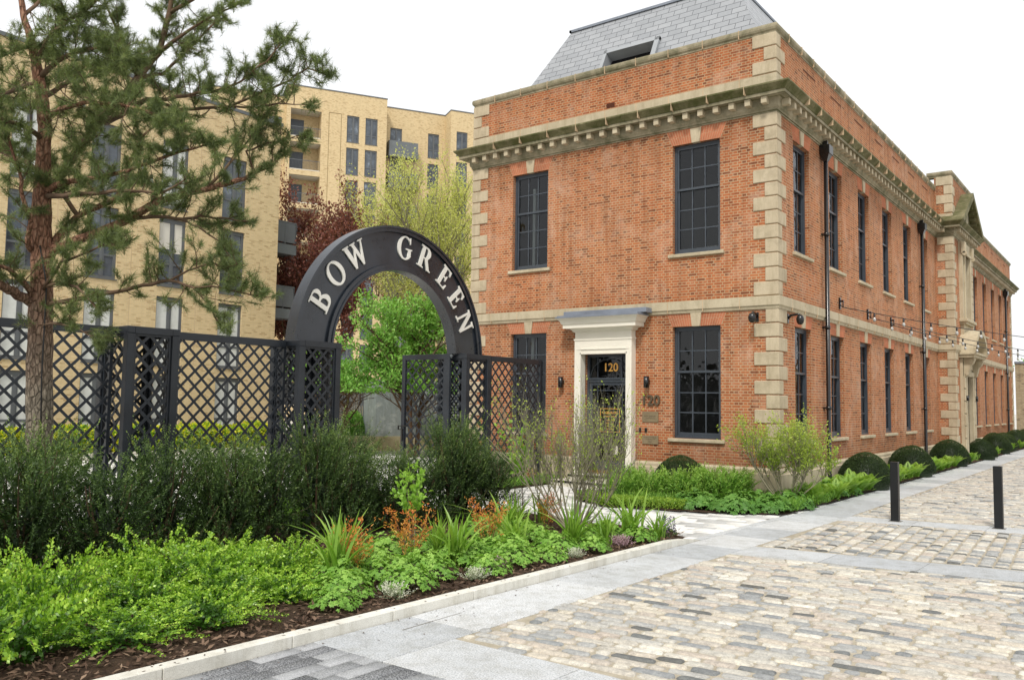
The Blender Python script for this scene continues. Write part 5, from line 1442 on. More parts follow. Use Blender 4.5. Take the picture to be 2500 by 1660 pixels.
# yew hedge ------------------------------------------------------------
def yew_mesh(seed, h=1.7, rx=.62):
    def base(rng, n):
        z = h * rng.random(n) ** .85 * .86
        lob = 1 + .28 * np.sin(z * 5 + seed) ; rr = rx * lob * (1 - .68 * (z / h) ** 1.3) * np.sqrt(rng.uniform(.12, 1, n)); a = rng.uniform(0, 2 * math.pi, n)
        return np.stack([rr * np.cos(a), rr * np.sin(a), z], 1)
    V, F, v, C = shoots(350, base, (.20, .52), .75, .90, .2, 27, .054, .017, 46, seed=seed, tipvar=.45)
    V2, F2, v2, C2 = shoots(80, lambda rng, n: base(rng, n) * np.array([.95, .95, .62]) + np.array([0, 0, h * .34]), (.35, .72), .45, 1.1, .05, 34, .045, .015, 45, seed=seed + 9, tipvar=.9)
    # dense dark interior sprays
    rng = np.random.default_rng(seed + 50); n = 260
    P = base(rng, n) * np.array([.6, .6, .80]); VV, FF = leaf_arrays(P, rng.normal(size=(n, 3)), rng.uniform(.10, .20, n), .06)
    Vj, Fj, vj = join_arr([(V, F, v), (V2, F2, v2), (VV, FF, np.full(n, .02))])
    return np_mesh('foliage', Vj, Fj, vj), C
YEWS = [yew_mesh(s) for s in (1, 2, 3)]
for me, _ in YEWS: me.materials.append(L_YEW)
yst = []
for me, C in YEWS:
    b = stems_mb(C, 14, .008)
    for i in range(6):
        a = R.uniform(0, 6.28); b.tube([(0, 0, 0), (.12 * math.cos(a), .12 * math.sin(a), .5), (.3 * math.cos(a), .3 * math.sin(a), 1.1), (.36 * math.cos(a), .36 * math.sin(a), 1.45)], [.025, .02, .012, .005], 5)
    m_ = bpy.data.meshes.new('stems'); m_.from_pydata(b.v, [], b.f); m_.materials.append(TWIG); yst.append(m_)
def place(meshes, name, loc, rz, sc, label, cat, group):
    t = thing(name, loc, label, cat, group); t.rotation_euler = (0, 0, rz); t.scale = (sc[0], sc[1], sc[2])
    for nm, me in meshes:
        o = bpy.data.objects.new(nm, me); col.objects.link(o); o.parent = t
    return t
yl = [(-3.75, -17.6, 1.0), (-3.9, -16.5, 1.02), (-3.6, -15.55, .96), (-3.8, -14.6, 1.05), (-3.6, -13.75, 1.06), (-3.75, -12.9, .92), (-3.5, -12.05, 1.02), (-3.65, -11.2, 1.04), (-3.45, -10.35, .94), (-3.6, -9.5, .88), (-3.4, -8.7, 1.07), (-3.75, -7.95, 1.08), (-3.0, -8.05, .93), (-4.6, -15.9, 1.0), (-4.5, -13.2, .98), (-4.4, -10.6, .95)]
ords = ['at the left edge of the photo, below the pine', 'second from the left edge, below the pine', 'just left of the pine trunk', 'just right of the pine trunk', 'in front of the leftmost lattice pillar', 'right of the leftmost lattice pillar', 'below the middle of the lattice panel left of the arch', 'below the right half of the lattice panel left of the arch', 'in front of the left foot of the arch', 'low bush in the gap under the lettered arch', 'in front of the open gate leaf', 'tall bush in front of the right pillar of the arch', 'last bush of the row, beside the light paving', 'second rank bush behind the pine trunk', 'second rank bush behind the leftmost lattice pillar', 'second rank bush between the leftmost pillar and the arch']
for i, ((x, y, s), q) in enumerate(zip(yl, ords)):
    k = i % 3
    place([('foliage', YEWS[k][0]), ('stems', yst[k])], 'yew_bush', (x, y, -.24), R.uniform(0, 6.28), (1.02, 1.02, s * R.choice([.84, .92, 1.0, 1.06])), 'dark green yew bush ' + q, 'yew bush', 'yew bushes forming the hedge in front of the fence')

# low bright shrubs ------------------------------------------------------
def lon_mesh(seed):
    def base(rng, n):
        a = rng.uniform(0, 2 * math.pi, n); rr = .42 * np.sqrt(rng.random(n)); z = .30 * (1 - (rr / .5) ** 2) * rng.uniform(.2, 1, n)
        return np.stack([rr * np.cos(a), rr * np.sin(a), z], 1)
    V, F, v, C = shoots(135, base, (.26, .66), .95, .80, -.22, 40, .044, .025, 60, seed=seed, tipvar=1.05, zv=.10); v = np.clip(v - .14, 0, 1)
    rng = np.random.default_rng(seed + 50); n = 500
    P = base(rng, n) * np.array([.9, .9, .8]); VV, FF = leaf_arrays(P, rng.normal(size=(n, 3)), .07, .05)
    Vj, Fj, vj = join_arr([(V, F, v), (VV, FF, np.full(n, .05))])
    return np_mesh('foliage', Vj, Fj, vj), C
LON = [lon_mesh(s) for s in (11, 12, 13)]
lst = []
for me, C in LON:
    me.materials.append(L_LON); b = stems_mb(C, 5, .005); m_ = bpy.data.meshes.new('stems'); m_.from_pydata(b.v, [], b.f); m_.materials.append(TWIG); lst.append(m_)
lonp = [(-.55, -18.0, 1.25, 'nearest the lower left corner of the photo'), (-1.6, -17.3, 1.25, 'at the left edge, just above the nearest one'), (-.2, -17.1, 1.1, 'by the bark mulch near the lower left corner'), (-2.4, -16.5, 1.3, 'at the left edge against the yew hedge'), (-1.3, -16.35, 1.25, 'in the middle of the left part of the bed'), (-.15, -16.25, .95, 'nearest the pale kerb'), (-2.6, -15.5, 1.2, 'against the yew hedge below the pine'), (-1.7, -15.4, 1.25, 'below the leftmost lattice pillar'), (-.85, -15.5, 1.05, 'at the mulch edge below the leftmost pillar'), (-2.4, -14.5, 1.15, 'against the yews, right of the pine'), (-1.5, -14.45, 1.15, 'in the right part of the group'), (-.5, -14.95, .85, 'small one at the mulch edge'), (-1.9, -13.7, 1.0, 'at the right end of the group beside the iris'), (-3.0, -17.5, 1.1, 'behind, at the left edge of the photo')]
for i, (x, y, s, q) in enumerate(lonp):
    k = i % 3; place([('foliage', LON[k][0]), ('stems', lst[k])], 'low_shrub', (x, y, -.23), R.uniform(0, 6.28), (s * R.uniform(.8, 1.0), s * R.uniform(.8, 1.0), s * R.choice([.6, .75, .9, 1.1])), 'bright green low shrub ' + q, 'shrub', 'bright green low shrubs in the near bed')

# mounds of lobed leaves ----------------------------------------------------
def lobed_mesh(seed, R0, H, n, size, lobes=5):
    rng = np.random.default_rng(seed)
    a = rng.uniform(0, 2 * math.pi, n); rr = R0 * np.sqrt(rng.random(n)); z = H * np.sqrt(np.clip(1 - (rr / R0) ** 2, 0, 1)) * rng.uniform(.55, 1.05, n) + .03
    z *= 1 + .25 * np.sin(a * 3 + seed)
    C = np.stack([rr * np.cos(a), rr * np.sin(a), z], 1)
    nrm = unit(np.stack([np.cos(a) * rr / R0 * .9, np.sin(a) * rr / R0 * .9, np.ones(n)], 1) + rng.normal(0, .28, (n, 3)))
    e1 = unit(np.cross(nrm, rng.normal(size=(n, 3)))); e2 = np.cross(nrm, e1)
    sz = size * rng.uniform(.6, 1.25, n)
    Ps = []; Ds = []; Us = []; Ls = []
    for k in range(lobes):
        th = rad(-105 + 210 * k / (lobes - 1))
        d = e1 * math.cos(th) + e2 * math.sin(th) - nrm * .18
        Ps.append(C); Ds.append(d); Us.append(nrm + rng.normal(0, .08, (n, 3))); Ls.append(sz * (1 - .12 * abs(k - (lobes - 1) / 2)))
    P = np.concatenate(Ps); D = np.concatenate(Ds); U = np.concatenate(Us); L = np.concatenate(Ls)
    V, F = leaf_arrays(P, D, L, L * .62, up=U, fold=.10)
    vb = np.clip(.15 + .55 * z / H + rng.normal(0, .14, n), 0, 1)
    return np_mesh('foliage', V, F, np.tile(vb, lobes))
def stalks(n, R0, H, r=.004):
    b = MB()
    for i in range(n):
        a = R.uniform(0, 6.28); q = R0 * R.uniform(.2, .85); b.tube([(0, 0, 0), (q * .4 * math.cos(a), q * .4 * math.sin(a), H * .4), (q * math.cos(a), q * math.sin(a), H * .7)], [r, r, r * .7], 3, cap=False)
    m_ = bpy.data.meshes.new('stems'); m_.from_pydata(b.v, [], b.f); m_.materials.append(TWIG_G); return m_
GER = [lobed_mesh(s, .30, .20, 400, .040) for s in (21, 22, 23)]
for m_ in GER: m_.materials.append(L_GER)
gst = stalks(24, .28, .2)
gp = [(.05, -14.55, 1.0, 'left of the heather, nearest the kerb'), (.42, -14.95, .72, 'small one closest to the camera beside the kerb'), (-.6, -14.05, 1.1, 'behind the leftmost iris'), (-.25, -13.5, 1.05, 'below the left orange nandina'), (.35, -13.75, .95, 'just above the white heather by the kerb'), (.0, -13.05, 1.0, 'below the middle orange nandina'), (.45, -12.35, .85, 'between the pink heather and the kerb'), (-.35, -12.0, 1.15, 'behind the middle iris clump'), (.25, -11.6, 1.05, 'in front of the sapling by the kerb'), (-.2, -11.15, 1.1, 'right of the middle iris clump'), (.5, -11.05, .75, 'small one touching the kerb'), (.15, -10.4, 1.0, 'below the multi stemmed shrub'), (-.7, -10.6, 1.1, 'behind the irises left of the multi stemmed shrub'), (-1.3, -11.6, 1.0, 'against the yews, left of the tall sapling'), (.5, -9.9, .8, 'small one right of the multi stemmed shrub base'), (-.1, -9.3, .9, 'behind the right iris clumps'), (.55, -8.6, .9, 'at the right end of the near bed'), (-1.7, -9.8, 1.1, 'against the yews below the gate'), (-1.4, -13.2, 1.1, 'against the yews, right of the low shrubs'), (-.9, -13.2, 1.0, 'behind the left orange nandina, among the irises'), (-.45, -12.75, .9, 'between the two left orange nandinas'), (-1.5, -12.4, 1.1, 'against the yews behind the middle orange nandina'), (-.5, -11.4, .95, 'between the middle irises and the next nandina'), (-.5, -9.9, .95, 'left of the multi stemmed shrub base'), (-.05, -8.6, .9, 'behind the tall iris clump near the right end'), (-1.1, -9.5, 1.0, 'deep in the bed behind the multi stemmed shrub')]
for i, (x, y, s, q) in enumerate(gp):
    place([('foliage', GER[i % 3]), ('stems', gst)], 'geranium', (x, y, -.22), R.uniform(0, 6.28), (s * 1.32, s * 1.32, s * 1.25), 'green mound of lobed leaves ' + q, 'plant', 'green leafy mounds in the near bed')
# blade plants ------------------------------------------------------------
def blades_mesh(seed, n, H, w_, lean=.55):
    rng = np.random.default_rng(seed); seg = 6; Vs = []; Fs = []; vs = []; o = 0
    for i in range(n):
        a = rng.uniform(0, 2 * math.pi); le = abs(rng.normal(0, lean)); h = H * rng.uniform(.55, 1.1); x0, y0 = rng.normal(0, .06, 2)
        d = np.array([math.cos(a), math.sin(a), 0]); s = np.array([-math.sin(a), math.cos(a), 0]) * math.cos(1.2) + d * math.sin(rng.uniform(-1, 1))
        s = s / np.linalg.norm(s); ww = w_ * rng.uniform(.7, 1.2)
        t = np.linspace(0, 1, seg + 1)
        c = np.array([x0, y0, 0]) + d * (le * h * (t ** 1.8))[:, None] + np.array([0, 0, 1.]) * (h * (t - .28 * le * t ** 3))[:, None]
        wd = ww * np.array([.6, .9, 1, 1, .85, .5, .02]) * .5
        V = np.concatenate([c - s * wd[:, None], c + s * wd[:, None]]); F = [(k, k + 1, seg + 2 + k, seg + 1 + k) for k in range(seg)]
        Vs.append(V); Fs.append(np.array(F) + o); o += len(V); vs.append(np.clip(rng.uniform(.2, .7) + .3 * t[1:], 0, 1))
    return np_mesh('blades', np.concatenate(Vs), np.concatenate(Fs), np.concatenate(vs))
IR = [blades_mesh(s, 42, .84, .036, .62) for s in (31, 32, 33)]
for m_ in IR: m_.materials.append(L_IRIS)
ip = [(-.55, -14.15, 1.12, 'in front of the left orange nandina'), (-1.0, -13.7, 1.1, 'behind the left orange nandina, against the yews'), (-.25, -12.25, 1.1, 'in the middle of the near bed'), (-.9, -11.9, .85, 'left of the middle clump, near the yews'), (-1.0, -10.2, 1.05, 'against the yews left of the multi stemmed shrub'), (-.35, -10.75, .9, 'just left of the multi stemmed shrub'), (.05, -9.75, 1.0, 'in front of the multi stemmed shrub'), (.35, -9.25, .9, 'right of the multi stemmed shrub base'), (.35, -8.45, 1.1, 'tall clump near the right end of the bed'), (.7, -8.15, .7, 'small clump at the right end of the bed'), (-1.7, -8.9, .9, 'behind the tall sapling by the yews'), (-1.9, -7.8, .8, 'at the back edge beside the light paving')]
for i, (x, y, s, q) in enumerate(ip):
    place([('blades', IR[i % 3])], 'iris', (x, y, -.23), R.uniform(0, 6.28), (s, s, s), 'clump of upright green iris blades ' + q, 'iris', 'clumps of sword leaved irises in the near bed')
# thin stemmed shrubs with scattered leaves
def twiggy(seed, nst, H, spread, nleaf, L, W, mat, smat, levels=2, sr=.008, upb=.6, twl=.28, kbr=7, wob=.10, leafup=None, vlo=.2, vhi=.9, start=.25, flare=1.0):
    rng = random.Random(seed); b = MB(); tips = []
    def branch(p, d, ln, r, lev):
        pts = [p]; n = 5 if lev == 0 else 4
        dd = Vector(d)
        for i in range(n):
            dd = (dd + Vector((rng.uniform(-wob, wob), rng.uniform(-wob, wob), rng.uniform(-wob, wob) + upb * .09))).normalized()
            pts.append(pts[-1] + dd * (ln / n))
        b.tube(pts, [r * (1 - .75 * i / n) for i in range(n + 1)], 5 if lev == 0 else 3, cap=False)
        if lev < levels:
            for j in range(kbr if lev == 0 else 4):
                t = start + (1 - start) * (j + rng.random()) / (kbr if lev == 0 else 4); k = min(n - 1, int(t * n)); q = pts[k].lerp(pts[k + 1], t * n - k)
                nd = (dd + Vector((rng.gauss(0, .6), rng.gauss(0, .6), rng.uniform(-.1, .5)))).normalized()
                branch(q, nd, ln * (twl if lev == 0 else .55) * rng.uniform(.7, 1.3), r * .45, lev + 1)
        if lev >= 1 or levels == 0:
            for k in range(1, n + 1): tips.append((pts[k], dd))
    for i in range(nst):
        a = 2 * math.pi * i / nst + rng.uniform(-.4, .4); s = spread * rng.uniform(.25, 1.0)
        branch(Vector((.05 * math.cos(a), .05 * math.sin(a), 0)), Vector((math.cos(a) * s, math.sin(a) * s, 1)).normalized(), H * rng.uniform(.8, 1.08) * math.sqrt(1 + s * s * .35), sr * rng.uniform(.7, 1.2), 0)
    T = np.array([tuple(t[0]) for t in tips]); Dd = np.array([tuple(t[1]) for t in tips])
    r2 = np.random.default_rng(seed); idx = r2.integers(0, len(T), nleaf)
    P = T[idx] + r2.normal(0, .02, (nleaf, 3)); D = unit(Dd[idx] + r2.normal(0, .7, (nleaf, 3)))
    V, F = leaf_arrays(P, D, L * r2.uniform(.6, 1.3, nleaf), W, droop=.1)
    zr = P[:, 2] / H
    me = np_mesh('foliage', V, F, np.clip(vlo + (vhi - vlo) * r2.random(nleaf) * .7 + .3 * (zr - .4), 0, 1)); me.materials.append(mat)
    m_ = bpy.data.meshes.new('stems'); m_.from_pydata([tuple(v) for v in b.v], [], b.f); m_.polygons.foreach_set('use_smooth', [True] * len(m_.polygons)); m_.materials.append(smat)
    return [('foliage', me), ('stems', m_)]
NAN = [twiggy(s, 7, .62, .45, 620, .055, .015, L_NAN, TWIG_R, 1, .006, twl=.35, kbr=6) for s in (41, 42)]
for i, (x, y, s, q) in enumerate([(-.62, -13.85, 1.0, 'between the two left iris clumps'), (-.80, -12.6, 1.1, 'between the middle irises and the leafy sapling'), (-.75, -10.9, 1.05, 'beside the thin stems of the tall sapling'), (-1.15, -8.7, .9, 'behind the multi stemmed shrub'), (-6.85, -1.3, .55, 'small one below the lattice panel by the brick wall')]):
    place(NAN[i % 2], 'nandina', (x, y, -.23), R.uniform(0, 6.28), (s, s, s), 'orange and red leaved nandina ' + q, 'nandina', 'orange leaved nandinas')
def heather(seed, mat):
    rng = np.random.default_rng(seed); n = 70; k = 22
    B = np.stack([rng.normal(0, .05, n), rng.normal(0, .05, n), np.zeros(n)], 1)
    D = unit(np.stack([rng.normal(0, .7, n), rng.normal(0, .7, n), rng.uniform(.6, 1.4, n)], 1)); t = (np.arange(k) + 1) / k
    C = (B[:, None] + D[:, None] * (.19 * t)[None, :, None]).reshape(-1, 3)
    V, F = leaf_arrays(C, rng.normal(size=(n * k, 3)) + np.repeat(D, k, 0), .020, .011)
    me = np_mesh('foliage', V, F, np.clip(np.tile(t, n) * 1.0 + rng.normal(0, .12, n * k), 0, 1)); me.materials.append(mat); return [('foliage', me)]
HP, HW = heather(1, L_HEAP), heather(2, L_HEAW)
for (x, y, s, w_, q) in [(.50, -14.15, 1.1, 1, 'white flowering heather beside the kerb, nearest the camera'), (.55, -12.75, 1.0, 1, 'white flowering heather beside the kerb, below the middle iris'), (.60, -10.55, .9, 1, 'small white heather beside the kerb below the multi stemmed shrub'), (.10, -13.15, 1.1, 0, 'pink heather between two leafy mounds, left of the middle iris'), (.35, -12.05, 1.1, 0, 'bright pink heather right of the middle iris clump'), (.62, -9.2, 1.15, 0, 'pink heather beside the kerb near the right end of the bed'), (.1, -13.75, .8, 0, 'faded small pink heather behind the white one nearest the camera')]:
    place(HW if w_ else HP, 'heather', (x, y, -.22), R.uniform(0, 6.28), (s, s, s * .9), q, 'heather', 'small heathers beside the kerb')
sal = thing('salvia', (.72, -7.75, -.22), 'dark leaved plant with blue flower spikes at the right tip of the near bed', 'flower')
me = lobed_mesh(77, .24, .12, 160, .03); me.materials.append(L_YEW); o = bpy.data.objects.new('foliage', me); col.objects.link(o); o.parent = sal
rng = np.random.default_rng(3); Cs = []
for i in range(7):
    x, y = rng.normal(0, .08, 2); Cs.append(np.stack([x + rng.normal(0, .012, 60), y + rng.normal(0, .012, 60), rng.uniform(.10, .36, 60)], 1))
for P in Cs: V, F = leaf_arrays(P, rng.normal(size=P.shape), .03, .02); me = np_mesh('flower_spike', V, F, rng.random(len(F))); me.materials.append(L_SAL); o = bpy.data.objects.new('flower_spike', me); col.objects.link(o); o.parent = sal
# leafy saplings
place(twiggy(51, 3, 1.25, .12, 420, .085, .05, L_SAP, TWIG_G, 1, .008, twl=.22, kbr=8, start=.45), 'sapling', (-1.45, -11.9, -.23), 0.4, (1, 1, 1), 'fresh green sapling in front of the dark yews, left of the middle iris', 'sapling', None)
place(twiggy(52, 5, 1.45, .16, 420, .10, .055, L_SAP, TWIG, 1, .007, twl=.28, kbr=5, start=.72), 'sapling', (-1.9, -8.5, -.23), 1.4, (1, 1, 1.0), 'taller bare stemmed sapling with leafy top beside the last yew and light paving', 'sapling', None)
# multi stemmed shrubs
place(twiggy(61, 16, 1.35, 1.55, 2700, .048, .026, L_AME, TWIG_G, 3, .028, upb=1.7, twl=.46, kbr=10, wob=.14, start=.35, vlo=.2, vhi=.85), 'multi_stem_shrub', (-.70, -8.5, -.23), .6, (.90, .90, 1.08), 'multi stemmed twiggy shrub with sparse new leaves, in front of the white door', 'shrub', None)
place(twiggy(62, 14, 1.15, 1.6, 9500, .060, .032, L_AME, TWIG_G, 3, .024, upb=1.6, twl=.42, kbr=10, wob=.14, start=.50, vlo=.25, vhi=.95), 'multi_stem_shrub', (.62, -1.15, -.26), 2.1, (1.02, 1.02, .98), 'lime leaved multi stemmed shrub in front of the brick building corner', 'shrub', None)

# bed beside the building -------------------------------------------------
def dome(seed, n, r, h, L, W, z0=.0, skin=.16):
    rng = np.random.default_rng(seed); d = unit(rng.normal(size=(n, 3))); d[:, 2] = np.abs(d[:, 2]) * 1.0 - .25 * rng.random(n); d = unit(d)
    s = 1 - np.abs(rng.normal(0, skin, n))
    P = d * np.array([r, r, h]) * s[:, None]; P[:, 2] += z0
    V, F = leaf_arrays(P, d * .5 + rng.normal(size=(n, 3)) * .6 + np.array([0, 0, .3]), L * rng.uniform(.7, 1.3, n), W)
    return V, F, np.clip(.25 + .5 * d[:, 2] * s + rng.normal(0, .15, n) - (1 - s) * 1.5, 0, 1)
def ball_mesh(seed):
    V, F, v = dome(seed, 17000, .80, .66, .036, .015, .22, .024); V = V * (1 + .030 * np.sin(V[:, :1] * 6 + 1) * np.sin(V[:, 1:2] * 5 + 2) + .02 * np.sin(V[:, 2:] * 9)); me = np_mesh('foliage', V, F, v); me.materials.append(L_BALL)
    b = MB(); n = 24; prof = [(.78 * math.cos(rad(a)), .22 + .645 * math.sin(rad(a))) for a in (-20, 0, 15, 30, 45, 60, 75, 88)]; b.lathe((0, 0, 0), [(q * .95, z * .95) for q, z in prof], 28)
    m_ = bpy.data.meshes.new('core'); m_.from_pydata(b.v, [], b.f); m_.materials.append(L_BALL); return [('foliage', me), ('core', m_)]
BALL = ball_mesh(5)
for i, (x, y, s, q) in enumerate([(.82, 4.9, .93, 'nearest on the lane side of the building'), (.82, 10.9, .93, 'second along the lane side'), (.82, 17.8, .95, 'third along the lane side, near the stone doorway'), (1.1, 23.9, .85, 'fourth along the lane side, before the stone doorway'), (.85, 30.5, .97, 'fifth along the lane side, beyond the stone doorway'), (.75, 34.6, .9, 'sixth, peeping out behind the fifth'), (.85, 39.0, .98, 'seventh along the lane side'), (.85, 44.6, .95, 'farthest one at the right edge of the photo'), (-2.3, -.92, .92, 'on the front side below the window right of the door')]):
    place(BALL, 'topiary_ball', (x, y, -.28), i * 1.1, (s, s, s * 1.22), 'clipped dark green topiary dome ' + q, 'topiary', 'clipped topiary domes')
SH = []
for s in (71, 72, 73):
    def bs(rng, n):
        a = rng.uniform(0, 6.28, n); rr = .38 * np.sqrt(rng.random(n)); return np.stack([rr * np.cos(a), rr * np.sin(a), rng.uniform(.05, .5, n)], 1)
    V, F, v, C_ = shoots(170, bs, (.2, .52), .7, 1.0, -.05, 26, .060, .026, 50, seed=s, tipvar=.7); me = np_mesh('foliage', V, F, v); me.materials.append(L_SHR)
    SH.append([('foliage', me), twiggy(s, 7, .75, .5, 60, .05, .02, L_SHR, TWIG, 1, .008)[1]])
for i, (x, y, s, q) in enumerate([(-3.35, -1.9, .95, 'nearest the door steps'), (-3.0, -2.7, .80, 'in front of the shrub by the steps'), (-2.55, -2.2, .9, 'left of the topiary dome'), (-1.75, -1.9, .95, 'right of the topiary dome'), (-1.55, -.95, 1.0, 'under the right ground floor window'), (-.9, -1.5, .98, 'left of the corner shrub'), (-.95, -.7, .9, 'against the plinth near the corner'), (.55, -.4, .6, 'at the foot of the corner quoins')]):
    place(SH[i % 3], 'leafy_shrub', (x, y, -.27), R.uniform(0, 6.28), (s * 1.05, s * 1.05, s * 1.08), 'soft green shrub ' + q, 'shrub', 'soft green shrubs in front of the brick building')
DG = [lobed_mesh(s, .62, .34, 420, .11) for s in (81, 82)]
for m_ in DG: m_.materials.append(L_DGE)
dst = stalks(24, .5, .3)
for i, (x, y, s, q) in enumerate([(-.9, -3.1, .95, 'left end of the front edge'), (-.15, -3.0, 1.0, 'at the front edge below the corner shrub'), (.45, -2.5, .85, 'at the pointed corner of the bed'), (-.1, -2.1, .9, 'behind the front edge mounds'), (.55, -1.5, .9, 'right of the corner shrub'), (.35, .3, .9, 'beside the lane just past the corner'), (.45, 1.5, .95, 'beside the lane, below the first side window'), (.4, 2.8, .95, 'beside the lane, left of the downpipe')]):
    place([('foliage', DG[i % 2]), ('stems', dst)], 'geranium', (x, y, -.27), R.uniform(0, 6.28), (s, s, s), 'broad mound of deep green lobed leaves ' + q, 'plant', 'deep green leafy mounds in the bed by the building')
# fern fronds
def fern_mesh(seed, n=20, H=.62):
    rng = np.random.default_rng(seed); Ps = []; Ds = []; Ls = []; Us = []; vs = []
    for i in range(n):
        a = rng.uniform(0, 2 * math.pi); le = rng.uniform(.25, .9); h = H * rng.uniform(.7, 1.1); k = 26; t = np.linspace(.12, 1, k)
        d = np.array([math.cos(a), math.sin(a), 0]); c = d * (le * h * t ** 1.5)[:, None] + np.array([0, 0, 1.]) * (h * (t - .35 * le * t ** 2.5))[:, None]
        tg = unit(np.gradient(c, axis=0)); sd = np.cross(tg, [0, 0, 1.]) if abs(le) > 0 else d; sd = unit(sd)
        for sg in (-1, 1):
            Ps.append(c); Ds.append(unit(sd * sg + tg * .5)); Ls.append(.15 * np.sin(np.pi * (t * .85 + .12)) + .012); Us.append(np.cross(sd, tg)); vs.append(np.clip(.3 + .5 * t + rng.normal(0, .1, k), 0, 1))
    P = np.concatenate(Ps); L = np.concatenate(Ls)
    V, F = leaf_arrays(P, np.concatenate(Ds), L, .022, up=np.concatenate(Us)); me = np_mesh('fronds', V, F, np.concatenate(vs)); me.materials.append(L_FERN); return me
FE = [fern_mesh(s) for s in (91, 92)]
fy = [(.85, -.6), (.88, .9), (.85, 2.1), (.9, 3.0), (.95, 3.6), (.6, 3.2), (.92, 6.4), (.9, 7.3), (.5, 7.6), (.95, 8.4), (.95, 9.5), (.92, 12.5), (.95, 13.6), (.6, 14.2), (.92, 14.9), (.95, 16.2), (.9, 20.2), (.9, 27.0), (.9, 33.0), (.9, 37.0), (.3, 2.4), (.2, 8.2)]
fq = ['at the lane edge by the building corner', 'below the first side window', 'before the first downpipe', 'beside the first downpipe', 'behind the bollard nearer the bed', 'left of the nearest topiary dome', 'just beyond the nearest topiary dome', 'second between the first two domes', 'against the plinth between the first two domes', 'third between the first two domes', 'close before the second dome', 'just beyond the second dome', 'second beyond the second dome', 'against the plinth beyond the second dome', 'close before the third dome', 'beside the third dome', 'before the stone doorway', 'beyond the stone doorway', 'beside the fifth dome', 'before the farthest domes', 'against the plinth before the nearest dome', 'behind the nearest dome against the wall']
for i, ((x, y), q) in enumerate(zip(fy, fq)):
    s = R.uniform(.85, 1.1); place([('fronds', FE[i % 2])], 'fern', (x, y, -.27), R.uniform(0, 6.28), (s, s, s), 'bright yellow green fern ' + q, 'fern', 'ferns along the lane edge of the bed')
for i, (x, y, s, q) in enumerate([(-3.3, -3.1, .75, 'left of the deep green mounds, near the steps'), (-2.2, -3.3, .7, 'in the middle behind the front edging'), (-1.2, -2.6, .8, 'behind the left deep green mound'), (.75, -.9, .7, 'at the lane edge right of the corner shrub'), (.9, .2, .75, 'at the lane edge beyond the corner'), (.9, 1.5, .7, 'at the lane edge before the bollard')]):
    place([('blades', IR[i % 3])], 'grass_clump', (x, y, -.27), R.uniform(0, 6.28), (s, s, s * .8), 'clump of green grassy blades ' + q, 'grass', 'grassy clumps in the bed by the building')
# edging cover and green filler on the ground
n = 15000; t_ = NR.random(n); x = -3.75 + 2.9 * t_; yb = np.where(x < -2.6, -3.62 - (x + 3.9) * .55, -4.30 + (x + 2.6) * .27)
P = np.stack([x, yb + NR.uniform(.0, .55, n), -.26 + .20 * NR.random(n) ** .7], 1)
V, F = leaf_arrays(P, NR.normal(size=(n, 3)) + [0, 0, .8], NR.uniform(.03, .06, n), .025)
tag(link(np_mesh('ground_cover', V, F, NR.random(n)), 'ground_cover', L_COV), 'yellow green low ground cover edging the front of the building bed', 'ground cover', kind='stuff')
n = 26000; y = NR.uniform(-2.3, 46, n) ** 1.0; y = -2.5 + 48 * NR.random(n) ** 1.7; x = NR.uniform(.1, 1.22, n); P = np.stack([x, y, -.26 + .20 * NR.random(n)], 1)
n2 = 9000; P2 = np.stack([NR.uniform(-3.6, .5, n2), NR.uniform(-3.3, -.1, n2), -.26 + .16 * NR.random(n2)], 1)
P = np.concatenate([P, P2]); n = len(P)
V, F = leaf_arrays(P, NR.normal(size=(n, 3)) * [.5, .5, .4] + [0, 0, 1.0], NR.uniform(.06, .16, n), .018)
tag(link(np_mesh('ground_cover', V, F, NR.random(n) * .8), 'ground_cover', L_SHR), 'grassy green undergrowth filling the bed beside the brick building', 'ground cover', kind='stuff')
n = 3500; P = np.stack([NR.uniform(-7.2, -6.55, n), NR.uniform(-3.2, -.1, n), -.27 + .15 * NR.random(n)], 1)
V, F = leaf_arrays(P, NR.normal(size=(n, 3)) * [.5, .5, .4] + [0, 0, .8], NR.uniform(.06, .18, n), .022)
tag(link(np_mesh('ground_cover', V, F, NR.random(n) * .8), 'ground_cover', L_SHR), 'small leafy plants at the foot of the lattice panel beside the brick wall', 'ground cover', kind='stuff')
n = 5000; P = np.stack([NR.uniform(-7.1, -3.9, n), NR.uniform(-17, -7.2, n), -.22 + .28 * NR.random(n)], 1)
V, F = leaf_arrays(P, NR.normal(size=(n, 3)) + [0, 0, .8], NR.uniform(.06, .16, n), .05)
tag(link(np_mesh('ground_cover', V, F, NR.random(n) * .7), 'ground_cover', L_SHR), 'green undergrowth between the yew hedge and the lattice fence', 'ground cover', kind='stuff')

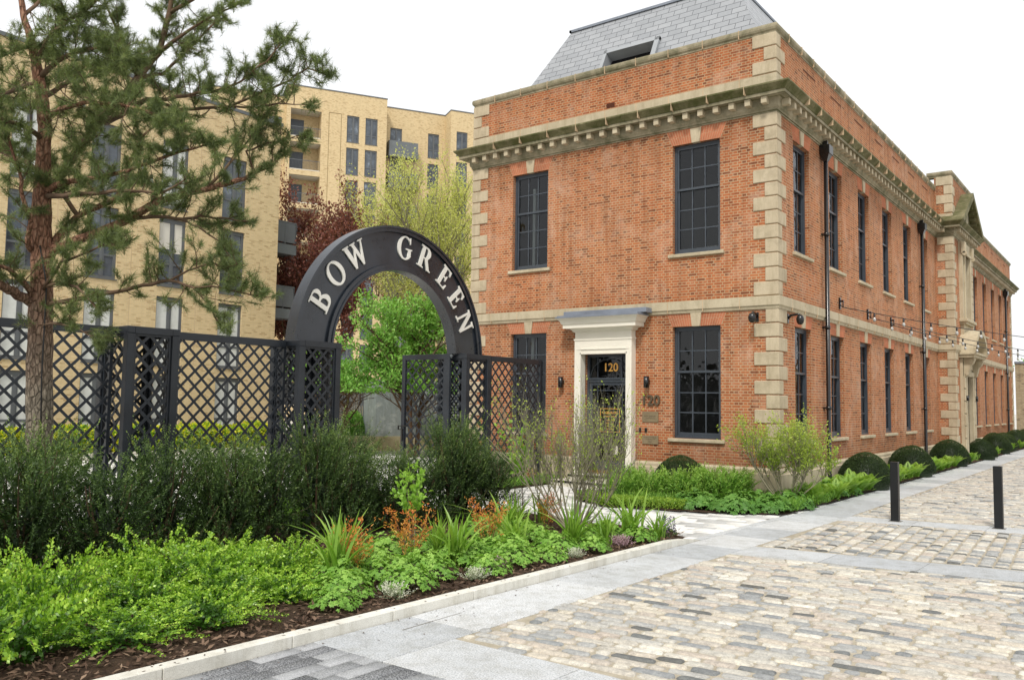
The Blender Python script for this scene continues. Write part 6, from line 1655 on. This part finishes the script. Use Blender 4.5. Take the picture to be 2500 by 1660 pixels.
# ------------------------------------------------------------------ trees
def tree(name, loc, H, crown, ntip, nleaf, L, W, mat, bmat, label, seed, trunk_r=.16, fork=.25, up=.5, levels=4, spread=.55, wisp=False, nstem=1, low=.3, zmin=0):
    rng = random.Random(seed); b = MB(); tips = []
    def br(p, d, ln, r, lev):
        n = 4; pts = [p]; dd = Vector(d)
        for i in range(n):
            dd = (dd + Vector((rng.gauss(0, .09), rng.gauss(0, .09), rng.gauss(0, .05) + .035 * up))).normalized(); pts.append(pts[-1] + dd * (ln / n))
        b.tube(pts, [r * (1 - .5 * i / n) for i in range(n + 1)], 6 if lev < 2 else 3, cap=False)
        if lev >= levels - 2:
            for k in range(1, n + 1): tips.append((pts[k], dd))
        if lev < levels:
            for j in range(5 if lev < 2 else 4):
                t = low + (1 - low) * (j + rng.random()) / 5; k = min(n - 1, int(t * n)); q = pts[k].lerp(pts[k + 1], t * n - k)
                a = rng.uniform(0, 6.28); side = Vector((math.cos(a), math.sin(a), 0))
                nd = (dd * (1 - spread) + side * spread + Vector((0, 0, up * .35))).normalized()
                br(q, nd, ln * rng.uniform(.5, .68), r * .5, lev + 1)
    for s in range(nstem):
        a = rng.uniform(0, 6.28); o = Vector((0, 0, 0)) if nstem == 1 else Vector((.25 * math.cos(a), .25 * math.sin(a), 0))
        br(o, Vector((.02 if nstem == 1 else .25 * math.cos(a), 0 if nstem == 1 else .25 * math.sin(a), 1)).normalized(), H * .52, trunk_r, 0)
    T = np.array([tuple(t[0]) for t in tips]); Dd = np.array([tuple(t[1]) for t in tips])
    # fit crown to the wanted extents
    ext = np.array([crown, crown, H]); cx = T.mean(0); mx = np.percentile(np.abs(T[:, :2] - cx[:2]), 97)
    sc = np.array([crown / mx, crown / mx, H / T[:, 2].max()])
    V0 = np.array(b.v) * sc; T = T * sc
    r2 = np.random.default_rng(seed); idx = r2.integers(0, len(T), nleaf)
    P = T[idx] + r2.normal(0, crown * .035, (nleaf, 3)); D = unit(Dd[idx] + r2.normal(0, .8, (nleaf, 3)) - [0, 0, .2 if wisp else 0])
    V, F = leaf_arrays(P, D, L * r2.uniform(.6, 1.35, nleaf), W * r2.uniform(.8, 1.2, nleaf), fold=.2)
    if zmin: kk = P[:, 2] > zmin; V = V.reshape(-1, 4, 3)[kk].reshape(-1, 3); P = P[kk]; nleaf = len(P); F = F[:nleaf]
    th = thing(name, loc, label, 'tree')
    me = np_mesh('crown', V, F, np.clip(.2 + .3 * (P[:, 2] / H) + .45 * r2.random(nleaf), 0, 1)); me.materials.append(mat); o = bpy.data.objects.new('crown', me); col.objects.link(o); o.parent = th
    m_ = bpy.data.meshes.new('trunk'); m_.from_pydata([tuple(v) for v in V0], [], b.f); m_.polygons.foreach_set('use_smooth', [True] * len(m_.polygons)); m_.materials.append(bmat); o = bpy.data.objects.new('trunk', m_); col.objects.link(o); o.parent = th
    return th
tree('purple_tree', (-30.9, 11.3, GZ), 16.0, 4.2, 0, 36000, .18, .12, L_RED, TWIG, 'purple leaved tree in front of the tall apartment block, behind the arch', 101, .13, up=.9, spread=.42, nstem=3)
tree('birch_tree', (-23.4, 12.1, GZ), 16.2, 4.4, 0, 36000, .12, .065, L_BIR, TWIG_G, 'pale yellow green spring tree left of the red brick building', 102, .15, up=.8, spread=.40, wisp=True, nstem=4)
tree('green_tree', (-17.6, 5.0, GZ), 7.2, 2.2, 0, 18000, .14, .09, L_GRN, TWIG, 'fresh green tree seen through the lettered arch', 103, .11, up=.45, spread=.60, nstem=3, low=.2, zmin=2.7)
tree('green_tree', (-20.6, 3.4, GZ), 5.2, 2.2, 0, 12000, .14, .09, L_GRN, TWIG, 'lower bright green tree at the left side of the arch opening', 104, .08, up=.3, spread=.66, nstem=3, low=.15, zmin=2.7)
tree('distant_tree', (2.2, 56, GZ), 7.6, 2.2, 0, 6000, .18, .12, L_GRN, TWIG, 'distant green treetop above the old stock brick wall', 105, .2)
rs = thing('round_shrub', (-23.2, 6.75, .38), 'rounded bright green shrub on the planter wall in front of the slat fence', 'shrub')
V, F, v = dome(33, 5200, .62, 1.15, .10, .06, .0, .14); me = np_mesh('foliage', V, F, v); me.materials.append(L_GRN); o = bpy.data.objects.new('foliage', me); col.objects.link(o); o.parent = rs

# pine -------------------------------------------------------------------
PINE_LIMBS = {
 'trunk': [(-6.27, -15.17, -0.29, 0.204), (-6.23, -15.29, 1.36, 0.204), (-6.19, -15.37, 2.62, 0.198), (-6.14, -15.42, 3.59, 0.179), (-6.1, -15.47, 4.42, 0.16), (-6.08, -15.51, 5.06, 0.153), (-6.05, -15.54, 5.6, 0.121), (-6.0, -15.56, 6.21, 0.109), (-6.01, -15.59, 6.52, 0.102), (-6.05, -15.67, 7.03, 0.089), (-6.11, -15.76, 7.53, 0.064), (-6.21, -15.88, 7.98, 0.051), (-6.27, -15.98, 8.62, 0.038), (-6.31, -16.08, 9.38, 0.026)],
 'A': [(-6.05, -15.42, 4.26, 0.089), (-5.96, -15.36, 4.35, 0.083), (-5.42, -15.1, 4.56, 0.07), (-4.81, -14.84, 4.76, 0.063), (-4.33, -14.57, 5.08, 0.056), (-3.74, -14.14, 5.28, 0.044), (-3.45, -13.81, 5.43, 0.038), (-3.41, -13.54, 5.59, 0.026), (-3.24, -13.19, 5.91, 0.016)],
 'A2': [(-4.7, -14.7, 4.82, 0.031), (-4.33, -14.55, 4.84, 0.025), (-3.88, -14.45, 4.76, 0.025), (-3.59, -14.36, 4.79, 0.018), (-3.33, -14.16, 4.76, 0.015), (-2.87, -14.06, 4.68, 0.009)],
 'A3': [(-3.88, -14.45, 4.76, 0.022), (-3.51, -14.41, 4.6, 0.015), (-3.17, -14.25, 4.36, 0.012), (-2.84, -14.23, 4.05, 0.007)],
 'A4': [(-3.74, -14.14, 5.28, 0.025), (-3.64, -13.85, 5.71, 0.019), (-3.62, -13.51, 6.19, 0.013), (-3.54, -13.35, 6.54, 0.01)],
 'B': [(-6.02, -15.4, 4.36, 0.064), (-6.04, -15.31, 4.51, 0.058), (-5.94, -15.02, 4.96, 0.052), (-5.62, -14.56, 5.29, 0.04), (-5.63, -14.46, 5.51, 0.033), (-5.74, -14.33, 5.93, 0.027), (-5.72, -14.11, 6.47, 0.021), (-5.62, -13.82, 6.82, 0.014)],
 'B2': [(-5.94, -15.02, 4.96, 0.039), (-5.99, -15.21, 5.23, 0.032), (-5.92, -15.31, 5.53, 0.026), (-5.53, -15.3, 5.87, 0.019), (-5.05, -15.2, 6.06, 0.012)],
 'Cc': [(-6.04, -15.5, 5.25, 0.057), (-5.5, -15.48, 5.33, 0.044), (-5.03, -15.37, 5.34, 0.037), (-4.35, -15.23, 5.35, 0.03), (-3.8, -15.08, 5.45, 0.024), (-3.33, -14.87, 5.6, 0.018), (-2.87, -14.65, 5.69, 0.012)],
 'C3': [(-6.03, -15.49, 5.19, 0.045), (-5.28, -15.54, 5.09, 0.037), (-4.66, -15.45, 5.06, 0.03), (-3.82, -15.31, 5.01, 0.023), (-3.26, -15.13, 4.94, 0.017), (-2.94, -15.02, 5.09, 0.011)],
 'D': [(-6.11, -15.4, 3.5, 0.045), (-5.88, -15.35, 3.51, 0.038), (-5.3, -15.16, 3.58, 0.037), (-4.7, -14.97, 3.66, 0.031), (-4.29, -14.8, 3.74, 0.027), (-3.79, -14.67, 3.8, 0.024), (-3.43, -14.52, 3.7, 0.018), (-3.01, -14.33, 3.69, 0.012), (-2.6, -14.13, 3.56, 0.009), (-2.4, -13.97, 3.54, 0.006)],
 'D2': [(-3.79, -14.67, 3.8, 0.018), (-3.47, -14.57, 3.94, 0.015), (-3.01, -14.48, 4.03, 0.012), (-2.74, -14.39, 3.87, 0.009)],
 'D3': [(-3.43, -14.52, 3.7, 0.015), (-3.16, -14.42, 3.43, 0.012), (-3.05, -14.31, 3.16, 0.008)],
 'E': [(-6.17, -15.44, 3.5, 0.102), (-6.17, -15.57, 3.54, 0.082), (-6.05, -15.87, 3.65, 0.074), (-5.88, -16.12, 3.72, 0.067), (-5.83, -16.48, 3.94, 0.047), (-5.93, -16.83, 4.19, 0.029), (-6.13, -17.12, 4.4, 0.017)],
 'E2': [(-6.19, -15.46, 3.56, 0.057), (-6.01, -15.73, 3.8, 0.044), (-5.88, -16.02, 3.97, 0.03), (-5.8, -16.34, 4.01, 0.024), (-5.69, -16.65, 4.2, 0.012)],
 'F': [(-6.17, -15.51, 4.29, 0.057), (-6.07, -15.69, 4.37, 0.044), (-5.91, -15.73, 4.73, 0.037), (-5.89, -15.87, 5.06, 0.031), (-5.81, -15.97, 5.43, 0.025), (-5.82, -16.15, 5.89, 0.018), (-5.9, -16.36, 6.16, 0.012)],
 'G': [(-6.01, -15.48, 5.25, 0.061), (-6.13, -15.22, 5.59, 0.062), (-6.3, -14.9, 6.12, 0.064), (-6.4, -14.41, 6.87, 0.062), (-6.32, -13.92, 7.65, 0.058), (-6.2, -13.63, 8.18, 0.054), (-6.12, -13.51, 8.93, 0.045), (-6.04, -13.51, 9.6, 0.035), (-5.93, -13.49, 10.33, 0.02)],
 'G2': [(-6.2, -13.63, 8.18, 0.044), (-5.72, -13.53, 8.38, 0.029), (-5.28, -13.34, 8.63, 0.021), (-4.84, -13.16, 8.8, 0.014), (-4.61, -13.12, 8.86, 0.008)],
 'G3': [(-6.32, -13.92, 7.65, 0.043), (-6.24, -13.5, 7.85, 0.029), (-6.15, -13.1, 8.41, 0.022), (-5.95, -12.75, 8.95, 0.015)],
 'G4': [(-6.32, -13.92, 7.65, 0.043), (-6.23, -14.27, 8.1, 0.028), (-6.19, -14.53, 8.5, 0.021), (-6.24, -14.74, 9.0, 0.014)],
 'G5': [(-6.12, -13.51, 8.93, 0.037), (-5.61, -13.39, 9.07, 0.029), (-5.29, -13.29, 9.32, 0.014)],
 'H': [(-6.4, -14.4, 6.73, 0.056), (-5.55, -14.51, 6.74, 0.047), (-4.9, -14.53, 6.8, 0.039), (-4.51, -14.48, 6.71, 0.032), (-4.07, -14.39, 6.71, 0.025), (-3.38, -14.13, 6.76, 0.019), (-3.14, -13.96, 6.93, 0.015), (-2.88, -13.79, 7.18, 0.012), (-2.7, -13.68, 7.43, 0.009), (-2.63, -13.63, 7.57, 0.006)],
 'H2': [(-4.9, -14.53, 6.8, 0.032), (-4.35, -14.34, 6.57, 0.026), (-3.61, -13.91, 6.59, 0.022), (-3.19, -13.61, 6.82, 0.019), (-2.95, -13.33, 7.04, 0.016), (-2.7, -13.16, 7.23, 0.013), (-2.51, -13.0, 7.16, 0.006)],
 'H3': [(-3.61, -13.91, 6.59, 0.019), (-3.22, -13.74, 6.55, 0.016), (-2.84, -13.58, 6.57, 0.012), (-2.56, -13.37, 6.57, 0.007)],
 'H4': [(-3.41, -13.54, 5.59, 0.019), (-3.6, -13.59, 5.96, 0.016), (-3.42, -13.35, 6.12, 0.013), (-3.16, -13.16, 6.19, 0.01), (-2.98, -13.02, 6.26, 0.006)],
 'I': [(-6.02, -15.59, 6.4, 0.051), (-5.38, -15.61, 6.42, 0.037), (-4.68, -15.58, 6.38, 0.03), (-4.01, -15.44, 6.26, 0.023), (-3.5, -15.29, 6.11, 0.017), (-3.0, -15.14, 5.82, 0.011)],
 'I2': [(-6.04, -15.57, 6.08, 0.045), (-5.73, -15.97, 6.11, 0.037), (-5.59, -16.37, 6.09, 0.03), (-5.54, -16.72, 6.22, 0.017)],
 'J': [(-6.05, -15.67, 7.03, 0.045), (-5.61, -15.6, 7.21, 0.038), (-5.0, -15.53, 7.28, 0.025), (-4.42, -15.45, 7.17, 0.018), (-3.99, -15.36, 6.97, 0.012)],
 'J2': [(-6.07, -15.71, 7.29, 0.038), (-5.6, -15.75, 7.55, 0.031), (-5.04, -15.72, 7.67, 0.024), (-4.59, -15.64, 7.76, 0.018), (-4.29, -15.56, 8.02, 0.012)],
 'K': [(-6.11, -15.76, 7.53, 0.038), (-6.0, -16.04, 7.35, 0.031), (-5.93, -16.34, 7.1, 0.024), (-5.89, -16.68, 7.04, 0.012)],
 'K2': [(-6.05, -15.66, 6.97, 0.038), (-6.6, -15.71, 6.98, 0.033), (-7.24, -15.81, 6.91, 0.027), (-7.95, -15.98, 7.08, 0.014)],
 'K3': [(-6.21, -15.88, 7.98, 0.032), (-6.3, -15.6, 8.38, 0.026), (-6.33, -15.29, 8.79, 0.02)],
 'M': [(-6.04, -15.63, 6.71, 0.045), (-6.48, -15.01, 7.27, 0.034), (-6.68, -14.45, 7.64, 0.028), (-6.92, -13.9, 8.02, 0.022)],
 'O': [(-6.05, -15.53, 5.5, 0.045), (-6.75, -15.46, 5.83, 0.04), (-7.54, -15.46, 6.1, 0.034), (-8.36, -15.6, 6.41, 0.021)],
 'Q': [(-6.13, -15.43, 3.66, 0.032), (-5.25, -15.55, 4.08, 0.021), (-4.7, -15.52, 4.15, 0.018), (-4.16, -15.5, 4.22, 0.012), (-3.74, -15.42, 4.19, 0.007)],
 'Q2': [(-6.12, -15.43, 3.75, 0.032), (-5.51, -15.47, 3.8, 0.025), (-4.97, -15.43, 3.7, 0.018), (-4.44, -15.37, 3.32, 0.012)],
 'S': [(-6.16, -15.4, 3.15, 0.026), (-5.58, -15.47, 3.18, 0.019), (-4.88, -15.43, 3.09, 0.012), (-4.5, -15.38, 2.9, 0.006)],
}

pine = thing('pine_tree', (-6.27, -15.17, GZ), 'tall pine with orange upper trunk and spreading needle branches at the left', 'tree')
b = MB(); TR = PINE_LIMBS['trunk']
pts = []; rs_ = []
for (p0, p1) in zip(TR[:-1], TR[1:]):
    for k in range(4):
        t = k / 4; pts.append(tuple(p0[j] + (p1[j] - p0[j]) * t + (R.uniform(-.008, .008) if j < 2 else 0) for j in range(3))); rs_.append((p0[3] + (p1[3] - p0[3]) * t) * R.uniform(.96, 1.05))
rs_ = [q * .93 for q in rs_]; rs_[0] *= 1.25
b.tube(pts, rs_, 18, wob=.035); b.build('trunk', BARKP, pine)
tufts = []; twigs = MB()
prng = random.Random(77)
DENS = {'A': 1.0, 'A2': 1.1, 'A3': 1.0, 'A4': 1.5, 'B': 1.1, 'B2': 1.2, 'Cc': 1.3, 'C3': 1.2, 'D': .9, 'D2': 1.2, 'D3': 1.3, 'E': 1.1, 'E2': 1.2, 'F': 1.2, 'G': 2.1, 'G2': 1.4, 'G3': 1.5, 'G4': 1.5, 'G5': 1.3, 'H': 1.7, 'H2': 1.7, 'H3': 1.5, 'H4': 1.6, 'I': 2.4, 'I2': 2.4, 'J': 3.6, 'J2': 3.6, 'K': 2.8, 'K2': 2.6, 'K3': 2.8, 'M': 2.8, 'O': 1.9, 'Q': 1.0, 'Q2': 1.0, 'S': 1.0}
def ctwig(p, d, ln, r, lev):
    n = 4; P_ = [p]; dd = Vector(d)
    for i in range(n):
        dd = (dd + Vector((prng.gauss(0, .16), prng.gauss(0, .16), prng.gauss(0, .12) + .07))).normalized(); P_.append(P_[-1] + dd * (ln / n))
    twigs.tube(P_, [r * (1 - .6 * i / n) for i in range(n + 1)], 4 if lev == 0 else 3, cap=False)
    if lev and prng.random() < .16: return
    tufts.append((P_[-1], dd)); 
    if prng.random() < .6: tufts.append((P_[-2], dd))
    if lev < 2:
        for j in range(3 if lev == 0 else 2):
            t = .35 + .6 * (j + prng.random()) / 3; k = min(n - 1, int(t * n)); q = P_[k].lerp(P_[k + 1], t * n - k)
            nd = (dd + Vector((prng.gauss(0, .65), prng.gauss(0, .65), prng.gauss(.1, .45)))).normalized()
            ctwig(q, nd, ln * prng.uniform(.4, .62), r * .55, lev + 1)
for nm, L in PINE_LIMBS.items():
    if nm == 'trunk': continue
    b = MB(); P_ = []; r_ = []
    for a, c in zip(L[:-1], L[1:]):
        for k in range(3):
            t = k / 3; P_.append(Vector([a[j] + (c[j] - a[j]) * t + prng.uniform(-.012, .012) for j in range(3)])); r_.append(a[3] + (c[3] - a[3]) * t)
    P_.append(Vector(L[-1][:3])); r_.append(max(.004, L[-1][3]))
    b.tube(P_, r_, 9, wob=.06); b.build('branch', BARKP if r_[0] > .045 and nm != 'G' and min(p_.z for p_ in P_) < 6.0 else PTWIG, pine)
    dn = DENS.get(nm, 1.0); S = 0
    N_ = len(P_)
    for i in range(1, N_):
        seg = (P_[i] - P_[i - 1]).length; f = i / N_
        if r_[i] > .085: continue
        S += seg * dn * 8.5 * (.35 + f)
        while S > 0:
            S -= 1
            d0 = (P_[i] - P_[i - 1]).normalized()
            nd = (d0 * .55 + Vector((prng.gauss(0, .6), prng.gauss(0, .6), prng.gauss(.12, .5)))).normalized()
            ctwig(P_[i], nd, prng.uniform(.24, .60) * (1.15 - .6 * f), .009, 0)
    ctwig(P_[-1], (P_[-1] - P_[-2]).normalized(), .2, .008, 1)
twigs.build('twigs', PTWIG, pine)
T = np.array([tuple(t[0]) for t in tufts]); D = unit(np.array([tuple(t[1]) for t in tufts])); nt_ = len(T); K = 28
print('pine tufts', nt_)
rng = np.random.default_rng(8)
s = rng.random((nt_, K)); base = T[:, None] - D[:, None] * (s[:, :, None] * .20)
nd = unit(D[:, None] * .75 + rng.normal(0, .70, (nt_, K, 3)))
P = base.reshape(-1, 3); Dn = nd.reshape(-1, 3); m = len(P)
Ln = rng.uniform(.07, .13, m); side = unit(np.cross(Dn, rng.normal(size=(m, 3)))) * .0032
V = np.stack([P - side, P + side, P + Dn * Ln[:, None]], 1).reshape(-1, 3); F = np.arange(3 * m).reshape(m, 3)
tv = np.repeat(rng.uniform(.1, .75, nt_), K) + rng.normal(0, .12, m)
o = link(np_mesh('needles', V, F, np.clip(tv, 0, 1)), 'needles', L_PINE, None); o.parent = pine; o.location = -Vector((-6.27, -15.17, GZ))
b = MB(); b.tube([(-6.27 + .21, -15.3, 0), (-6.12 + .21, -15.45, 2.4), (-6.08 + .17, -15.45, 3.8), (-5.98, -15.55, 4.4)], .012, 5)
b.build('cable', CABLE, pine)
# lanterns / bulbs hung in the pine
for (x, y, z, q) in [(-4.98, -15.05, 5.3, 'clear bulb hanging below the long right limb of the pine'), (-4.55, -14.72, 5.62, 'clear bulb above the others on the long right limb of the pine'), (-4.45, -14.65, 5.38, 'clear bulb at the bend of the long right limb of the pine'), (-5.35, -15.3, 6.55, 'dark socketed bulb high among the pine needles')]:
    t = thing('festoon_bulb', (x, y, z), q, 'bulb', 'festoon bulbs in the pine')
    b = MB(); b.lathe((x, y, z), [(0, .10), (.022, .10), (.026, .04), (.022, .03), (0, .03)], 10); b.tube([(x, y, z + .1), (x - .1, y + .02, z + .3)], .005, 4); b.build('socket', BLACKI, t)
    b = MB(); b.lathe((x, y, z - .06), [(0, -.01), (.02, -.005), (.038, .03), (.034, .06), (.02, .09), (0, .09)], 12); b.build('bulb', BULB, t)

# ------------------------------------------------------------------ string lights over the lane
for i, (p0, p1, q) in enumerate((((.12, 5.4, 5.15), (7.6, 26.6, 4.95), 'festoon string light starting nearest the building corner'), ((.12, 8.62, 5.10), (5.9, 38.5, 4.92), 'middle festoon string light along the side wall'), ((.12, 11.83, 5.10), (4.8, 44.6, 4.92), 'farthest starting festoon string light on the side wall'))):
    t = thing('string_light', p0, q, 'string light', 'festoon string lights along the lane')
    A_, B2_ = Vector(p0), Vector(p1); L = (B2_ - A_).length
    cp = [A_.lerp(B2_, k / 40) - Vector((0, 0, 1.0 * 4 * (k / 40) * (1 - k / 40) * .22)) for k in range(41)]
    b = MB(); b.tube(cp, .014, 5); b.tube([A_, A_ + Vector((-.1, 0, .1))], .014, 5); b.build('cable', CABLE, t)
    b = MB(); b.box(-.0, .05, p0[1] - .05, p0[1] + .05, p0[2] - .05, p0[2] + .30); b.box(.05, .14, p0[1] - .03, p0[1] + .03, p0[2] + .16, p0[2] + .22); b.tube([(.12, p0[1], p0[2] + .2), (.12, p0[1], p0[2] - .02)], .02, 6); b.build('bracket', BLACKI, t)
    nb = int(L / 1.55)
    for k in range(1, nb):
        f = k / nb * 40; j = int(f); c = cp[j].lerp(cp[min(40, j + 1)], f - j)
        b = MB(); b.lathe((c.x, c.y, c.z - .15), [(0, .14), (.03, .14), (.034, .05), (.03, .03), (0, .03)], 8); so_ = b.build('socket', BLACKI, t)
        b = MB(); b.lathe((c.x, c.y, c.z - .27), [(0, -.005), (.03, 0), (.052, .05), (.048, .09), (.028, .13), (0, .14)], 10); b.build('bulb', BULB, so_)
scene.cycles.use_denoising = True
scene.cycles.max_bounces = 6; scene.cycles.diffuse_bounces = 3; scene.cycles.glossy_bounces = 3; scene.cycles.transmission_bounces = 3; scene.cycles.transparent_max_bounces = 4
scene.cycles.caustics_reflective = False; scene.cycles.caustics_refractive = False

def lane_shift(y): return .028 * (np.minimum(y, -2.8) + 11.5) + .004 * (np.maximum(y, -2.8) + 2.8)
for o in list(scene.objects):
    if o.type == 'MESH' and o.get('kind') in ('structure', 'stuff') and o.name.split('.')[0] in ('bark_chips', 'granite_pavement', 'granite_band', 'kerb', 'edging_strip', 'cobbled_road', 'grey_paving', 'road_bed', 'soil_bed') and o.parent is None:
        me = o.data; co = np.empty(len(me.vertices) * 3, dtype=np.float32); me.vertices.foreach_get('co', co); co = co.reshape(-1, 3)
        k = np.clip((co[:, 0] + 4) / 4.5, 0, 1)
        if co[:, 0].max() > -10: co[:, 0] += lane_shift(co[:, 1]) * k
        me.vertices.foreach_set('co', co.ravel()); me.update()
    if o.type == 'EMPTY' and o.get('category') in ('fern', 'plant', 'heather', 'iris', 'nandina', 'shrub') and o.location.x > -1.2 and 'multi' not in o.name:
        o.location.x += lane_shift(o.location.y) * min(1, max(0, (o.location.x + 1.2) / 1.5))
